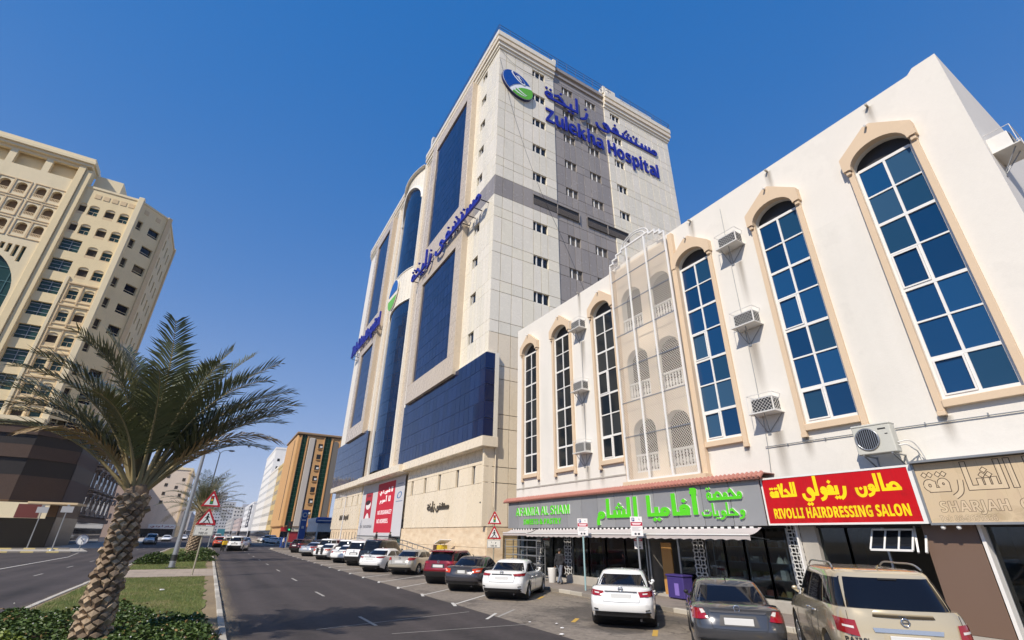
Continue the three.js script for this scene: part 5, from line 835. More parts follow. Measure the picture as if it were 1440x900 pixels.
  side('chamfer_face', -23.5, -90, PI / 4, 5.52, l1, 16.8); side('street_face', -19.6, -93.9, PI / 2, 12, l2, 15.6);
  // brown stone base
  const gb = grp('stone_base', HOTEL), dk = std([0.02, 0.013, 0.01], 0.6, { map: T.dust });
  const wallRun = (pts, y0, y1, m, name, t = 0.35) => { for (let i = 0; i + 1 < pts.length; i++) { const [ax, az] = pts[i], [bx, bz] = pts[i + 1]; const g = prismY([[ax, az], [bx, bz], [bx + (i === 2 ? -t : 0), bz - (i === 2 ? 0 : t * 1.0)], [ax, az - t]], y1, y0); mesh(name, g, m, gb); } };
  const line = [[-60, -89.6], [-23.6, -89.6], [-19.2, -94], [-19.2, -108]];
  for (const [y0, y1, m, n] of [[14.3, 16.0, MT.granite, 'stone_band'], [12.9, 14.3, dk, 'window_band'], [11.2, 12.9, MT.granite, 'stone_band'], [9.0, 11.2, dk, 'window_band'], [5.9, 9.0, MT.granite, 'stone_band'], [4.0, 5.9, std([0.19, 0.13, 0.075], 0.6, { map: T.travertine }), 'fascia'], [0.1, 4.0, phys([0.012, 0.011, 0.01], 0.35), 'shop_glazing']]) wallRun(line.map(([x, z]) => (n === 'window_band' || n === 'shop_glazing' ? [x, z - 0.25] : [x, z])), y0, y1, m, n);
  mesh('fill', box(-60, 0, -118, -20.3, 15.5, -96), MT.granite, gb); mesh('fill', box(-60, 0, -96, -24.5, 15.5, -90.5), MT.granite, gb);
  mesh('portal_base', [box(-50, 0, PZ - 0.8, -32, 15.3, PZ + 0.3)], std([1.3, 1.2, 1.1], 0.5, { map: T.granite }), gb);
  mesh('ledge', [box(-60, 15.9, -90, -23.4, 16.5, -89.2)], MT.creamPale, gb); mesh('canopy', [box(-21.5, 5.5, -95, -16.4, 5.75, -89)], MT.creamTrim, gb); mesh('column', [-40, -36, -32, -28, -24.5].map((x) => box(x, 0.1, -89.75, x + 0.6, 4.0, -89.3)), MT.granite, gb);
  const sg = thing('hotel_board', 'pale board with a brown panel over the hotel shopfront corner', 'sign'); mesh('board', box(-25.5, 3.7, -89.3, -19.2, 5.6, -89.1), MT.creamPale, sg); mesh('panel', box(-22.3, 3.75, -89.1, -20.0, 5.4, -89.05), std([0.14, 0.03, 0.02], 0.5), sg);
}
// balcony building behind the hotel
{
  const b = thing('balcony_building', 'shaded brown building with white arched balconies beside the corner hotel', 'building'), X = -19.8;
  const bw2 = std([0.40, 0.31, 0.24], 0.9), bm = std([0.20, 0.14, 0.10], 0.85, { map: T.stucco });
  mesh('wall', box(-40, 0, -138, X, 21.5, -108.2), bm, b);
  for (let f = 0; f < 4; f++) for (let k = 0; k < 6; k++) { const y = 4.6 + f * 4.0, z = -111 - k * 4.6; mesh('window', box(X - 0.02, y + 0.6, z - 0.9, X + 0.03, y + 3.0, z + 0.9), MT.blackGlass, b); const q = grp('balcony', b); mesh('slab', [box(X, y, z - 1.5, X + 1.1, y + 0.18, z + 1.5)], bw2, q); mesh('railing', [box(X + 1.02, y + 0.9, z - 1.5, X + 1.1, y + 1.02, z + 1.5), ...Array.from({ length: 9 }, (_, i) => box(X + 1.03, y + 0.18, z - 1.45 + i * 0.34, X + 1.09, y + 0.9, z - 1.3 + i * 0.34))], bw2, q); const aw = tube([[X + 1.1, y + 2.5, z - 1.4], [X + 1.1, y + 3.3, z], [X + 1.1, y + 2.5, z + 1.4]], 0.12, 12, 5); mesh('arch', [aw, box(X, y + 3.35, z - 1.5, X + 1.15, y + 3.6, z + 1.5)], bw2, q); }
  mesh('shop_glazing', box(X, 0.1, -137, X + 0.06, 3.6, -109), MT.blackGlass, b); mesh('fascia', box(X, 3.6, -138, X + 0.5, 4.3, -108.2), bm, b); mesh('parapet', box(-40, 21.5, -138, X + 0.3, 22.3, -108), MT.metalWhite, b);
}
const farBlock = (name, label, x0, z0, x1, z1, h, wallM, opt = {}) => {     // plain far building with storeys of windows on its near and street faces
  const b = thing(name, label, 'building'), { fl = 3.4, ww = 1.5, wh = 1.5, sp = 3.2, base = 4, glass = MT.darkGlass, near = true, street = true } = opt;
  mesh('wall', box(x0, 0, z1, x1, h, z0), wallM, b); mesh('parapet', [box(x0 - 0.15, h, z1 - 0.15, x1 + 0.15, h + 0.9, z0 + 0.15)], wallM, b);
  const xs = x1 < 0 ? x1 : x0, s = x1 < 0 ? 1 : -1;
  for (let y = base + 1; y < h - 2; y += fl) { if (near) for (let x = x0 + 1.4; x < x1 - 1; x += sp) mesh('window', box(x, y, z0 - 0.1, x + ww, y + wh, z0 + 0.04), glass, b); if (street) for (let z = z0 - 1.6; z > z1 + 1; z -= sp) mesh('window', box(xs - (s > 0 ? 0.1 : 0.04), y, z - ww, xs + (s > 0 ? 0.04 : 0.1), y + wh, z), glass, b); }
  mesh('shopfront', [box(x0 + 0.3, 0.1, z0, x1 - 0.3, base - 0.8, z0 + 0.06), box(xs, 0.1, z1 + 0.3, xs + 0.06 * s, base - 0.8, z0 - 0.3)], MT.blackGlass, b);
  return b;
};
{ // cream building with a dome
  const b = thing('domed_building', 'cream building with small windows and a dome beyond the shaded balcony building', 'building');
  mesh('wall', [box(-34, 0, -290, -12.8, 27.2, -260)], std([0.74, 0.62, 0.50], 0.85, { map: T.stucco }), b); mesh('edge_strip', [box(-13.4, 4, -260.1, -12.7, 27.2, -259.6), box(-12.85, 0, -290, -12.5, 4.5, -259.6)], MT.creamTrim, b);
  mesh('parapet', box(-34.2, 27.2, -290, -12.5, 28.2, -259.7), MT.creamPale, b); const d = new THREE.SphereGeometry(1.3, 20, 12, 0, 2 * PI, 0, PI / 2); d.translate(-18, 28.2, -268); mesh('dome', metric(d), MT.creamPale, b); mesh('dome_drum', lathe([[1.4, 0], [1.4, 1]], 20).translate(-18, 27.6, -268), MT.creamTrim, b);
  for (const [x, y] of [[-15.6, 22.5], [-17.6, 19.2], [-15.6, 16], [-21.5, 23.5], [-21.5, 20], [-21.5, 16.5], [-21.5, 13]]) mesh('window', box(x, y, -260.05, x + 1.1, y + 1.3, -259.9), MT.recess, b);
  mesh('projecting_wing', box(-46, 0, -285, -27.5, 21, -248), std([0.42, 0.31, 0.25], 0.85, { map: T.stucco }), b); mesh('shopfront', box(-27, 0.1, -260, -13.5, 3.2, -259.9), MT.blackGlass, b);
  const s = thing('shop_sign', 'small white Arabic shop sign at the foot of the domed cream building', 'sign'); mesh('board', box(-22.6, 3.3, -259.8, -13, 5.0, -259.5), MT.frameWhite, s); letters(s, arabicShapes('MRKZ ABWTBY', 8.2, 1.1, 0.2), std([0.25, 0.05, 0.08], 0.5), 'z', -259.5, 0.05, -21.8, 3.6);
}
{ // tan building with green glass strips across the side road
  const Z = -165, tan = std([0.62, 0.36, 0.15], 0.8, { map: T.stucco }), b = thing('tan_building', 'tan apartment block with green glass strips across the side road', 'building');
  mesh('wall', [rbox(17.4, 4, -192, 31.2, 31.4, Z, 0.5, 3), box(18, 0, -190, 31, 4, Z - 0.6)], tan, b); mesh('roof_slab', [rbox(17.1, 31.4, -192, 32.5, 32.1, Z + 0.6, 0.2, 2)], std([0.30, 0.20, 0.11], 0.8), b);
  const gg = [phys([0.004, 0.03, 0.016], 0.1), phys([0.006, 0.04, 0.022], 0.1)]; let q = 0;
  for (const [x0, x1] of [[18.9, 20.3], [25.95, 27.8]]) { const g = grp('green_glazing', b); for (let y = 4.6; y < 30.6; y += 1.18) for (const k of [0, 1]) mesh('pane', box(lerp(x0, x1, k / 2) + 0.03, y, Z + 0.02, lerp(x0, x1, (k + 1) / 2) - 0.03, y + 1.12, Z + 0.06), gg[q++ % 2], g); mesh('backing', box(x0 - 0.05, 4.5, Z, x1 + 0.05, 30.8, Z + 0.02), std([0.10, 0.16, 0.12], 0.5), g); }
  mesh('white_strip', rbox(21.1, 4.2, Z - 0.1, 22.9, 30.6, Z + 0.25, 0.2, 2), std([0.55, 0.50, 0.44], 0.8), b); mesh('dark_slot', [rbox(22.95, 4.2, Z - 0.05, 23.3, 30.2, Z + 0.05, 0.04, 1), box(17.35, 6, -170.2, 17.45, 30, -169.2)], MT.recess, b);
  mesh('grey_strip', prism(poly(archPts(28.6, 30.4, 5.2, 29.2, 1.0)), 'z', Z, 0.12), std([0.17, 0.155, 0.135], 0.8), b); mesh('rib', [18.5, 20.5, 25.6, 28.2, 30.7].map((x) => box(x, 4, Z, x + 0.22, 31, Z + 0.3)), tan, b);
  for (let k = 0; k < 7; k++) { const y = 28.2 - 3.33 * k, g = grp('window', b); mesh('opening', rbox(24.15, y - 0.75, Z, 25.45, y + 0.75, Z + 0.05, 0.02, 1), MT.black, g); mesh('sill', box(24.0, y - 0.95, Z, 25.55, y - 0.78, Z + 0.3), tan, g); if (k % 3 !== 1) mesh('cooler', rbox(24.7, y - 0.5, Z + 0.05, 25.4, y + 0.1, Z + 0.4, 0.03, 1), MT.metalWhite, g); }
  const sh = [[0.45, 0.02, 0.02], [0.5, 0.5, 0.48], [0.06, 0.06, 0.08], [0.36, 0.02, 0.05], [0.55, 0.55, 0.5]]; sh.forEach((c, k) => { mesh('shop_board', box(18 + k * 2.6, 2.9, Z - 0.5, 20.5 + k * 2.6, 4.2, Z - 0.2), std(k === 1 ? [0.6, 0.56, 0.45] : c, 0.6), b); mesh('shop_window', box(18.1 + k * 2.6, 0.1, Z - 0.6, 20.4 + k * 2.6, 2.8, Z - 0.5), k % 2 ? std([0.3, 0.02, 0.03], 0.5) : MT.blackGlass, b); });
  const py = thing('pylon_sign', 'tall blue pylon sign with a white round emblem on the far pavement corner', 'sign'), blue = std([0.012, 0.10, 0.36], 0.4); mesh('slab', rbox(17.1, 0.1, -122.6, 18.45, 7.3, -122.1, 0.06, 2), blue, py);
  const c1 = new THREE.TorusGeometry(0.42, 0.1, 8, 24); c1.translate(17.78, 6.2, -122.06); mesh('emblem', [metric(c1), box(17.35, 5.0, -122.1, 18.2, 5.25, -122.05), box(17.5, 3.4, -122.1, 18.0, 3.9, -122.05)], MT.frameWhite, py); mesh('stripe', box(17.05, 0.1, -122.6, 17.12, 7.2, -122.05), MT.frameWhite, py);
  farBlock('low_building', 'low white kiosk building just past the hospital', 21.5, -126, 30, -140, 5, MT.frameWhite, { fl: 9, base: 3.6 });
  const cn = thing('blue_canopy', 'curved blue canopy sign beyond the far end of the hospital', 'canopy'); mesh('fascia', [rbox(20.6, 4.6, -124.5, 24.8, 5.9, -123.6, 0.4, 4)], blue, cn); mesh('stripe', box(20.9, 5.1, -123.61, 24.5, 5.3, -123.57), MT.frameWhite, cn);
}
farBlock('yellow_building', 'narrow yellow building between the tan block and the white tower', 17.9, -194, 30, -212, 25, std([0.62, 0.46, 0.20], 0.85, { map: T.stucco }), { sp: 2.6, ww: 0.9 });
farBlock('cream_block', 'cream white block between the yellow building and the tall white tower', 18.1, -214, 34, -248, 26, std([0.78, 0.74, 0.66], 0.85, { map: T.stucco }), { sp: 4.2, ww: 1.1, wh: 1.2 });
farBlock('white_tower', 'tall white apartment tower beyond the tan block', 18.3, -251, 40, -298, 38.5, std([0.83, 0.82, 0.80], 0.8, { map: T.stucco }), { sp: 4.6, ww: 1.1, wh: 1.2, fl: 3.5 });
{ const b = farBlock('white_building', 'white building with a dark vertical sign panel far down the street', 18, -318, 36, -400, 17.5, std([0.8, 0.8, 0.8], 0.8), { sp: 5, street: true, near: false, ww: 1 }); mesh('sign_panel', box(17.8, 5.2, -350, 18.0, 17, -326), std([0.03, 0.03, 0.05], 0.5), b); mesh('sign_mark', Array.from({ length: 6 }, (_, k) => box(17.7, 6 + k * 1.8, -343, 17.82, 7.2 + k * 1.8, -333)), MT.frameWhite, b);
  mesh('near_panel', box(19.5, 5.2, -318, 22.6, 17, -317.8), std([0.03, 0.03, 0.05], 0.5), b); mesh('near_mark', Array.from({ length: 6 }, (_, k) => box(20.3, 6 + k * 1.8, -317.8, 21.8, 7.2 + k * 1.8, -317.7)), MT.frameWhite, b); }
farBlock('far_block', 'low pinkish block beyond the white building with the sign panel', 17, -420, 34, -520, 11, std([0.55, 0.45, 0.42], 0.85), { sp: 6 });
farBlock('far_block', 'long low grey block at the far right end of the street', 16, -540, 36, -760, 14, std([0.5, 0.48, 0.46], 0.85), { sp: 9 });
farBlock('far_block', 'low beige block at the far left end of the street', -40, -330, -15, -420, 12, std([0.5, 0.42, 0.34], 0.85), { sp: 6 });
farBlock('far_block', 'long low block beyond it at the left end of the street', -40, -450, -15, -700, 15, std([0.5, 0.46, 0.42], 0.85), { sp: 9 });
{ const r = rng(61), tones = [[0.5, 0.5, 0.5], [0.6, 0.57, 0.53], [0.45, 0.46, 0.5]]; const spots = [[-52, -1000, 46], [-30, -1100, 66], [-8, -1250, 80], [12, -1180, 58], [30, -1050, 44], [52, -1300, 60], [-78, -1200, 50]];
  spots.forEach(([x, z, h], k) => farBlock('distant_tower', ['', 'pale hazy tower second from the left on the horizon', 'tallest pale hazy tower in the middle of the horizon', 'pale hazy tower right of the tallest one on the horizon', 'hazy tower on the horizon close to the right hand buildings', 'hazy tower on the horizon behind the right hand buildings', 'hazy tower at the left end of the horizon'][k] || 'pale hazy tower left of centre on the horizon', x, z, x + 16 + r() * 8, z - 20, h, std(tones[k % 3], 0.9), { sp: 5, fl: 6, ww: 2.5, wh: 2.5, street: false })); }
const carPaintO = phys([0.62, 0.09, 0.03], 0.3, { clearcoat: 1 });
function latinOn(parent, text, at, width, height) {           // small raised letters that follow a curved panel, reading along +z
  const gs = []; let x = 0; for (const ch of text) { const g = new TextGeometry(ch, { font: fontBold, size: 1, depth: 0.1, curveSegments: 3, bevelEnabled: false }); g.computeBoundingBox(); const b = g.boundingBox; g.translate(x - b.min.x, 0, 0); x += b.max.x - b.min.x + 0.15; gs.push(g); }
  for (const g of gs) { const p = g.attributes.position; for (let i = 0; i < p.count; i++) { const q = at(p.getX(i) / x * width, p.getY(i) * height / 0.75); p.setXYZ(i, q[0] - p.getZ(i) * 0.06, q[1], q[2]); } g.computeVertexNormals(); mesh('letter', metric(g), MT.darkMetal, parent); }
}
// ---------------------------------------------------------------- cars. local axes: +x forwards, y up, +z to the right hand side; origin on the ground under the middle
const curve = (pts) => (x) => { if (x <= pts[0][0]) return pts[0][1]; for (let i = 0; i + 1 < pts.length; i++) { const [a, p] = pts[i], [b, q] = pts[i + 1]; if (x <= b) { const t = (x - a) / (b - a); return p + (q - p) * (t * t * (3 - 2 * t) * 0.6 + t * 0.4); } } return pts[pts.length - 1][1]; };
const evaluator = new Evaluator(); evaluator.attributes = ['position', 'normal'];
const plain = (g) => { g.deleteAttribute('uv'); return g; };
function ringSolid(levels, n, topFn, N0 = 40) {
  // levels: [y or fn(x), ar, af, b]: rear half length (negative x end), front end, half width; superellipse exponent n
  const ends = [], M = 9, S = 22, pts = [];
  const e = pow(0.5, 1 / n);
  for (let i = 0; i <= S; i++) { const t = -cos(PI * i / S) * e; pts.push([t, pow(1 - pow(abs(t), n), 1 / n)]); }          // right side, rear to front
  for (let i = 1; i < M; i++) { const t = cos(PI * i / M) * e; pts.push([pow(1 - pow(abs(t), n), 1 / n), t]); }             // front
  for (let i = 0; i <= S; i++) { const t = cos(PI * i / S) * e; pts.push([t, -pow(1 - pow(abs(t), n), 1 / n)]); }           // left side
  for (let i = 1; i < M; i++) { const t = -cos(PI * i / M) * e; pts.push([-pow(1 - pow(abs(t), n), 1 / n), t]); }           // rear
  const C = pts.length, pos = [], id = [], rows = levels.length;
  const at = (lv, p) => { const [y, ar, af, b] = lv, c = (af + ar) / 2, a = (af - ar) / 2, x = c + a * p[0]; return [x, typeof y === 'function' ? y(x, p[1]) : y, b * p[1]]; };
  levels.forEach((lv) => pts.forEach((p) => pos.push(...at(lv, p))));
  for (let j = 0; j + 1 < rows; j++) for (let i = 0; i < C; i++) { const a = j * C + i, b = j * C + (i + 1) % C, c = a + C, d = b + C; id.push(a, c, b, b, c, d); }
  // top cap: shrink to the spine, crowned
  const K = 5; let prev = (rows - 1) * C; const last = levels[rows - 1];
  for (let k = 1; k <= K; k++) {
    const s = 1 - k / K, row = pos.length / 3;
    pts.forEach((p) => { const q = at(last, [p[0] * (0.35 + 0.65 * s), p[1] * s]); const o = at(last, p); q[1] = (typeof last[0] === 'function' ? last[0](q[0], p[1] * s) : last[0]) + topFn(q[0], 1 - s * s); pos.push(...q); });
    for (let i = 0; i < C; i++) { const a = prev + i, b = prev + (i + 1) % C, c = row + i, d = row + (i + 1) % C; id.push(a, c, b, b, c, d); }
    prev = row;
  }
  // bottom cap
  const cen = pos.length / 3, l0 = levels[0]; pos.push((l0[1] + l0[2]) / 2, typeof l0[0] === 'function' ? l0[0](0, 0) : l0[0], 0);
  for (let i = 0; i < C; i++) id.push(cen, i, (i + 1) % C);
  let g = new THREE.BufferGeometry(); g.setAttribute('position', new THREE.Float32BufferAttribute(pos, 3)); g.setIndex(id); g = mergeVertices(g, 1e-4);
  const ix = g.index.array, keep = []; for (let i = 0; i < ix.length; i += 3) if (ix[i] !== ix[i + 1] && ix[i + 1] !== ix[i + 2] && ix[i] !== ix[i + 2]) keep.push(ix[i], ix[i + 1], ix[i + 2]); { const p = g.attributes.position; let v = 0; const a = V(), b = V(), c = V(); for (let i = 0; i < keep.length; i += 3) { a.fromBufferAttribute(p, keep[i]); b.fromBufferAttribute(p, keep[i + 1]); c.fromBufferAttribute(p, keep[i + 2]); v += a.dot(b.cross(c)); } if (v < 0) for (let i = 0; i < keep.length; i += 3) { const q = keep[i + 1]; keep[i + 1] = keep[i + 2]; keep[i + 2] = q; } }
  g.setIndex(keep); g.computeVertexNormals(); return g;
}
const carPaint = (c, metal = 0) => phys(c, 0.32, { metalness: metal, clearcoat: 1, clearcoatRoughness: 0.05, roughnessMap: T.dust });
const LAMP = phys([0.30, 0.006, 0.010], 0.12, { clearcoat: 1 }), LAMPW = phys([0.7, 0.66, 0.62], 0.15), LAMPA = phys([0.6, 0.14, 0.02], 0.15);
const PLATE = std([0.66, 0.66, 0.64], 0.5);
function wheelParts(parent, x, y, z, s, r, w, spokes = 5) {
  const g = grp('wheel', parent); g.position.set(x, y, z);
  const t = lathe([[r * 0.66, -w / 2], [r * 0.9, -w / 2], [r * 0.985, -w * 0.36], [r, -w * 0.2], [r, w * 0.2], [r * 0.985, w * 0.36], [r * 0.9, w / 2], [r * 0.66, w / 2], [r * 0.63, w * 0.3]], 30); t.rotateX(PI / 2); mesh('tyre', t, MT.rubber, g);
  const R = []; const rim = lathe([[r * 0.67, w * 0.44], [r * 0.64, w * 0.4], [r * 0.6, w * 0.28], [r * 0.6, -w * 0.2]], 28); rim.rotateX(PI / 2); if (s < 0) rim.rotateY(PI); R.push(rim);
  const disc = new THREE.CylinderGeometry(r * 0.6, r * 0.6, 0.02, 24); disc.rotateX(PI / 2); disc.translate(0, 0, s * w * 0.08);
  for (let k = 0; k < spokes; k++) { const q = new THREE.BoxGeometry(r * 0.13, r * 0.62, 0.03); q.translate(0, r * 0.34, s * w * 0.34); q.rotateZ(2 * PI * k / spokes); R.push(metric(q)); }
  const hub = new THREE.CylinderGeometry(r * 0.13, r * 0.15, 0.05, 14); hub.rotateX(PI / 2); hub.translate(0, 0, s * w * 0.34); R.push(metric(hub));
  mesh('rim', R, std([0.5, 0.51, 0.53], 0.3, { metalness: 0.8 }), g); mesh('brake_disc', metric(disc), MT.darkMetal, g);
}
function car(kind, paint, o) {
  // o: name, label, group and the dimensions of this body
  const t = thing(o.name, o.label, o.category ?? 'car', [0, 0, 0], 0, o.group);
  const { L, W, H, wb, r, deck, belt, rear, front, suv } = o, hl = L / 2, hw = W / 2, ax = [-(hl - rear), -(hl - rear) + wb], n = o.n ?? 8;
  const top = curve(deck), yb = (x) => 0.2 + 0.12 * sm(hl - 0.8, hl, abs(x)) + (suv ? 0.05 : 0);
  const Y = (f) => (x) => lerp(yb(x), top(x), f);
  // rear and front ends: how far the end lies in from the bumper, by height
  const rIn = curve(suv ? [[0, 0.1], [0.2, 0.02], [0.4, 0], [0.5, 0.06], [0.8, 0.08], [1, 0.12]] : [[0, 0.1], [0.2, 0.02], [0.45, 0], [0.55, 0.03], [0.8, 0.1], [0.95, 0.1], [1, 0.16]]), fIn = curve([[0, 0.16], [0.25, 0.02], [0.5, 0], [0.8, 0.06], [1, 0.24]]);
  const wIn = curve([[0, 0.055], [0.2, 0.02], [0.5, 0], [0.75, 0.012], [0.93, 0.045], [1, 0.09]]);
  const lv = [0, 0.06, 0.15, 0.28, 0.42, 0.54, 0.66, 0.78, 0.88, 0.95, 1].map((f) => [Y(f), -hl + rIn(f), hl - fIn(f), hw - wIn(f)]);
  let hull = ringSolid(lv, n, (x, s) => 0.05 * s);
  { // wheel arches
    let b = new Brush(plain(hull)); b.updateMatrixWorld();
    for (const x of ax) { const c = new THREE.CylinderGeometry(r + 0.055, r + 0.055, W + 0.4, 40); c.rotateX(PI / 2); c.translate(x, r + 0.01, 0); const q = new Brush(plain(c)); q.updateMatrixWorld(); b = evaluator.evaluate(b, q, SUBTRACTION); }
    hull = metric(toCreasedNormals(b.geometry.index ? b.geometry.toNonIndexed() : b.geometry, 0.6));
  }
  mesh('body', hull, paint, t);
  mesh('wheel_well', ax.map((x) => { const c = new THREE.CylinderGeometry(r + 0.045, r + 0.045, W - 0.16, 24); c.rotateX(PI / 2); c.translate(x, r + 0.01, 0); return metric(c); }), MT.black, t);
  for (const x of ax) for (const s of [-1, 1]) wheelParts(t, x, r, s * (hw - 0.115), s, r, 0.21, o.spokes ?? 5);
  // cabin
  const { xr0, xr1, xf0, xf1 } = o, bw = hw - 0.075, tw = o.tw ?? hw - 0.29, y0 = belt - 0.06, cn = o.cn ?? 4.4;
  const ease = (f) => pow(f, 1.25);
  const cv = (f) => ({ y: lerp(y0, H - 0.05, f), ar: lerp(xr0, xr1, suv ? ease(f) : pow(f, 1.12)), af: lerp(xf0, xf1, pow(f, 1.1)), b: lerp(bw, tw, pow(f, 1.35)) });
  const cl = [0, 0.12, 0.3, 0.5, 0.7, 0.85, 0.94].map((f) => { const c = cv(f); return [c.y, c.ar, c.af, c.b]; }); { const c = cv(1); cl.push([c.y, c.ar + 0.02, c.af - 0.02, c.b - 0.015], [c.y + 0.03, c.ar + 0.12, c.af - 0.12, c.b - 0.1]); }
  mesh('cabin', metric(ringSolid(cl, cn, (x, s) => 0.025 * s)), paint, t);
  const side = (x, y, s, off) => { const c = cv(clamp((y - y0) / (H - 0.05 - y0), 0, 1)), m = (c.af + c.ar) / 2, a = (c.af - c.ar) / 2, q = clamp(abs((x - m) / a), 0, 0.999); return s * (c.b * pow(1 - pow(q, cn), 1 / cn) + off); };
  const rearX = (y, z, off) => { const c = cv(clamp((y - y0) / (H - 0.05 - y0), 0, 1)), m = (c.af + c.ar) / 2, a = (c.af - c.ar) / 2; return m - a * pow(1 - pow(min(0.999, abs(z / c.b)), cn), 1 / cn) - off; };
  const frontX = (y, z, off) => { const c = cv(clamp((y - y0) / (H - 0.05 - y0), 0, 1)), m = (c.af + c.ar) / 2, a = (c.af - c.ar) / 2; return m + a * pow(1 - pow(min(0.999, abs(z / c.b)), cn), 1 / cn) + off; };
  const gy0 = belt + 0.03, gy1 = H - 0.13;
  const win = (fn, name = 'window', m = MT.blackGlass, a = 12, b = 8) => mesh(name, metric(grid(fn, a, b)), m, t);
  const rw = (v) => lerp(gy0 + (suv ? 0.02 : 0.0), gy1 + (suv ? -0.0 : 0.01), v), wz = (y) => cv((y - y0) / (H - 0.05 - y0)).b;
  win((u, v) => { const y = rw(v), z = lerp(-1, 1, u) * (wz(y) - (suv ? 0.11 : 0.1)); return [rearX(y, z, 0.006), y, z]; }, 'rear_window', o.rearGlass ?? MT.blackGlass, 16, 10);
  win((u, v) => { const y = lerp(gy0, gy1 + 0.02, v), z = lerp(1, -1, u) * (wz(y) - 0.12); return [frontX(y, z, 0.006), y, z]; }, 'windshield', MT.blackGlass, 14, 8);
  // side windows: between pillars, slanted with the ends of the cabin
  const pill = o.pillars ?? [0, 0.5, 1];
  for (const s of [-1, 1]) for (let k = 0; k + 1 < pill.length; k++) win((u, v) => { const y = lerp(gy0 + 0.005, gy1 - 0.02, v), c = cv((y - y0) / (H - 0.05 - y0)); const a = c.ar + (suv ? 0.2 : 0.26) + (suv ? 0 : 0.1 * v), b = c.af - 0.22 - 0.06 * v; const x = lerp(lerp(a, b, pill[k]) + (k ? 0.035 : 0), lerp(a, b, pill[k + 1]) - (k + 2 < pill.length ? 0.035 : 0), u); return [x, y, side(x, y, s, 0.005)]; }, 'side_window');
  // hull surface for things fitted to it
  const hb = (f) => hw - wIn(f), hullZ = (x, y, s, off = 0.004) => { const f = clamp((y - yb(x)) / (top(x) - yb(x)), 0, 1), a0 = -hl + rIn(f), a1 = hl - fIn(f), m = (a0 + a1) / 2, q = min(0.999, abs((x - m) / ((a1 - a0) / 2))); return s * (hb(f) * pow(1 - pow(q, n), 1 / n) + off); };
  const tr = top(-hl + 0.1), br = yb(-hl), hullR = (y, z, off = 0.005) => { const f = clamp((y - br) / (tr - br), 0, 1), a0 = -hl + rIn(f), a1 = hl - fIn(f); return (a0 + a1) / 2 - (a1 - a0) / 2 * pow(1 - pow(min(0.999, abs(z) / hb(f)), n), 1 / n) - off; };
  const tfr = top(hl - 0.15), bfr = yb(hl), hullF = (y, z, off = 0.005) => { const f = clamp((y - bfr) / (tfr - bfr), 0, 1), a0 = -hl + rIn(f), a1 = hl - fIn(f); return (a0 + a1) / 2 + (a1 - a0) / 2 * pow(1 - pow(min(0.999, abs(z) / hb(f)), n), 1 / n) + off; };
  const lim = (z) => clamp(z, -hw * 0.94, hw * 0.94), Rq = (q, off = 0.006, nu = 8, nv = 4) => metric(grid((u, v) => { const a = [lerp(q[0][0], q[1][0], u), lerp(q[0][1], q[1][1], u)], b = [lerp(q[3][0], q[2][0], u), lerp(q[3][1], q[2][1], u)], z = lim(lerp(a[0], b[0], v)), y = lerp(a[1], b[1], v); return [hullR(y, z, off), y, z]; }, nu, nv));
  const Fq = (q, off = 0.006, nu = 8, nv = 4) => metric(grid((u, v) => { const a = [lerp(q[0][0], q[1][0], u), lerp(q[0][1], q[1][1], u)], b = [lerp(q[3][0], q[2][0], u), lerp(q[3][1], q[2][1], u)], z = lerp(a[0], b[0], v), y = lerp(a[1], b[1], v); return [hullF(y, z, off), y, z]; }, nu, nv));
  const mir = (q) => q.map(([z, y]) => [-z, y]);
  const B = hw - 0.02;
  // lamps
  for (const f of [(q) => q, mir]) {
    mesh('taillight', [Rq(f(o.tail), 0.014, 12, 5)], o.tailMat ?? LAMP, t);
    if (o.tailInner) mesh('reverse_light', [Rq(f(o.tailInner), 0.02)], LAMPW, t);
    mesh('headlight', [Fq(f([[hw * 0.5, tfr - 0.2], [hw - 0.03, tfr - 0.12], [hw - 0.02, tfr - 0.24], [hw * 0.55, tfr - 0.3]]), 0.012)], LAMPW, t);
    if (o.reflector) mesh('reflector', [Rq(f(o.reflector), 0.01)], o.reflMat ?? LAMP, t);
  }
  mesh('front_grille', [Fq([[-hw * 0.45, tfr - 0.3], [hw * 0.45, tfr - 0.3], [hw * 0.4, tfr - 0.17], [-hw * 0.4, tfr - 0.17]]), Fq([[-hw * 0.6, 0.3], [hw * 0.6, 0.3], [hw * 0.5, 0.42], [-hw * 0.5, 0.42]])], MT.black, t);
  mesh('front_plate', Fq([[-0.26, 0.43], [0.26, 0.43], [0.26, 0.54], [-0.26, 0.54]], 0.02), PLATE, t);
  // rear: valance, number plate, garnish, seams
  mesh('rear_valance', [Rq([[-hw * 0.94, br - 0.015], [hw * 0.94, br - 0.015], [hw * 0.86, br + (o.val ?? 0.1)], [-hw * 0.86, br + (o.val ?? 0.1)]], 0.02, 20, 3)], o.valMat ?? MT.black, t);
  const py = o.plateY ?? 0.74, pw = o.plateW ?? 0.27; mesh('plate_recess', Rq([[-pw - 0.1, py - 0.08], [pw + 0.1, py - 0.08], [pw + 0.06, py + 0.1], [-pw - 0.06, py + 0.1]], 0.004), o.recessMat ?? MT.darkMetal, t);
  mesh('number_plate', rbox(hullR(py, 0, 0.03), py - 0.06, -pw, hullR(py, 0, 0.012), py + 0.06, pw, 0.008, 1), PLATE, t);
  if (o.garnish) mesh('chrome_bar', Rq(o.garnish, 0.02, 16, 3), o.garnMat ?? MT.chrome, t);
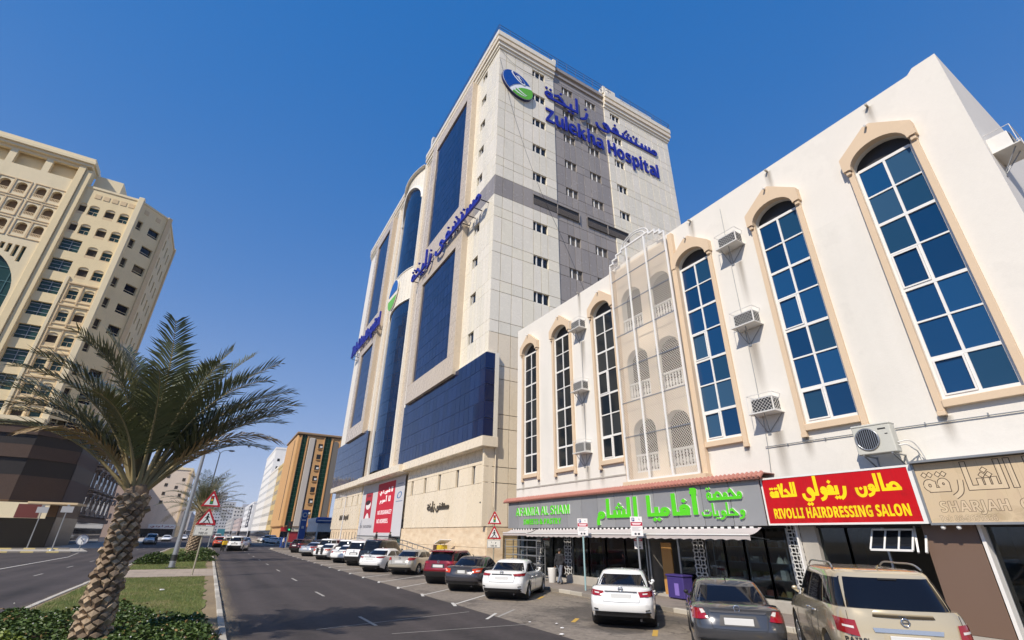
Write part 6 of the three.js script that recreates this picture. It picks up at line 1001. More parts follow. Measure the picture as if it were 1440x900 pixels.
  const em = new THREE.TorusGeometry(0.055, 0.012, 6, 18); em.rotateY(PI / 2); const ey = o.badgeY ?? py + 0.19; em.translate(hullR(ey, 0, 0.012), ey, 0); mesh('badge', [metric(em), box(hullR(ey, 0, 0.02), ey - 0.008, -0.07, hullR(ey, 0, 0.008), ey + 0.008, 0.07)], MT.chrome, t);
  const line = (pts, w = 0.007) => pts.slice(0, -1).map((p, i) => sqbar(p, pts[i + 1], w)), S = [];
  for (const s of [-1, 1]) {
    const c0 = cv(0), xa = ax[1] - r - 0.12, xm = (xr0 + xf0) / 2 + (suv ? 0.1 : 0.06), xc = ax[0] + (suv ? r + 0.05 : r * 0.75);
    for (const x of [xa, xm, xc]) S.push(...line(Array.from({ length: 7 }, (_, k) => { const y = lerp(yb(0) + 0.08, top(x) - 0.02, k / 6), xx = x + (x === xc && y < r * 2 ? 0.05 : 0); return [xx, y, hullZ(xx, y, s, 0.001)]; })));
    S.push(...line(Array.from({ length: 13 }, (_, k) => { const x = lerp(xa, xc, k / 12), y = yb(0) + 0.08; return [x, y, hullZ(x, y, s, 0.001)]; })));
    mesh('door_handle', [xc + 0.22, xm + 0.1].map((X) => { const y = top(0) - 0.17, z0 = hullZ(X + 0.1, y, s, -0.012), z1 = hullZ(X + 0.1, y, s, 0.035); return rbox(X, y, min(z0, z1), X + 0.2, y + 0.035, max(z0, z1), 0.012, 1); }), o.handleMat ?? paint, t);
    const mx = xf0 - 0.42, my = belt + 0.07, mz = hullZ(mx, top(mx) - 0.03, s, 0); const mg = new THREE.SphereGeometry(0.075, 14, 10); mg.scale(0.6, 0.62, 0.8); mg.translate(mx, my, mz + s * 0.025); mesh('mirror', [metric(mg), sqbar([mx, my - 0.08, mz - s * 0.05], [mx, my, mz + s * 0.06], 0.05)], o.mirrorMat ?? paint, t);
    mesh('sill', line(Array.from({ length: 10 }, (_, k) => { const x = lerp(ax[0] + r + 0.08, ax[1] - r - 0.08, k / 9); return [x, yb(0) + 0.03, hullZ(x, yb(0) + 0.03, s, -0.015)]; }), 0.05), MT.black, t);
  }
  const ly = o.lidY ?? (tr - 0.04), lz = hw * 0.62; if (!suv) S.push(...line([[hullR(py + 0.2, -lz - 0.0, 0.002), tr - 0.05, -lz], [hullR(py - 0.12, -lz * 0.86, 0.002), py - 0.13, -lz * 0.86], [hullR(py - 0.13, 0, 0.002), py - 0.14, 0], [hullR(py - 0.12, lz * 0.86, 0.002), py - 0.13, lz * 0.86], [hullR(py + 0.2, lz, 0.002), tr - 0.05, lz]]));
  else S.push(...line([[hullR(tr - 0.06, -hw * 0.78, 0.002), tr - 0.04, -hw * 0.78], [hullR(0.62, -hw * 0.8, 0.002), 0.62, -hw * 0.8], [hullR(0.55, 0, 0.002), 0.57, 0], [hullR(0.62, hw * 0.8, 0.002), 0.62, hw * 0.8], [hullR(tr - 0.06, hw * 0.78, 0.002), tr - 0.04, hw * 0.78]]));
  mesh('seam', S, MT.black, t);
  if (o.rails) mesh('roof_rail', [-1, 1].map((s) => tube([[xr1 + 0.35, H - 0.02, s * (tw - 0.08)], [xr1 + 0.55, H + 0.06, s * (tw - 0.1)], [(xr1 + xf1) / 2, H + 0.07, s * (tw - 0.1)], [xf1 - 0.5, H + 0.05, s * (tw - 0.1)], [xf1 - 0.25, H - 0.03, s * (tw - 0.1)]], 0.016, 30)), MT.steel, t);
  if (o.spoiler) mesh('spoiler', rbox(xr1 - 0.16, H - 0.1, -tw + 0.08, xr1 + 0.15, H - 0.045, tw - 0.08, 0.02, 1), paint, t);
  mesh('high_stop_lamp', rbox(suv ? rearX(H - 0.16, 0, 0.02) : rearX(gy0 + 0.03, 0, 0.03), suv ? H - 0.16 : gy0 - 0.015, -0.14, suv ? rearX(H - 0.16, 0, -0.02) : rearX(gy0 + 0.03, 0, -0.02), suv ? H - 0.135 : gy0 + 0.008, 0.14, 0.006, 1), MT.black, t);
  mesh('antenna', [tube([[xr1 + 0.3, H - 0.02, 0], [xr1 + 0.22, H + 0.04, 0], [xr1 + 0.12, H + 0.05, 0]], 0.015, 8)], paint, t);
  mesh('exhaust', bar([-hl + 0.3, 0.24, hw * 0.55], [-hl + 0.06, 0.24, hw * 0.55], 0.03, 10), MT.darkMetal, t);
  if (o.extra) o.extra({ t, hullR, Rq, hullZ, hl, hw, tr, br, H });
  return t;
}
const sedan = (o) => ({ L: 4.62, W: 1.78, H: 1.36, wb: 2.7, r: 0.3, rear: 1.0, belt: 0.9, deck: [[-2.4, 0.985], [-1.7, 0.98], [-0.9, 0.91], [0.6, 0.9], [1.0, 0.87], [1.9, 0.73], [2.3, 0.62]], xr0: -1.7, xr1: -0.95, xf0: 1.15, xf1: 0.3, ...o });
const suv = (o) => ({ L: 4.75, W: 1.88, H: 1.74, wb: 2.75, r: 0.365, rear: 0.95, belt: 1.1, suv: true, deck: [[-2.4, 1.14], [-1.5, 1.12], [0.6, 1.09], [1.1, 1.06], [2.0, 0.92], [2.4, 0.8]], xr0: -2.27, xr1: -2.02, xf0: 1.3, xf1: 0.5, pillars: [0, 0.24, 0.6, 1], tw: 0.72, val: 0.2, plateY: 0.84, ...o });
const place = (t, x, z, deg) => { t.position.set(x, 0.003, z); t.rotation.y = deg * PI / 180; if (t.userData.category === 'car') t.scale.setScalar(1.11); };
const CG = 'cars parked at an angle along the shops';
const WHITE = carPaint([0.82, 0.82, 0.80]), GREY = carPaint([0.085, 0.087, 0.095], 0.45), CHAR = carPaint([0.06, 0.058, 0.066], 0.4), RED = carPaint([0.22, 0.010, 0.016], 0.25), BEIGE = carPaint([0.50, 0.46, 0.38], 0.35), GOLD = carPaint([0.60, 0.50, 0.33], 0.35), SILVER = carPaint([0.55, 0.56, 0.57], 0.5), BLACKP = carPaint([0.012, 0.012, 0.014], 0.1), MAROON = carPaint([0.06, 0.006, 0.01], 0.2);
{
  const wideTail = [[0.36, 0.74], [0.86, 0.78], [0.885, 0.9], [0.4, 0.88]];
  const altima = car('sedan', GREY, sedan({ name: 'grey_sedan', label: 'dark grey metallic sedan seen from behind beside the gold four wheel drive', L: 4.86, W: 1.84, H: 1.38, wb: 2.78, tail: [[0.56, 0.77], [0.885, 0.74], [0.9, 0.93], [0.64, 0.94]], tailInner: [[0.60, 0.87], [0.68, 0.85], [0.71, 0.925], [0.65, 0.932]], garnish: [[-0.5, 0.88], [0.5, 0.88], [0.52, 0.915], [-0.52, 0.915]], plateY: 0.74, plateW: 0.27, badgeY: 0.955, group: CG, spokes: 7, mirrorMat: MT.black }));
  const sentra = car('sedan', WHITE, sedan({ name: 'white_sedan', label: 'nearest white sedan, parked beside the dark grey sedan in front of the sweet shop', tail: [[0.5, 0.77], [0.875, 0.79], [0.885, 0.93], [0.46, 0.89]], tailInner: [[0.58, 0.83], [0.70, 0.84], [0.71, 0.87], [0.58, 0.86]], garnish: [[-0.42, 0.87], [0.42, 0.87], [0.44, 0.9], [-0.44, 0.9]], badgeY: 0.945, reflector: [[0.62, 0.45], [0.74, 0.46], [0.74, 0.49], [0.62, 0.48]], reflMat: MT.black, recessMat: WHITE, plateY: 0.78, group: CG }));
  const corolla = car('sedan', WHITE, sedan({ name: 'white_sedan', label: 'white sedan with slim tail lamps joined by a chrome bar, beside the dark charcoal sedan', tail: [[0.5, 0.83], [0.875, 0.84], [0.885, 0.94], [0.44, 0.9]], garnish: [[-0.4, 0.865], [0.4, 0.865], [0.4, 0.9], [-0.4, 0.9]], reflector: [[0.64, 0.47], [0.76, 0.48], [0.76, 0.51], [0.64, 0.5]], reflMat: MT.black, recessMat: WHITE, plateY: 0.76, group: CG }));
  const oldCorolla = car('sedan', CHAR, sedan({ name: 'charcoal_sedan', label: 'dark charcoal sedan between the red hatchback and the white sedan', L: 4.55, W: 1.76, tail: [[0.52, 0.74], [0.875, 0.77], [0.885, 0.94], [0.5, 0.9]], tailMat: phys([0.55, 0.06, 0.02], 0.15), tailInner: [[0.66, 0.8], [0.8, 0.81], [0.8, 0.85], [0.66, 0.84]], plateY: 0.78, plateW: 0.17, group: CG }));
  const redSuv = car('suv', RED, suv({ name: 'red_crossover', label: 'dark red crossover between the beige sedan and the charcoal sedan', L: 4.5, W: 1.84, H: 1.54, wb: 2.65, belt: 1.0, deck: [[-2.3, 1.06], [-1.5, 1.03], [0.6, 0.98], [1.1, 0.95], [2.0, 0.88], [2.3, 0.78]], xr0: -2.16, xr1: -1.75, xf0: 1.25, xf1: 0.4, tail: [[0.5, 0.92], [0.9, 0.94], [0.91, 1.05], [0.56, 1.0]], reflector: [[0.55, 0.42], [0.8, 0.43], [0.8, 0.46], [0.55, 0.45]], val: 0.22, spoiler: true, group: CG, plateY: 0.82 }));
  const camry = car('sedan', BEIGE, sedan({ name: 'beige_sedan', label: 'champagne beige sedan beside the dark red crossover', L: 4.8, W: 1.82, wb: 2.77, H: 1.37, tail: [[0.56, 0.8], [0.89, 0.82], [0.9, 0.95], [0.58, 0.96]], plateY: 0.72, group: CG, recessMat: BEIGE, tailMat: phys([0.34, 0.03, 0.03], 0.2) }));
  const patrol = car('suv', GOLD, suv({ name: 'gold_offroader', label: 'large gold four wheel drive with roof rails at the right front edge of the picture', category: 'car', L: 5.15, W: 2.0, H: 1.9, wb: 3.07, r: 0.41, rear: 1.1, belt: 1.27, deck: [[-2.6, 1.32], [-1.6, 1.3], [0.7, 1.24], [1.2, 1.2], [2.2, 1.06], [2.6, 0.95]], xr0: -2.5, xr1: -2.12, xf0: 1.5, xf1: 0.6, tw: 0.77, tail: [[0.68, 0.92], [0.985, 0.97], [0.985, 1.17], [0.7, 1.15]], tailInner: [[0.74, 1.03], [0.88, 1.045], [0.88, 1.075], [0.74, 1.065]], garnish: [[-0.46, 1.0], [0.46, 1.0], [0.48, 1.06], [-0.48, 1.06]], rails: true, plateY: 0.9, badgeY: 1.15, group: CG, spokes: 6, recessMat: GOLD, handleMat: MT.chrome,
    extra: ({ t, hullR }) => { const gs = []; latinOn(t, 'PATROL', (u, v) => [hullR(0.84 + v, -0.88 + u, 0.012), 0.84 + v, -0.88 + u], 0.34, 0.05); } }));
  const whiteSuv = car('suv', WHITE, suv({ name: 'white_offroader', label: 'white off road car with dark lower bumper next to the black one', tail: [[0.72, 0.95], [0.92, 0.97], [0.925, 1.25], [0.76, 1.22]], val: 0.3, group: CG }));
  const blackSuv = car('suv', BLACKP, suv({ name: 'black_offroader', label: 'black off road car beside the white one, opposite the hospital entrance', L: 5.0, H: 1.85, W: 1.96, wb: 2.9, tail: [[0.74, 0.95], [0.95, 0.97], [0.955, 1.2], [0.78, 1.18]], rails: true, group: CG, tw: 0.76 }));
  // where they stand: rear axle near the line of the bays, nose to the kerb
  const park = (t, x, z, L, rear, deg = 43) => { const d = L / 2 - rear, a = deg * PI / 180; place(t, x + cos(a) * d, z - sin(a) * d, deg); };
  park(patrol, 11.45, -5.35, 5.15, 1.1, 40); patrol.scale.setScalar(1.05);
  park(altima, 11.35, -8.6, 4.86, 1.0, 42);
  park(sentra, 11.95, -13.05, 4.62, 1.0, 44);
  park(corolla, 11.95, -20.35, 4.62, 1.0, 44);
  park(oldCorolla, 11.75, -23.95, 4.55, 1.0, 44);
  park(redSuv, 12.1, -27.75, 4.5, 0.95, 43);
  park(camry, 12.3, -34.9, 4.8, 1.0, 43);
  const more = (src, label, x, z, L, rear, deg) => { const c = copyOf(src, label, [0, 0, 0], 0, CG); park(c, x, z, L, rear, deg); return c; };
  more(corolla, 'white sedan left of the champagne beige sedan', 11.1, -37.9, 4.62, 1.0, 43);
  park(blackSuv, 12.2, -42.6, 5.0, 0.95, 43);
  park(whiteSuv, 11.7, -45.3, 4.75, 0.95, 43);
  more(sentra, 'white sedan left of the white off road car with the dark bumper', 11.5, -50.2, 4.62, 1.0, 43);
  more(whiteSuv, 'white off road car sixth in the far row of parked cars, between two white sedans', 12.4, -53.0, 4.75, 0.95, 43);
  const striped = more(oldCorolla, 'white sedan with black racing stripes on its boot in the far row', 11.0, -56.3, 4.55, 1.0, 43);
  striped.traverse((q) => { if (q.isMesh && q.material === CHAR) q.material = WHITE; }); striped.name = numbered('striped_sedan');
  mesh('stripe', [-0.24, 0.24].flatMap((z) => [box(-2.31, 0.5, z - 0.11, -2.26, 1.0, z + 0.11), box(-2.2, 1.05, z - 0.11, -1.75, 1.075, z + 0.11)]), MT.black, striped);
  more(whiteSuv, 'white off road car in the far row with a silver sedan on its left', 12.0, -60.5, 4.75, 0.95, 43);
  const si = more(camry, 'silver sedan at the far end of the parked row', 10.9, -65.0, 4.8, 1.0, 43); si.traverse((q) => { if (q.isMesh && q.material === BEIGE) q.material = SILVER; }); si.name = numbered('silver_sedan');
  const ch = more(redSuv, 'dark grey crossover behind the silver sedan near the end of the row', 12.6, -70.2, 4.5, 0.95, 43); ch.traverse((q) => { if (q.isMesh && q.material === RED) q.material = CHAR; }); ch.name = numbered('grey_crossover');
  const mr = more(redSuv, 'very dark maroon crossover, last car of the parked row', 11.2, -76.5, 4.5, 0.95, 43); mr.traverse((q) => { if (q.isMesh && q.material === RED) q.material = MAROON; }); mr.name = numbered('maroon_crossover');
  // traffic
  const dr = copyOf(whiteSuv, 'white off road car driving away at the crossing', [4.1, 0, -85], 0, 'moving traffic far down the road'); place(dr, 4.1, -85, 74);
  const tg = 'moving traffic far down the road', TR = [[sentra, 6.8, -118, 88, 'white saloon just ahead of the white off road car at the crossing'], [corolla, 3.2, -150, 90, 'white saloon in the middle lane far past the crossing'], [camry, 6.6, -168, 90, 'pale beige saloon far past the crossing on the right lane'], [whiteSuv, 2.6, -190, 90, 'white off road car waiting far past the crossing'], [sentra, 6.4, -215, 90, 'small white saloon near the end of the visible traffic'], [redSuv, 2.4, -230, 90, 'small red crossover near the end of the visible traffic']];
  for (const [s, x, z, d, l] of TR) place(copyOf(s, l, [0, 0, 0], 0, tg), x, z, d);
  const lg = 'cars along the far left kerb', LF = [[whiteSuv, -9.6, -124, -88, 'silver white car coming towards the camera on the left carriageway'], [camry, -10.6, -134, -90, 'dim car behind the oncoming one at the left kerb'], [altima, -13.6, -112, -90, 'dark car parked under the balcony building'], [sentra, -9.2, -160, -90, 'white car farther along the left carriageway'], [corolla, -6.3, -182, -90, 'white car beside the median on the left carriageway']];
  for (const [s, x, z, d, l] of LF) place(copyOf(s, l, [0, 0, 0], 0, lg), x, z, d);
  const rg = 'cars parked beyond the side road', RF = [[sentra, 14.2, -130], [corolla, 14, -137], [whiteSuv, 14.1, -144.5], [sentra, 14.1, -152], [camry, 14, -160]], words = ['nearest', 'second', 'third', 'fourth', 'farthest'];
  RF.forEach(([s, x, z], k) => place(copyOf(s, words[k] + ' of the cars parked beyond the side road by the tan block', [0, 0, 0], 0, rg), x, z, 50));
  const taxi = copyOf(redSuv, 'orange red taxi beyond the white off road car at the crossing', [0, 0, 0], 0, tg); place(taxi, 1.9, -104, 90); taxi.traverse((q) => { if (q.isMesh && q.material === RED) q.material = carPaintO; }); taxi.name = numbered('taxi');
  const truck = thing('blue_truck', 'small blue box truck far ahead in the traffic', 'truck', [3.4, 0, -205]); mesh('cargo_box', rbox(-1.1, 0.9, -3.4, 1.1, 3.4, 1.6, 0.05, 1), std([0.05, 0.22, 0.3], 0.5), truck); mesh('cab', rbox(-1, 0.5, -5.2, 1, 2.5, -3.5, 0.15, 2), MT.metalWhite, truck); mesh('tail_lift', box(-1.05, 0.5, 1.55, 1.05, 0.9, 1.7), MT.darkMetal, truck); for (const z of [-4.4, 0.5]) for (const x of [-0.9, 0.9]) { const w = new THREE.CylinderGeometry(0.42, 0.42, 0.28, 18); w.rotateZ(PI / 2); w.translate(x, 0.42, z); mesh('wheel', metric(w), MT.rubber, truck); }
}
// ---------------------------------------------------------------- palms
const FROND = [[0.035, 0.055, 0.022], [0.050, 0.068, 0.026], [0.028, 0.044, 0.02], [0.11, 0.115, 0.052]].map((c) => phys(mixc(mul(c, 1.9), [0.18, 0.165, 0.085], 0.45), 0.36, { side: THREE.DoubleSide, transmission: 0.3, thickness: 0 }));
const FRONDDRY = std([0.34, 0.235, 0.115], 0.8, { side: THREE.DoubleSide }), STALK = std([0.30, 0.24, 0.12], 0.7), BOOT = [std([1.2, 1.12, 1.02], 0.9, { map: T.bark }), std([1.6, 1.48, 1.32], 0.9, { map: T.bark }), std([0.75, 0.66, 0.58], 0.9, { map: T.bark })], TRUNK = std([0.5, 0.45, 0.4], 0.95, { map: T.bark });
function frondGeo(az, el, L, droop, r, n = 44, twist = 0) {
  // rachis: starts at elevation el, bends down along its length; leaflets in two rows set in a V
  const pts = [], N1 = 16; let p = V(0, 0, 0), e = el; const step = L / N1;
  for (let i = 0; i <= N1; i++) { pts.push(p.clone()); const t = i / N1; e = el - droop * pow(t, 1.6); p = p.clone().add(V(cos(az) * cos(e) * step, sin(e) * step, sin(az) * cos(e) * step)); }
  const cv = new THREE.CatmullRomCurve3(pts), side0 = V(-sin(az), 0, cos(az)), pos = [], out = [];
  const stem = new THREE.TubeGeometry(cv, 14, 0.03, 5, false); { const q = stem.attributes.position, u = stem.attributes.uv; for (let i = 0; i < q.count; i++) { const t = u.getX(i), c = cv.getPoint(t), k = 1.5 * (1 - t) * (1 - t) + 0.25; q.setXYZ(i, lerp(c.x, q.getX(i), k), lerp(c.y, q.getY(i), k), lerp(c.z, q.getZ(i), k)); } stem.computeVertexNormals(); }
  for (let i = 0; i < n; i++) {
    const t = 0.23 + 0.77 * (i + 0.4 * r()) / n, c = cv.getPoint(min(1, t)), d = cv.getTangent(min(1, t)), up = side0.clone().cross(d).normalize(); if (up.y < 0 && abs(e) < 1.4) up.negate();
    for (const s of [-1, 1]) {
      const len = (0.2 + 0.62 * pow(sin(PI * clamp(t * 0.92 + 0.06, 0, 1)), 0.7)) * (L / 3.6) * (0.85 + 0.3 * r()), fw = lerp(0.55, 1.25, t) + 0.25 * (r() - 0.5), lift = 0.42 + 0.3 * (r() - 0.5) + twist;
      const dir = side0.clone().multiplyScalar(s).addScaledVector(d, fw).addScaledVector(up, lift).normalize(), sag = V(0, -len * (0.10 + 0.22 * r()), 0);
      const w = d.clone().multiplyScalar(0.024 + 0.008 * r()), m = c.clone().addScaledVector(dir, len * 0.5).addScaledVector(sag, 0.2), tip = c.clone().addScaledVector(dir, len).add(sag), ridge = dir.clone().cross(d).normalize().multiplyScalar(0.006);
      const a0 = c.clone().addScaledVector(w, -0.5), a1 = c.clone().addScaledVector(w, 0.5), m0 = m.clone().sub(w).add(ridge), m1 = m.clone().add(w).add(ridge);
      for (const q of [a0, a1, m1, a0, m1, m0, m0, m1, tip]) pos.push(q.x, q.y, q.z);
    }
  }
  const g = new THREE.BufferGeometry(); g.setAttribute('position', new THREE.Float32BufferAttribute(pos, 3)); g.computeVertexNormals();
  return [metric(stem), metric(g)];
}
function palm(label, x, z, H, rad, seed, list, scale = 1, boots = true) {
  const t = thing('date_palm', label, 'palm tree', [x, 0.1, z]), r = rng(seed);
  const R = (y) => rad * (1.16 - 0.26 * sm(0, 0.7, y / H) + 0.16 * sm(0.8, 1, y / H));
  mesh('trunk', lathe([[R(0) * 1.05, -0.1], [R(0), 0.05], ...Array.from({ length: 8 }, (_, i) => [R(H * (i + 1) / 8) * 0.9, H * (i + 1) / 8]), [rad * 0.5, H + 0.35], [0, H + 0.4]], 18), TRUNK, t);
  if (boots) { // cut leaf bases in a spiral
    const rows = Math.round(H / 0.125), per = 9, all = [[], [], []];
    for (let j = 0; j < rows; j++) for (let i = 0; i < per; i++) {
      const y = 0.08 + j * H / rows + (r() - 0.5) * 0.02, a = (i + (j % 2) * 0.5 + (r() - 0.5) * 0.12) / per * 2 * PI + j * 0.05, q = R(y), w = 2 * PI * q / per * 0.54, up = 0.14 + 0.1 * r(), o = 0.06 + 0.09 * r() * r();
      const P = (s, h, d) => { const b = a + s / q; return [cos(b) * (q + d), y + h, sin(b) * (q + d)]; };
      const A = P(-w, 0.03, -0.06), B = P(w, 0.03, -0.06), C = P(w * 0.72, up * 0.72, o), D = P(-w * 0.72, up * 0.72, o), E = P(0, up, o * 0.82), F = P(0, -0.06, -0.02), G = P(w * 0.6, up * 0.8, -0.05), K = P(-w * 0.6, up * 0.8, -0.05), I = P(0, up * 0.42, o * 1.18);
      const g = new THREE.BufferGeometry(); g.setAttribute('position', new THREE.Float32BufferAttribute([A, F, I, A, I, D, F, B, I, B, C, I, D, I, E, I, C, E, C, G, E, E, G, K, E, K, D, B, G, C, A, D, K].flat(), 3)); g.computeVertexNormals();
      const m = floor(r() * 3); if (j * per + i < 290) mesh('leaf_base', metric(g), BOOT[m], t); else all[m].push(metric(g));
    }
    all.forEach((g, k) => g.length && mesh('leaf_bases', g, BOOT[k], t, 'stuff'));
  } else mesh('leaf_bases', Array.from({ length: 160 }, (_, k) => { const y = 0.1 + k / 160 * H, a = k * 2.399; const g = new THREE.TetrahedronGeometry(0.13); g.translate(cos(a) * R(y), y, sin(a) * R(y)); return metric(g); }), BOOT[0], t, 'stuff');
  const fibre = lathe([[rad * 0.85, H - 0.35], [rad * 1.12, H - 0.1], [rad * 1.0, H + 0.25], [rad * 0.55, H + 0.5], [0, H + 0.62]], 14); mesh('fibre_collar', fibre, BOOT[2], t);
  const crown = grp('crown', t);
  list.forEach(([az, el0, L, dr0, dry], k) => {
    if (boots && k % 3 && el0 < 64 && (abs(az - 90) < 55 || abs(az + 95) < 50)) return; if (boots) az += (r() - 0.5) * 8;
    const el = boots ? 47 + (r() - 0.5) * 9 + (clamp(el0, 20, 86) - 20) * 0.58 : el0, dr = boots ? dr0 * 1.0 + (el - el0) * PI / 180 * 0.55 : dr0;
    const [st, lf] = frondGeo(az * PI / 180, el * PI / 180, L * scale, dr, r, boots ? 54 : 26, dry ? -0.3 : 0); const rr0 = rad * 0.6, ox = cos(az * PI / 180) * rr0, oz = sin(az * PI / 180) * rr0, oy = H + 0.05 + 0.3 * sm(20, 85, el);
    st.translate(ox, oy, oz); lf.translate(ox, oy, oz);
    const f = grp('frond', crown); mesh('stalk', st, STALK, f); mesh('leaflets', lf, dry ? FRONDDRY : FROND[floor(r() * 3.35)], f);
  });
  return t;
}
{
  // main palm: azimuth 0 is towards +x, 90 towards the camera; fronds listed from the picture, the rest filled in round the crown
  const L = [[186, 40, 4.3, 0.75], [178, 33, 4.4, 0.85], [196, 28, 4.2, 0.95], [205, 52, 4.2, 0.9], [170, 50, 4.1, 1.05], [215, 62, 4.0, 0.9], [150, 68, 4.2, 0.9], [232, 72, 4.3, 0.7], [100, 80, 4.3, 0.65], [250, 82, 4.6, 0.55], [-20, 78, 4.5, 0.6], [10, 70, 4.5, 0.75], [-35, 66, 4.4, 0.8], [5, 57, 4.3, 0.95], [-12, 50, 4.4, 0.9], [18, 44, 4.2, 0.95], [-5, 36, 4.1, 0.8], [12, 27, 3.9, 0.55], [-25, 40, 4.1, 0.9], [30, 60, 4.0, 1.1], [40, 48, 3.8, 1.0], [-48, 52, 4.2, 0.9], [-70, 60, 4.2, 0.9], [-95, 66, 4.3, 0.8], [-110, 48, 4.1, 1.0], [-80, 42, 4.0, 1.0], [-130, 58, 4.2, 0.9], [-140, 42, 4.1, 1.0], [60, 66, 3.8, 1.0], [75, 56, 3.7, 1.1], [95, 62, 3.6, 1.1], [120, 58, 3.8, 1.1], [138, 50, 3.8, 1.1], [160, 60, 4.1, 1.0], [192, 58, 4.3, 0.8], [0, 84, 4.1, 0.5], [180, 80, 4.3, 0.6], [-60, 76, 4.3, 0.7], [-150, 74, 4.2, 0.7], [-160, 34, 4.0, 0.9], [55, 36, 3.3, 1.2], [-100, 30, 3.6, 1.2, 1], [22, 34, 3.5, 1.2, 1], [145, 30, 3.0, 1.3, 1], [-30, 24, 3.6, 0.9], [-170, 22, 3.9, 0.9]];
  const rx = rng(77), L2 = [...L, ...L.filter((_, i) => i % 6 === 0).map(([a, e, l, d, q]) => [a + 11 + rx() * 14, clamp(e + (rx() - 0.5) * 22, 24, 86), l * (0.82 + 0.16 * rx()), d * (0.85 + 0.3 * rx()), 0])];
  palm('large date palm with a thick stubby trunk standing in the median hedge nearest the camera', -1.72, -14.8, 3.0, 0.235, 900, L2, 0.95);
  const ring = (n, seed) => { const r = rng(seed); return Array.from({ length: n }, (_, k) => [k * 137.5 % 360, 85 - 75 * k / n + r() * 10, 3.4 + r() * 0.6, 0.8 + 0.5 * r(), k > n - 3]); };
  palm('smaller date palm behind the traffic light warning sign on the median', -0.95, -54.6, 3.9, 0.36, 901, ring(34, 5), 1.0, false);
  palm('date palm third along the median, mostly hidden behind the second one', -1.6, -74, 4.6, 0.36, 902, ring(28, 6), 1.0, false);
  palm('distant date palm on the median beyond the crossing', -1.8, -128, 6.2, 0.38, 903, ring(26, 7), 1.1, false);
}
// ---------------------------------------------------------------- hedge, shrubs, grass
function leafMass(name, label, category, mats, count, seed, at, size, parent) {
  const t = label ? thing(name, label, category) : parent, r = rng(seed), g = new THREE.BufferGeometry();
  g.setAttribute('position', new THREE.Float32BufferAttribute([0, 0, 0, 0.5, 0.12, 0.42, 0, 0.02, 1, 0, 0, 0, 0, 0.02, 1, -0.5, 0.12, 0.42], 3)); g.computeVertexNormals(); metric(g);
  const m = new THREE.Matrix4(), q = new THREE.Quaternion(), e = new THREE.Euler();
  mats.forEach((mat, k) => { const n = floor(count / mats.length), im = new THREE.InstancedMesh(g, mat, n); im.name = 'foliage'; im.userData.kind = 'stuff'; im.castShadow = im.receiveShadow = true; for (let i = 0; i < n; i++) { const [p, o] = at(r); e.set((r() - 0.6) * 1.6, r() * 2 * PI, (r() - 0.5) * 1.4); q.setFromEuler(e); const s = size * (0.45 + 1.1 * r()); im.setMatrixAt(i, m.compose(p, q, V(s * 0.7, s, s))); } t.add(im); });
  return t;
}
const LEAF = [[0.064, 0.105, 0.018], [0.085, 0.13, 0.024], [0.045, 0.078, 0.014], [0.11, 0.145, 0.028]].map((c) => std(c, 0.5, { side: THREE.DoubleSide }));
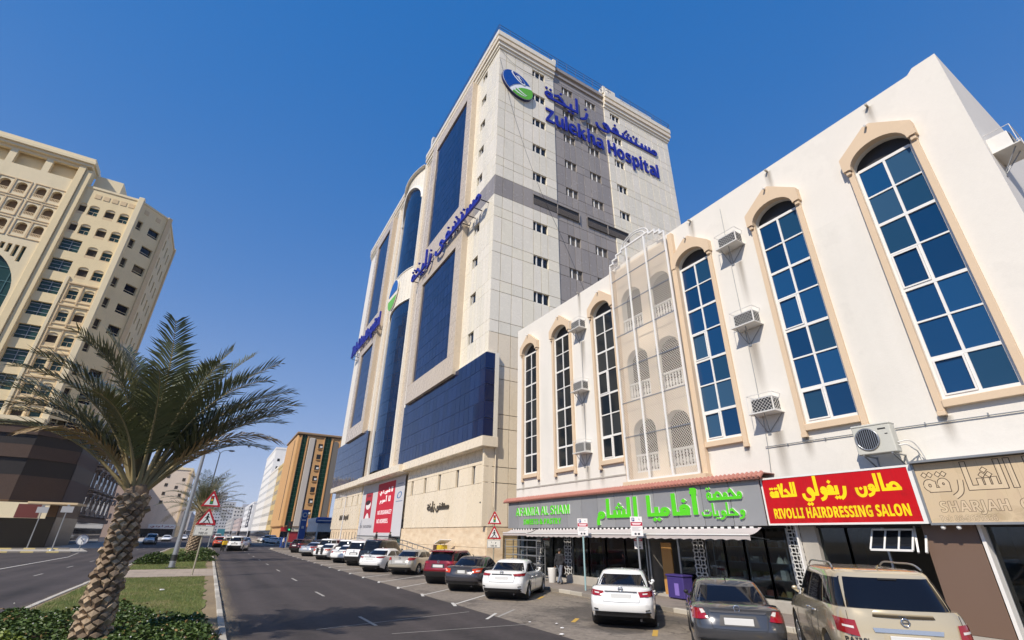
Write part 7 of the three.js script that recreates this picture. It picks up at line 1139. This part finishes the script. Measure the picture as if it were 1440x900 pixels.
{
  const bump = (x, z) => 0.78 + 0.16 * sin(x * 2.1 + z * 0.7) + 0.12 * sin(x * 5.3 - z * 3.1) + 0.1 * sin(z * 4.3 + x);
  const h = thing('hedge', 'low dark green hedge round the foot of the large palm on the median', 'hedge');
  const gap = (x, z) => sin(x * 3.3 + 1) * sin(z * 2.7 + x) + 0.6 * sin(x * 7.1 - z * 5.3), inHedge = (r) => { for (;;) { const x = lerp(-4.42, 0.66, r()), z = lerp(-7.5, -19.8 + 0.5 * sin(x * 1.7) + max(0, x + 1.6) * 1.9, r()); if (gap(x, z) > -0.75 || r() < 0.18) return [x, z]; } };
  leafMass('', '', '', [LEAF[0], LEAF[1], LEAF[2], LEAF[0]], 64000, 33, (r) => { const [x, z] = inHedge(r), e = min(sm(-4.45, -4.1, x), sm(0.72, 0.4, x), sm(-20.2, -19.2, z - max(0, x + 1.6) * 1.9)), H = 0.45 * bump(x, z) * (0.45 + 0.55 * e); return [V(x, 0.1 + H * (1 - 0.75 * r() * r()), z)]; }, 0.075, h);
  leafMass('', '', '', [std([0.17, 0.21, 0.03], 0.5, { side: THREE.DoubleSide })], 7000, 34, (r) => { const x = lerp(-4.4, -2.6, r()), z = lerp(-9, -14.2, r()); return [V(x, 0.1 + 0.62 * bump(x, z) * (1 - 0.4 * r() * r()), z)]; }, 0.08, h);
  leafMass('', '', '', [std([0.26, 0.16, 0.06], 0.8, { side: THREE.DoubleSide })], 2600, 36, (r) => { const [x, z] = inHedge(r); return [V(x, 0.1 + 0.5 * bump(x, z) * r(), z)]; }, 0.07, h);
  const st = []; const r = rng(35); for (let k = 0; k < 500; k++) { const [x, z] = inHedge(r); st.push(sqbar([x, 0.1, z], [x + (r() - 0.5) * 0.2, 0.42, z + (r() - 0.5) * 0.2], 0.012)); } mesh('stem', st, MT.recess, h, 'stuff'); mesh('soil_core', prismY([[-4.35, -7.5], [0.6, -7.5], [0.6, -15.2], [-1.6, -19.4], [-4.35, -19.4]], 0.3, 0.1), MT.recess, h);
  const fl = new THREE.IcosahedronGeometry(0.014, 0), im = new THREE.InstancedMesh(fl, std([0.7, 0.68, 0.6], 0.7), 120), m = new THREE.Matrix4(); for (let i = 0; i < 120; i++) { const [x, z] = inHedge(r); m.makeTranslation(x, 0.13 + 0.52 * bump(x, z), z); im.setMatrixAt(i, m); } im.name = 'blossom'; im.userData.kind = 'stuff'; h.add(im);
  // lawn strips
  const lawn = (label, x0, x1, z0, z1, n, seed) => { const g0 = thing('lawn', label, 'grass'); g0.userData.kind = 'stuff'; delete g0.userData.category; const edge = []; const r = rng(seed); for (let k = 0; k <= 40; k++) edge.push([lerp(x0, x1, k / 40), z0 + (r() - 0.5) * 0.25]); for (let k = 1; k < 30; k++) edge.push([x1 + (r() - 0.5) * 0.35, lerp(z0, z1, k / 30)]); for (let k = 0; k <= 40; k++) edge.push([lerp(x1, x0, k / 40), z1 + (r() - 0.5) * 0.3]); for (let k = 1; k < 30; k++) edge.push([x0 + (r() - 0.5) * 0.2, lerp(z1, z0, k / 30)]);
    mesh('turf', prismY(edge, 0.125, 0.1), MT.grass, g0);
    const bl = new THREE.BufferGeometry(); bl.setAttribute('position', new THREE.Float32BufferAttribute([-0.12, 0, 0, 0.12, 0, 0, 0.05, 1, 0.25], 3)); bl.computeVertexNormals(); metric(bl); const mt = [std([0.10, 0.145, 0.025], 0.7, { side: THREE.DoubleSide }), std([0.15, 0.18, 0.04], 0.7, { side: THREE.DoubleSide }), std([0.30, 0.25, 0.11], 0.8, { side: THREE.DoubleSide })], M = new THREE.Matrix4(), q = new THREE.Quaternion(), e = new THREE.Euler();
    mt.forEach((mm, k) => { const c = floor(n * [0.45, 0.4, 0.15][k]), im = new THREE.InstancedMesh(bl, mm, c); for (let i = 0; i < c; i++) { e.set((r() - 0.5) * 0.7, r() * 6.28, (r() - 0.5) * 0.7); q.setFromEuler(e); const x = lerp(x0, x1, r()), z = lerp(z0, z1, r()), s = 0.04 + 0.05 * r(); im.setMatrixAt(i, M.compose(V(x, 0.122, z), q, V(s * 0.5, s, s))); } im.name = 'grass_blades'; im.castShadow = im.receiveShadow = true; g0.add(im); }); return g0; };
  lawn('mown green lawn on the median just behind the hedge', -4.3, 0.35, -15.3, -34.9, 60000, 70);
  lawn('patchy green lawn on the median behind the paved crossing strip', -4.3, 0.3, -42.6, -60, 30000, 71);
  lawn('dry far lawn on the median beyond the second palm', -4.2, 0.3, -61, -92, 16000, 72);
  for (const [label, x, z, w] of [['low shrub at the foot of the second palm on the median', -1.2, -53, 2.2], ['low dry shrub in the median lawn beside the far lamp post', -3.2, -49, 1.3], ['low shrub near the end of the median', -0.4, -64, 1.8]]) { const s = leafMass('shrub', label, 'shrub', [LEAF[1], LEAF[2]], 3200, 80 + w * 10 | 0, (r) => { const a = r() * 6.28, d = sqrt(r()) * w, h = 0.75 * (1 - (d / w) ** 2) + 0.1; return [V(x + cos(a) * d, 0.12 + h * (0.2 + 0.8 * r()), z + sin(a) * d * 0.7)]; }, 0.13); mesh('stem', Array.from({ length: 14 }, (_, k) => sqbar([x, 0.1, z], [x + cos(k * 2.4) * w * 0.6, 0.55, z + sin(k * 2.4) * w * 0.5], 0.02)), MT.recess, s); }
}
// ---------------------------------------------------------------- street furniture
function lampPost(label, x, z, H) {
  const t = thing('street_lamp', label, 'street lamp', [x, 0.1, z], 0, 'tall double street lamps on the median');
  mesh('pole', [lathe([[0.17, 0.9], [0.15, 2], [0.13, H * 0.5], [0.085, H]], 14), lathe([[0.22, 0.02], [0.2, 0.05], [0.175, 0.9]], 14)], MT.galv, t); mesh('painted_base', lathe([[0.26, 0], [0.26, 0.06], [0.19, 0.1], [0.185, 0.86], [0.15, 0.87]], 14), std([0.02, 0.022, 0.02], 0.6), t); mesh('base_plate', rbox(-0.34, -0.02, -0.34, 0.34, 0.06, 0.34, 0.01, 1), MT.darkMetal, t);
  for (const s of [-1, 1]) { mesh('arm', tube([[0, H - 0.1, 0], [s * 0.5, H + 0.35, 0], [s * 1.3, H + 0.5, 0]], 0.05, 14), MT.galv, t); const h = new THREE.SphereGeometry(0.5, 18, 10); h.scale(1.1, 0.34, 0.55); h.translate(s * 1.75, H + 0.46, 0); mesh('lamp_head', metric(h), MT.galv, t); const l = new THREE.SphereGeometry(0.4, 14, 8, 0, 2 * PI, PI / 2, PI / 2); l.scale(1.05, 0.4, 0.5); l.translate(s * 1.75, H + 0.42, 0); mesh('lens', metric(l), phys([0.6, 0.6, 0.58], 0.2), t); }
}
lampPost('tall grey lamp post on the median close behind the large palm', -1.72, -43.4, 11.2);
lampPost('tall double headed lamp post far down the median', -1.62, -103, 15.6); lampPost('small far double headed lamp post on the median beyond the crossing', -1.8, -160, 15.6);
const SIGNRED = std([0.46, 0.012, 0.022], 0.35), SIGNWHITE = std([0.80, 0.79, 0.75], 0.4), BLK = std([0.015, 0.015, 0.017], 0.5);
function roundTri(h, r) { const w = h / 0.866 / 2, c = [[-w, 0], [w, 0], [0, h]], o = []; const m = [0, h / 3]; c.forEach((p, i) => { const d = [(m[0] - p[0]), (m[1] - p[1])], L = hypot(...d), q = [p[0] + d[0] / L * 2 * r, p[1] + d[1] / L * 2 * r], a0 = [-2.618, -PI / 2 + 0, 0.5236][0], st = [-5 * PI / 6 - 0, -PI / 2, PI / 6][i] ; for (let k = 0; k <= 5; k++) { const a = st + (2 * PI / 3) * k / 5; o.push([q[0] + r * cos(a), q[1] + r * sin(a)]); } }); return o; }
function warningPost(label, x, z, H, turn, big) {
  const t = thing('warning_sign', label, 'traffic sign', [x, 0.1, z], turn), s = big, z1 = 0.06;
  mesh('pole', lathe([[0.045, 0], [0.045, H]], 10), std([0.40, 0.36, 0.27], 0.6, { metalness: 0.3 }), t);
  const tri = (y, name) => { const g = grp(name, t); const sh = roundTri(0.95 * s, 0.05), inn = roundTri(0.95 * s, 0.05).map(([a, b]) => [a * 0.7, 0.95 * s / 3 + (b - 0.95 * s / 3) * 0.7]); mesh('border', prism(poly(sh.map(([a, b]) => [a, b + y])), 'z', z1, 0.03), SIGNRED, g); mesh('face', prism(poly(inn.map(([a, b]) => [a, b + y])), 'z', z1 + 0.03, 0.004), SIGNWHITE, g); return g; };
  const y2 = H - 0.97 * s, y1 = y2 - 1.0 * s, f = z1 + 0.034;
  const a = tri(y2, 'signal_triangle'); mesh('signal_symbol', prism(poly(rect(-0.085 * s, y2 + 0.15 * s, 0.085 * s, y2 + 0.62 * s)), 'z', f, 0.004), BLK, a);
  [['red_light', [0.5, 0.01, 0.01], 0.53], ['amber_light', [0.65, 0.36, 0.02], 0.385], ['green_light', [0.02, 0.32, 0.08], 0.24]].forEach(([n, c, dy]) => { const q = new THREE.CylinderGeometry(0.066 * s, 0.066 * s, 0.006, 16); q.rotateX(PI / 2); q.translate(0, y2 + dy * s, f + 0.006); mesh(n, metric(q), std(c, 0.4), a); });
  const b = tri(y1, 'crossing_triangle'), P = (pts, w) => pts.slice(0, -1).map((p, i) => sqbar([p[0] * s, y1 + p[1] * s, f + 0.003], [pts[i + 1][0] * s, y1 + pts[i + 1][1] * s, f + 0.003], w * s, 0.006));
  const hd = new THREE.CylinderGeometry(0.045 * s, 0.045 * s, 0.008, 12); hd.rotateX(PI / 2); hd.translate(0.01 * s, y1 + 0.58 * s, f + 0.004);
  mesh('walker_symbol', [metric(hd), ...P([[0, 0.52], [0, 0.33]], 0.1), ...P([[0, 0.34], [0.1, 0.25], [0.17, 0.12]], 0.05), ...P([[0, 0.34], [-0.06, 0.24], [-0.16, 0.13]], 0.05), ...P([[0, 0.49], [-0.13, 0.37]], 0.035), ...P([[0, 0.49], [0.12, 0.4]], 0.035), ...[-0.2, -0.07, 0.06, 0.19].map((q) => box((q - 0.035) * s, y1 + 0.095 * s, f, (q + 0.035) * s, y1 + 0.125 * s, f + 0.004))], BLK, b);
  mesh('bracket', [box(-0.05, y2 + 0.1, 0.03, 0.05, y2 + 0.16, z1), box(-0.05, y1 + 0.1, 0.03, 0.05, y1 + 0.16, z1)], MT.steel, t);
  const tex = canvasTex(256, 128, (g, w, h) => { g.fillStyle = '#e6e2d6'; g.fillRect(0, 0, w, h); g.strokeStyle = '#222'; g.lineWidth = 4; g.strokeRect(5, 5, w - 10, h - 10); g.fillStyle = g.strokeStyle = '#222'; g.font = 'bold 44px sans-serif'; g.fillText('100 m', 60, 112); paintArabic(g, 'M', 150, 48, 36, 0.2); g.font = 'bold 34px sans-serif'; g.fillText('1 . .', 70, 52); });
  mesh('plate_back', rbox(-0.5 * s, y1 - 0.58 * s, z1, 0.5 * s, y1 - 0.04 * s, z1 + 0.025, 0.008, 1), SIGNWHITE, t); printed('distance_plate', t, tex, 'z', z1 + 0.028, -0.49 * s, y1 - 0.57 * s, 0.49 * s, y1 - 0.05 * s, 0, 0.5);
  return t;
}
warningPost('pair of red warning triangles on the median beside the second palm', -0.32, -36.3, 4.75, 0.06, 1.03);
warningPost('pair of red warning triangles on the right pavement by the hospital corner', 16.35, -29.9, 3.95, -0.35, 0.9);
{
  const tex = canvasTex(256, 320, (g, w, h) => { g.fillStyle = '#e9e4e2'; g.fillRect(0, 0, w, h); g.fillStyle = '#b01236'; g.fillRect(0, 88, w, 62); g.fillStyle = '#1a2d6b'; g.fillRect(30, 14, 60, 62); g.fillStyle = '#fff'; g.font = 'bold 54px sans-serif'; g.fillText('P', 44, 64); g.fillStyle = '#2a2a2e'; g.font = 'bold 50px sans-serif'; g.fillText('1', 180, 62); g.fillStyle = '#fff'; g.fillRect(28, 106, 200, 10); g.fillRect(40, 124, 170, 8); g.fillStyle = '#8b8b90'; for (let k = 0; k < 5; k++) g.fillRect(24, 168 + k * 16, 200 - (k % 3) * 30, 6); g.fillStyle = '#3a3a40'; g.fillRect(70, 268, 44, 34); g.fillRect(140, 268, 50, 34); });
  const ps = (label, x, z, turn, col) => { const t = thing('parking_sign', label, 'parking sign', [x, 0.14, z], turn, 'parking payment signs on the pavement'); mesh('pole', lathe([[0.045, 0], [0.045, 3.15]], 10), col, t); mesh('plate', rbox(-0.26, 2.4, 0.05, 0.26, 3.2, 0.075, 0.01, 1), SIGNWHITE, t); printed('print', t, tex, 'z', 0.079, -0.25, 2.41, 0.25, 3.19, 0, 0.45); return t; };
  ps('red and white parking sign on a pale blue pole left of the nearest white car', 16.3, -20.4, -0.75, std([0.30, 0.45, 0.46], 0.5));
  ps('red and white parking sign on a grey pole behind the nearest white car', 16.3, -16.6, -0.75, MT.galv);
  ps('small parking sign on a thin pole close to the sweet shop window', 17.3, -17.6, -0.75, MT.galv).scale.set(0.72, 0.78, 0.72);
}
{ // left island: street plates and a keep-left disc
  const nm = (label, x, z) => { const t = thing('street_sign', label, 'street sign', [x, 0.13, z]); mesh('pole', [lathe([[0.07, 0], [0.055, 4.8]], 10), lathe([[0.3, 0], [0.26, 0.16], [0.08, 0.18]], 12)], MT.galv, t); mesh('plate', [rbox(-0.55, 4.2, 0.05, 0.6, 4.9, 0.09, 0.01, 1)], std([0.42, 0.42, 0.42], 0.5), t); mesh('cap', rbox(-0.12, 4.9, -0.06, 0.12, 5.1, 0.1, 0.02, 1), MT.galv, t); };
  nm('left one of the two thin sign posts on the kerbed island at the left', -19.2, -86.5); nm('right one of the two thin sign posts on the kerbed island at the left', -15.7, -81);
  const k = thing('keep_left_sign', 'small round white sign standing low at the tip of the kerbed island', 'traffic sign', [-13.4, 0.13, -82.4]); const d = new THREE.CylinderGeometry(0.6, 0.6, 0.05, 24); d.rotateX(PI / 2); d.translate(0, 1.15, 0); mesh('disc', metric(d), SIGNWHITE, k); const t1 = new THREE.TorusGeometry(0.56, 0.05, 6, 24); t1.translate(0, 1.15, 0.03); mesh('rim', [metric(t1), sqbar([0.2, 0.95, 0.04], [-0.2, 1.35, 0.04], 0.12, 0.03)], std([0.2, 0.22, 0.28], 0.5), k); mesh('post', bar([0, 0, 0], [0, 1, 0], 0.05), MT.galv, k);
  const tl = thing('traffic_light', 'traffic light showing green on the pavement corner at the crossing', 'traffic light', [11.6, 0.12, -94.5]); mesh('pole', lathe([[0.09, 0], [0.07, 3.4]], 10), MT.galv, tl); mesh('housing', rbox(-0.24, 2.6, 0.0, 0.24, 4.0, 0.3, 0.04, 2), BLK, tl); mesh('back_board', box(-0.4, 2.45, 0.08, 0.4, 4.15, 0.12), BLK, tl);
  [['dark_lens', [0.06, 0.01, 0.01], 3.75], ['dark_lens', [0.06, 0.04, 0.01], 3.3]].forEach(([n, c, y]) => { const g = new THREE.CylinderGeometry(0.15, 0.15, 0.04, 18); g.rotateX(PI / 2); g.translate(0, y, 0.31); mesh(n, metric(g), std(c, 0.3), tl); });
  const g = new THREE.CylinderGeometry(0.15, 0.15, 0.04, 18); g.rotateX(PI / 2); g.translate(0, 2.85, 0.31); mesh('green_lens', metric(g), std([0.02, 0.4, 0.15], 0.3, { emissive: new THREE.Color(0.02, 0.8, 0.25), emissiveIntensity: 0.8 }), tl);
  const t2 = thing('traffic_light', 'traffic light showing green at the end of the median behind the second palm', 'traffic light', [0.3, 0.12, -92]); mesh('pole', lathe([[0.09, 0], [0.07, 3.4]], 10), MT.galv, t2); mesh('housing', rbox(-0.24, 2.6, 0.0, 0.24, 4.0, 0.3, 0.04, 2), BLK, t2); { const g2 = g.clone(); mesh('green_lens', metric(g2), std([0.02, 0.4, 0.15], 0.3, { emissive: new THREE.Color(0.02, 0.8, 0.25), emissiveIntensity: 0.8 }), t2); } mesh('dark_lens', [3.3, 3.75].map((y) => { const q = new THREE.CylinderGeometry(0.15, 0.15, 0.04, 18); q.rotateX(PI / 2); q.translate(0, y, 0.31); return metric(q); }), BLK, t2);
  const bn = thing('litter_bin', 'blue litter bin on the pavement corner at the crossing', 'bin', [11.2, 0.13, -98.6]); mesh('body', rbox(-0.45, 0.05, -0.4, 0.45, 1.5, 0.4, 0.06, 2), std([0.015, 0.06, 0.26], 0.5), bn); mesh('lid', rbox(-0.48, 1.5, -0.43, 0.48, 1.65, 0.43, 0.05, 2), std([0.015, 0.05, 0.2], 0.5), bn); bn.position.z = -95;
  const fp = thing('lamp_pole', 'slim pale lamp pole at the far end of the parked cars by the hospital', 'lamp pole', [15.9, 0.14, -74]); mesh('pole', lathe([[0.09, 0], [0.05, 7.2]], 10), MT.metalWhite, fp); mesh('head', rbox(-0.9, 7.15, -0.1, 0.1, 7.28, 0.1, 0.04, 2), MT.metalWhite, fp);
  const ch = thing('collection_box', 'yellow collection box with a slanted white roof against the stone hospital wall', 'box', [17.9, 0.14, -42.2]); mesh('body', rbox(-0.35, 0, -0.4, 0.35, 1.55, 0.4, 0.05, 2), std([0.66, 0.47, 0.03], 0.5), ch); const rf = rbox(-0.55, -0.03, -0.55, 0.55, 0.04, 0.75, 0.02, 1); rf.rotateX(-0.25); rf.translate(0, 1.78, 0); mesh('roof', rf, MT.frameWhite, ch); mesh('dark_panel', [rbox(-0.3, 0.5, -1.35, 0.3, 1.55, -0.75, 0.03, 1)], std([0.09, 0.05, 0.035], 0.6), ch); mesh('post', [-0.5, 0.6].map((z) => bar([0, 1.4, z * 0.5], [0, 1.75, z], 0.025, 6)), MT.steel, ch);
  const lit = thing('litter', 'scraps of white paper lying on the asphalt in front of the parked white cars', 'litter'); mesh('scrap', [[9.6, -13.2, 0.07], [9.3, -14.5, 0.05], [9.9, -13.9, 0.05], [9.0, -12.4, 0.08], [-1.2, -27.4, 0.12]].map(([x, z, s]) => { const q = new THREE.IcosahedronGeometry(s, 0); q.scale(1, 0.3, 0.8); q.translate(x, x < 0 ? 0.16 : 0.03, z); return metric(q); }), std([0.75, 0.73, 0.7], 0.8), lit);
}
// ---------------------------------------------------------------- people: one smooth body from tapered limbs
function bodyGeo(bones, cell, k = 0.05) {
  const lo = V(1e9, 1e9, 1e9), hi = V(-1e9, -1e9, -1e9); for (const [a, b, ra, rb] of bones) for (const [p, r] of [[a, ra], [b, rb]]) { lo.min(V(p[0] - r - 0.08, p[1] - r - 0.08, p[2] - r - 0.08)); hi.max(V(p[0] + r + 0.08, p[1] + r + 0.08, p[2] + r + 0.08)); }
  const S = max(hi.x - lo.x, hi.y - lo.y, hi.z - lo.z), n = min(110, Math.ceil(S / cell)), mc = new MarchingCubes(n, new THREE.MeshBasicMaterial(), false, false, 60000), c = lo.clone().add(hi).multiplyScalar(0.5), h = S / 2 / (1 - 4 / n);
  const B = bones.map(([a, b, ra, rb]) => { const d = [b[0] - a[0], b[1] - a[1], b[2] - a[2]]; return { a, d, l: d[0] * d[0] + d[1] * d[1] + d[2] * d[2] || 1e-9, ra, rb }; });
  for (let z = 0; z < n; z++) for (let y = 0; y < n; y++) for (let x = 0; x < n; x++) {
    const X = c.x + (x - n / 2) / (n / 2) * h, Y = c.y + (y - n / 2) / (n / 2) * h, Z = c.z + (z - n / 2) / (n / 2) * h; let v = 1;
    for (const q of B) { const px = X - q.a[0], py = Y - q.a[1], pz = Z - q.a[2], t = clamp((px * q.d[0] + py * q.d[1] + pz * q.d[2]) / q.l, 0, 1), e = hypot(px - q.d[0] * t, py - q.d[1] * t, pz - q.d[2] * t) - lerp(q.ra, q.rb, t); const m = clamp(0.5 + 0.5 * (v - e) / k, 0, 1); v = lerp(v, e, m) - k * m * (1 - m); }
    mc.field[x + y * n + z * n * n] = -v;
  }
  mc.isolation = 0; mc.update();
  const g = new THREE.BufferGeometry(); g.setAttribute('position', new THREE.BufferAttribute(mc.positionArray.slice(0, mc.count * 3), 3)); g.setAttribute('normal', new THREE.BufferAttribute(mc.normalArray.slice(0, mc.count * 3), 3)); g.scale(h, h, h); g.translate(c.x, c.y, c.z); g.computeVertexNormals(); return metric(g);
}
function person(label, pos, turn, o) {
  // faces +z; heights for a body of 1.74 m
  const t = thing('person', label, 'person', pos, turn), s = o.stride ?? 0, skin = std([0.30, 0.17, 0.105], 0.6), top = std(o.top, 0.85), leg = std(o.leg, 0.85), hair = std([0.012, 0.01, 0.009], 0.7);
  const hip = [0, 0.92, 0], L = (sd) => { const f = sd * s, kx = 0.09 * sd; return { k: [kx, 0.5, 0.14 * f + 0.04], a: [kx, 0.09 + max(0, -f) * 0.06, 0.3 * f - (f < 0 ? 0.08 : 0)], h: [kx, 0.9, 0] }; };
  const a = L(1), b = L(-1), A = (sd) => { const f = -sd * s, bend = o.arms?.[sd > 0 ? 1 : 0] ?? 0; return { s: [0.19 * sd, 1.4, 0], e: [0.24 * sd, 1.13, 0.08 * f - 0.03], w: bend ? [0.17 * sd, 1.12, 0.24] : [0.25 * sd, 0.89, 0.2 * f + 0.05] }; }, ar = A(1), al = A(-1);
  mesh('body', [bodyGeo([[[0, 1.5, -0.01], [0, 1.6, 0.02], 0.052, 0.05], [[0, 1.62, 0.01], [0, 1.66, 0.0], 0.09, 0.092], [[0, 1.56, 0.05], [0, 1.6, 0.05], 0.05, 0.06], [ar.e, ar.w, 0.04, 0.03], [al.e, al.w, 0.04, 0.03], [[0, 1.42, 0], [0, 1.5, -0.01], 0.08, 0.055]], 0.016, 0.03),
    ...[ar, al].flatMap((q, i) => { const sd = i ? -1 : 1, w = V(...q.w), d = w.clone().sub(V(...q.e)).normalize(), p = w.clone().addScaledVector(d, 0.05); const out = [bar(q.w, p.toArray(), 0.028, 8, 0.034)]; for (let f = 0; f < 4; f++) { const st = p.clone().add(V(0, 0, (f - 1.5) * 0.02)), m = st.clone().addScaledVector(d, 0.045 - abs(f - 1.4) * 0.005), e = m.clone().addScaledVector(d, 0.03).add(V(-sd * 0.016, 0, 0)); out.push(bar(st.toArray(), m.toArray(), 0.009, 6), bar(m.toArray(), e.toArray(), 0.008, 6)); } const th = w.clone().addScaledVector(d, 0.02).add(V(0, 0, 0.03)); out.push(bar(th.toArray(), th.clone().addScaledVector(d, 0.045).add(V(-sd * 0.01, 0, 0.02)).toArray(), 0.01, 6)); return out; }),
    ...[-1, 1].map((k) => { const e = new THREE.SphereGeometry(0.024, 8, 6); e.scale(0.4, 1, 0.7); e.translate(k * 0.09, 1.63, 0); return metric(e); }), (() => { const e = new THREE.ConeGeometry(0.018, 0.05, 6); e.rotateX(-0.4); e.translate(0, 1.62, 0.105); return metric(e); })()], skin, t);
  mesh('eyes', [-1, 1].map((k) => { const e = new THREE.SphereGeometry(0.012, 8, 6); e.translate(k * 0.033, 1.65, 0.086); return metric(e); }), hair, t); mesh('mouth', box(-0.025, 1.575, 0.098, 0.025, 1.582, 0.106), std([0.2, 0.07, 0.06], 0.6), t);
  const hg = new THREE.SphereGeometry(0.103, 16, 12, 0, 2 * PI, 0, PI * 0.56); hg.rotateX(-0.55); hg.translate(0, 1.665, -0.008); mesh('hair', metric(hg), hair, t);
  mesh('shirt', bodyGeo([[[0, 0.95, 0], [0, 1.2, 0], 0.15, 0.14], [[0, 1.2, 0], [0, 1.38, 0], 0.145, 0.13], [[-0.15, 1.41, 0], [0.15, 1.41, 0], 0.085, 0.085], [ar.s, ar.e, 0.07, 0.055], [al.s, al.e, 0.07, 0.055], ...(o.long ? [[ar.e, ar.w, 0.052, 0.042], [al.e, al.w, 0.052, 0.042]] : []), [[-0.09, 1.0, 0], [0.09, 1.0, 0], 0.13, 0.13]], 0.02, 0.05), top, t);
  mesh('trousers', bodyGeo([[[-0.07, 0.93, 0], [0.07, 0.93, 0], 0.125, 0.125], [a.h, a.k, 0.095, 0.068], [a.k, a.a, 0.068, 0.052], [b.h, b.k, 0.095, 0.068], [b.k, b.a, 0.068, 0.052]], 0.02, 0.045), leg, t);
  mesh('shoes', [a.a, b.a].map((q) => { const e = new THREE.SphereGeometry(0.1, 12, 8); e.scale(0.46, 0.46, 1.25); e.translate(q[0], max(0.045, q[1] - 0.04), q[2] + 0.05); return metric(e); }), std(o.shoe ?? [0.1, 0.09, 0.08], 0.6), t);
  return t;
}
person('man in a dark jacket and light jeans walking on the pavement past the sweet shop', [17.0, 0.14, -23.45], 1.9, { stride: 0.8, top: [0.018, 0.017, 0.019], leg: [0.17, 0.19, 0.23], long: true });
person('person in a dark hooded top standing left of the hospital door', [17.3, 0.98, -61.0], -2.2, { stride: 0.2, top: [0.03, 0.025, 0.028], leg: [0.03, 0.03, 0.034], long: true, arms: [1, 1] });
person('person in black standing right in front of the hospital door', [17.6, 0.98, -56.6], -1.4, { stride: 0.25, top: [0.012, 0.012, 0.014], leg: [0.014, 0.014, 0.016], long: true });
person('pedestrian in a pale shirt crossing at the far pavement corner', [11.0, 0.13, -93.6], 1.6, { stride: 0.7, top: [0.55, 0.5, 0.46], leg: [0.06, 0.06, 0.08] });
person('man in dark clothes walking at the left kerb below the balcony building', [-8.4, 0, -118], 0.4, { stride: 0.8, top: [0.03, 0.03, 0.035], leg: [0.04, 0.04, 0.045], long: true });
{ // delivery scooter with rider
  const t = thing('delivery_scooter', 'delivery scooter with a yellow box beside the white car at the crossing', 'scooter', [2.05, 0.003, -82], PI * 0.56);
  for (const x of [-0.62, 0.66]) { const g = new THREE.TorusGeometry(0.24, 0.065, 8, 20); g.translate(x, 0.3, 0); mesh('wheel', metric(g), MT.rubber, t); }
  mesh('frame', [tube([[-0.6, 0.42, 0], [-0.1, 0.4, 0], [0.25, 0.34, 0], [0.55, 0.9, 0]], 0.09, 16), bar([0.66, 0.3, 0], [0.5, 1.05, 0], 0.04)], MT.darkMetal, t); mesh('seat', rbox(-0.6, 0.66, -0.14, 0.12, 0.8, 0.14, 0.05, 2), BLK, t); mesh('handlebar', bar([0.5, 1.05, -0.34], [0.5, 1.05, 0.34], 0.02), MT.steel, t); mesh('delivery_box', rbox(-0.95, 0.82, -0.28, -0.42, 1.32, 0.28, 0.04, 2), std([0.72, 0.45, 0.02], 0.5), t);
  const r = thing('person', 'scooter rider in dark clothes and a white helmet at the crossing', 'person', [2.05, 0.003, -82], PI * 0.56);
  mesh('body', [bodyGeo([[[-0.12, 0.86, 0], [0.02, 1.3, 0], 0.14, 0.13], [[0.02, 1.36, -0.14], [0.02, 1.36, 0.14], 0.08, 0.08], [[0.03, 1.35, 0.18], [0.2, 1.12, 0.26], 0.06, 0.05], [[0.2, 1.12, 0.26], [0.46, 1.07, 0.3], 0.045, 0.036], [[0.03, 1.35, -0.18], [0.2, 1.12, -0.26], 0.06, 0.05], [[0.2, 1.12, -0.26], [0.46, 1.07, -0.3], 0.045, 0.036], [[-0.1, 0.86, 0.1], [0.28, 0.8, 0.15], 0.1, 0.08], [[0.28, 0.8, 0.15], [0.24, 0.42, 0.14], 0.07, 0.05], [[-0.1, 0.86, -0.1], [0.28, 0.8, -0.15], 0.1, 0.08], [[0.28, 0.8, -0.15], [0.24, 0.42, -0.14], 0.07, 0.05], [[0.03, 1.42, 0], [0.05, 1.55, 0], 0.06, 0.08]], 0.022, 0.05), ...[-1, 1].flatMap((k) => Array.from({ length: 5 }, (_, f) => bar([0.48, 1.07, k * (0.27 + f * 0.018)], [0.53, f === 4 ? 1.03 : 1.06, k * (0.27 + f * 0.018)], 0.009, 5)))], std([0.03, 0.03, 0.035], 0.8), r);
  const hg = new THREE.SphereGeometry(0.15, 16, 12); hg.translate(0.04, 1.64, 0); mesh('helmet', metric(hg), MT.frameWhite, r); const vz = new THREE.SphereGeometry(0.152, 12, 8, -0.9, 1.8, 1.2, 0.6); vz.rotateY(PI); vz.translate(0.04, 1.64, 0); mesh('visor', metric(vz), MT.blackGlass, r); mesh('shoes', [-1, 1].map((k) => rbox(0.16, 0.36, k * 0.14 - 0.05, 0.4, 0.44, k * 0.14 + 0.05, 0.03, 1)), BLK, r);
}
// ---------------------------------------------------------------- thin dust haze in the air
scene.fog = new THREE.FogExp2(new THREE.Color(0.74, 0.76, 0.82), 0.00014);
// ---------------------------------------------------------------- draw
scene.updateMatrixWorld(true);
renderer.render(scene, camera);
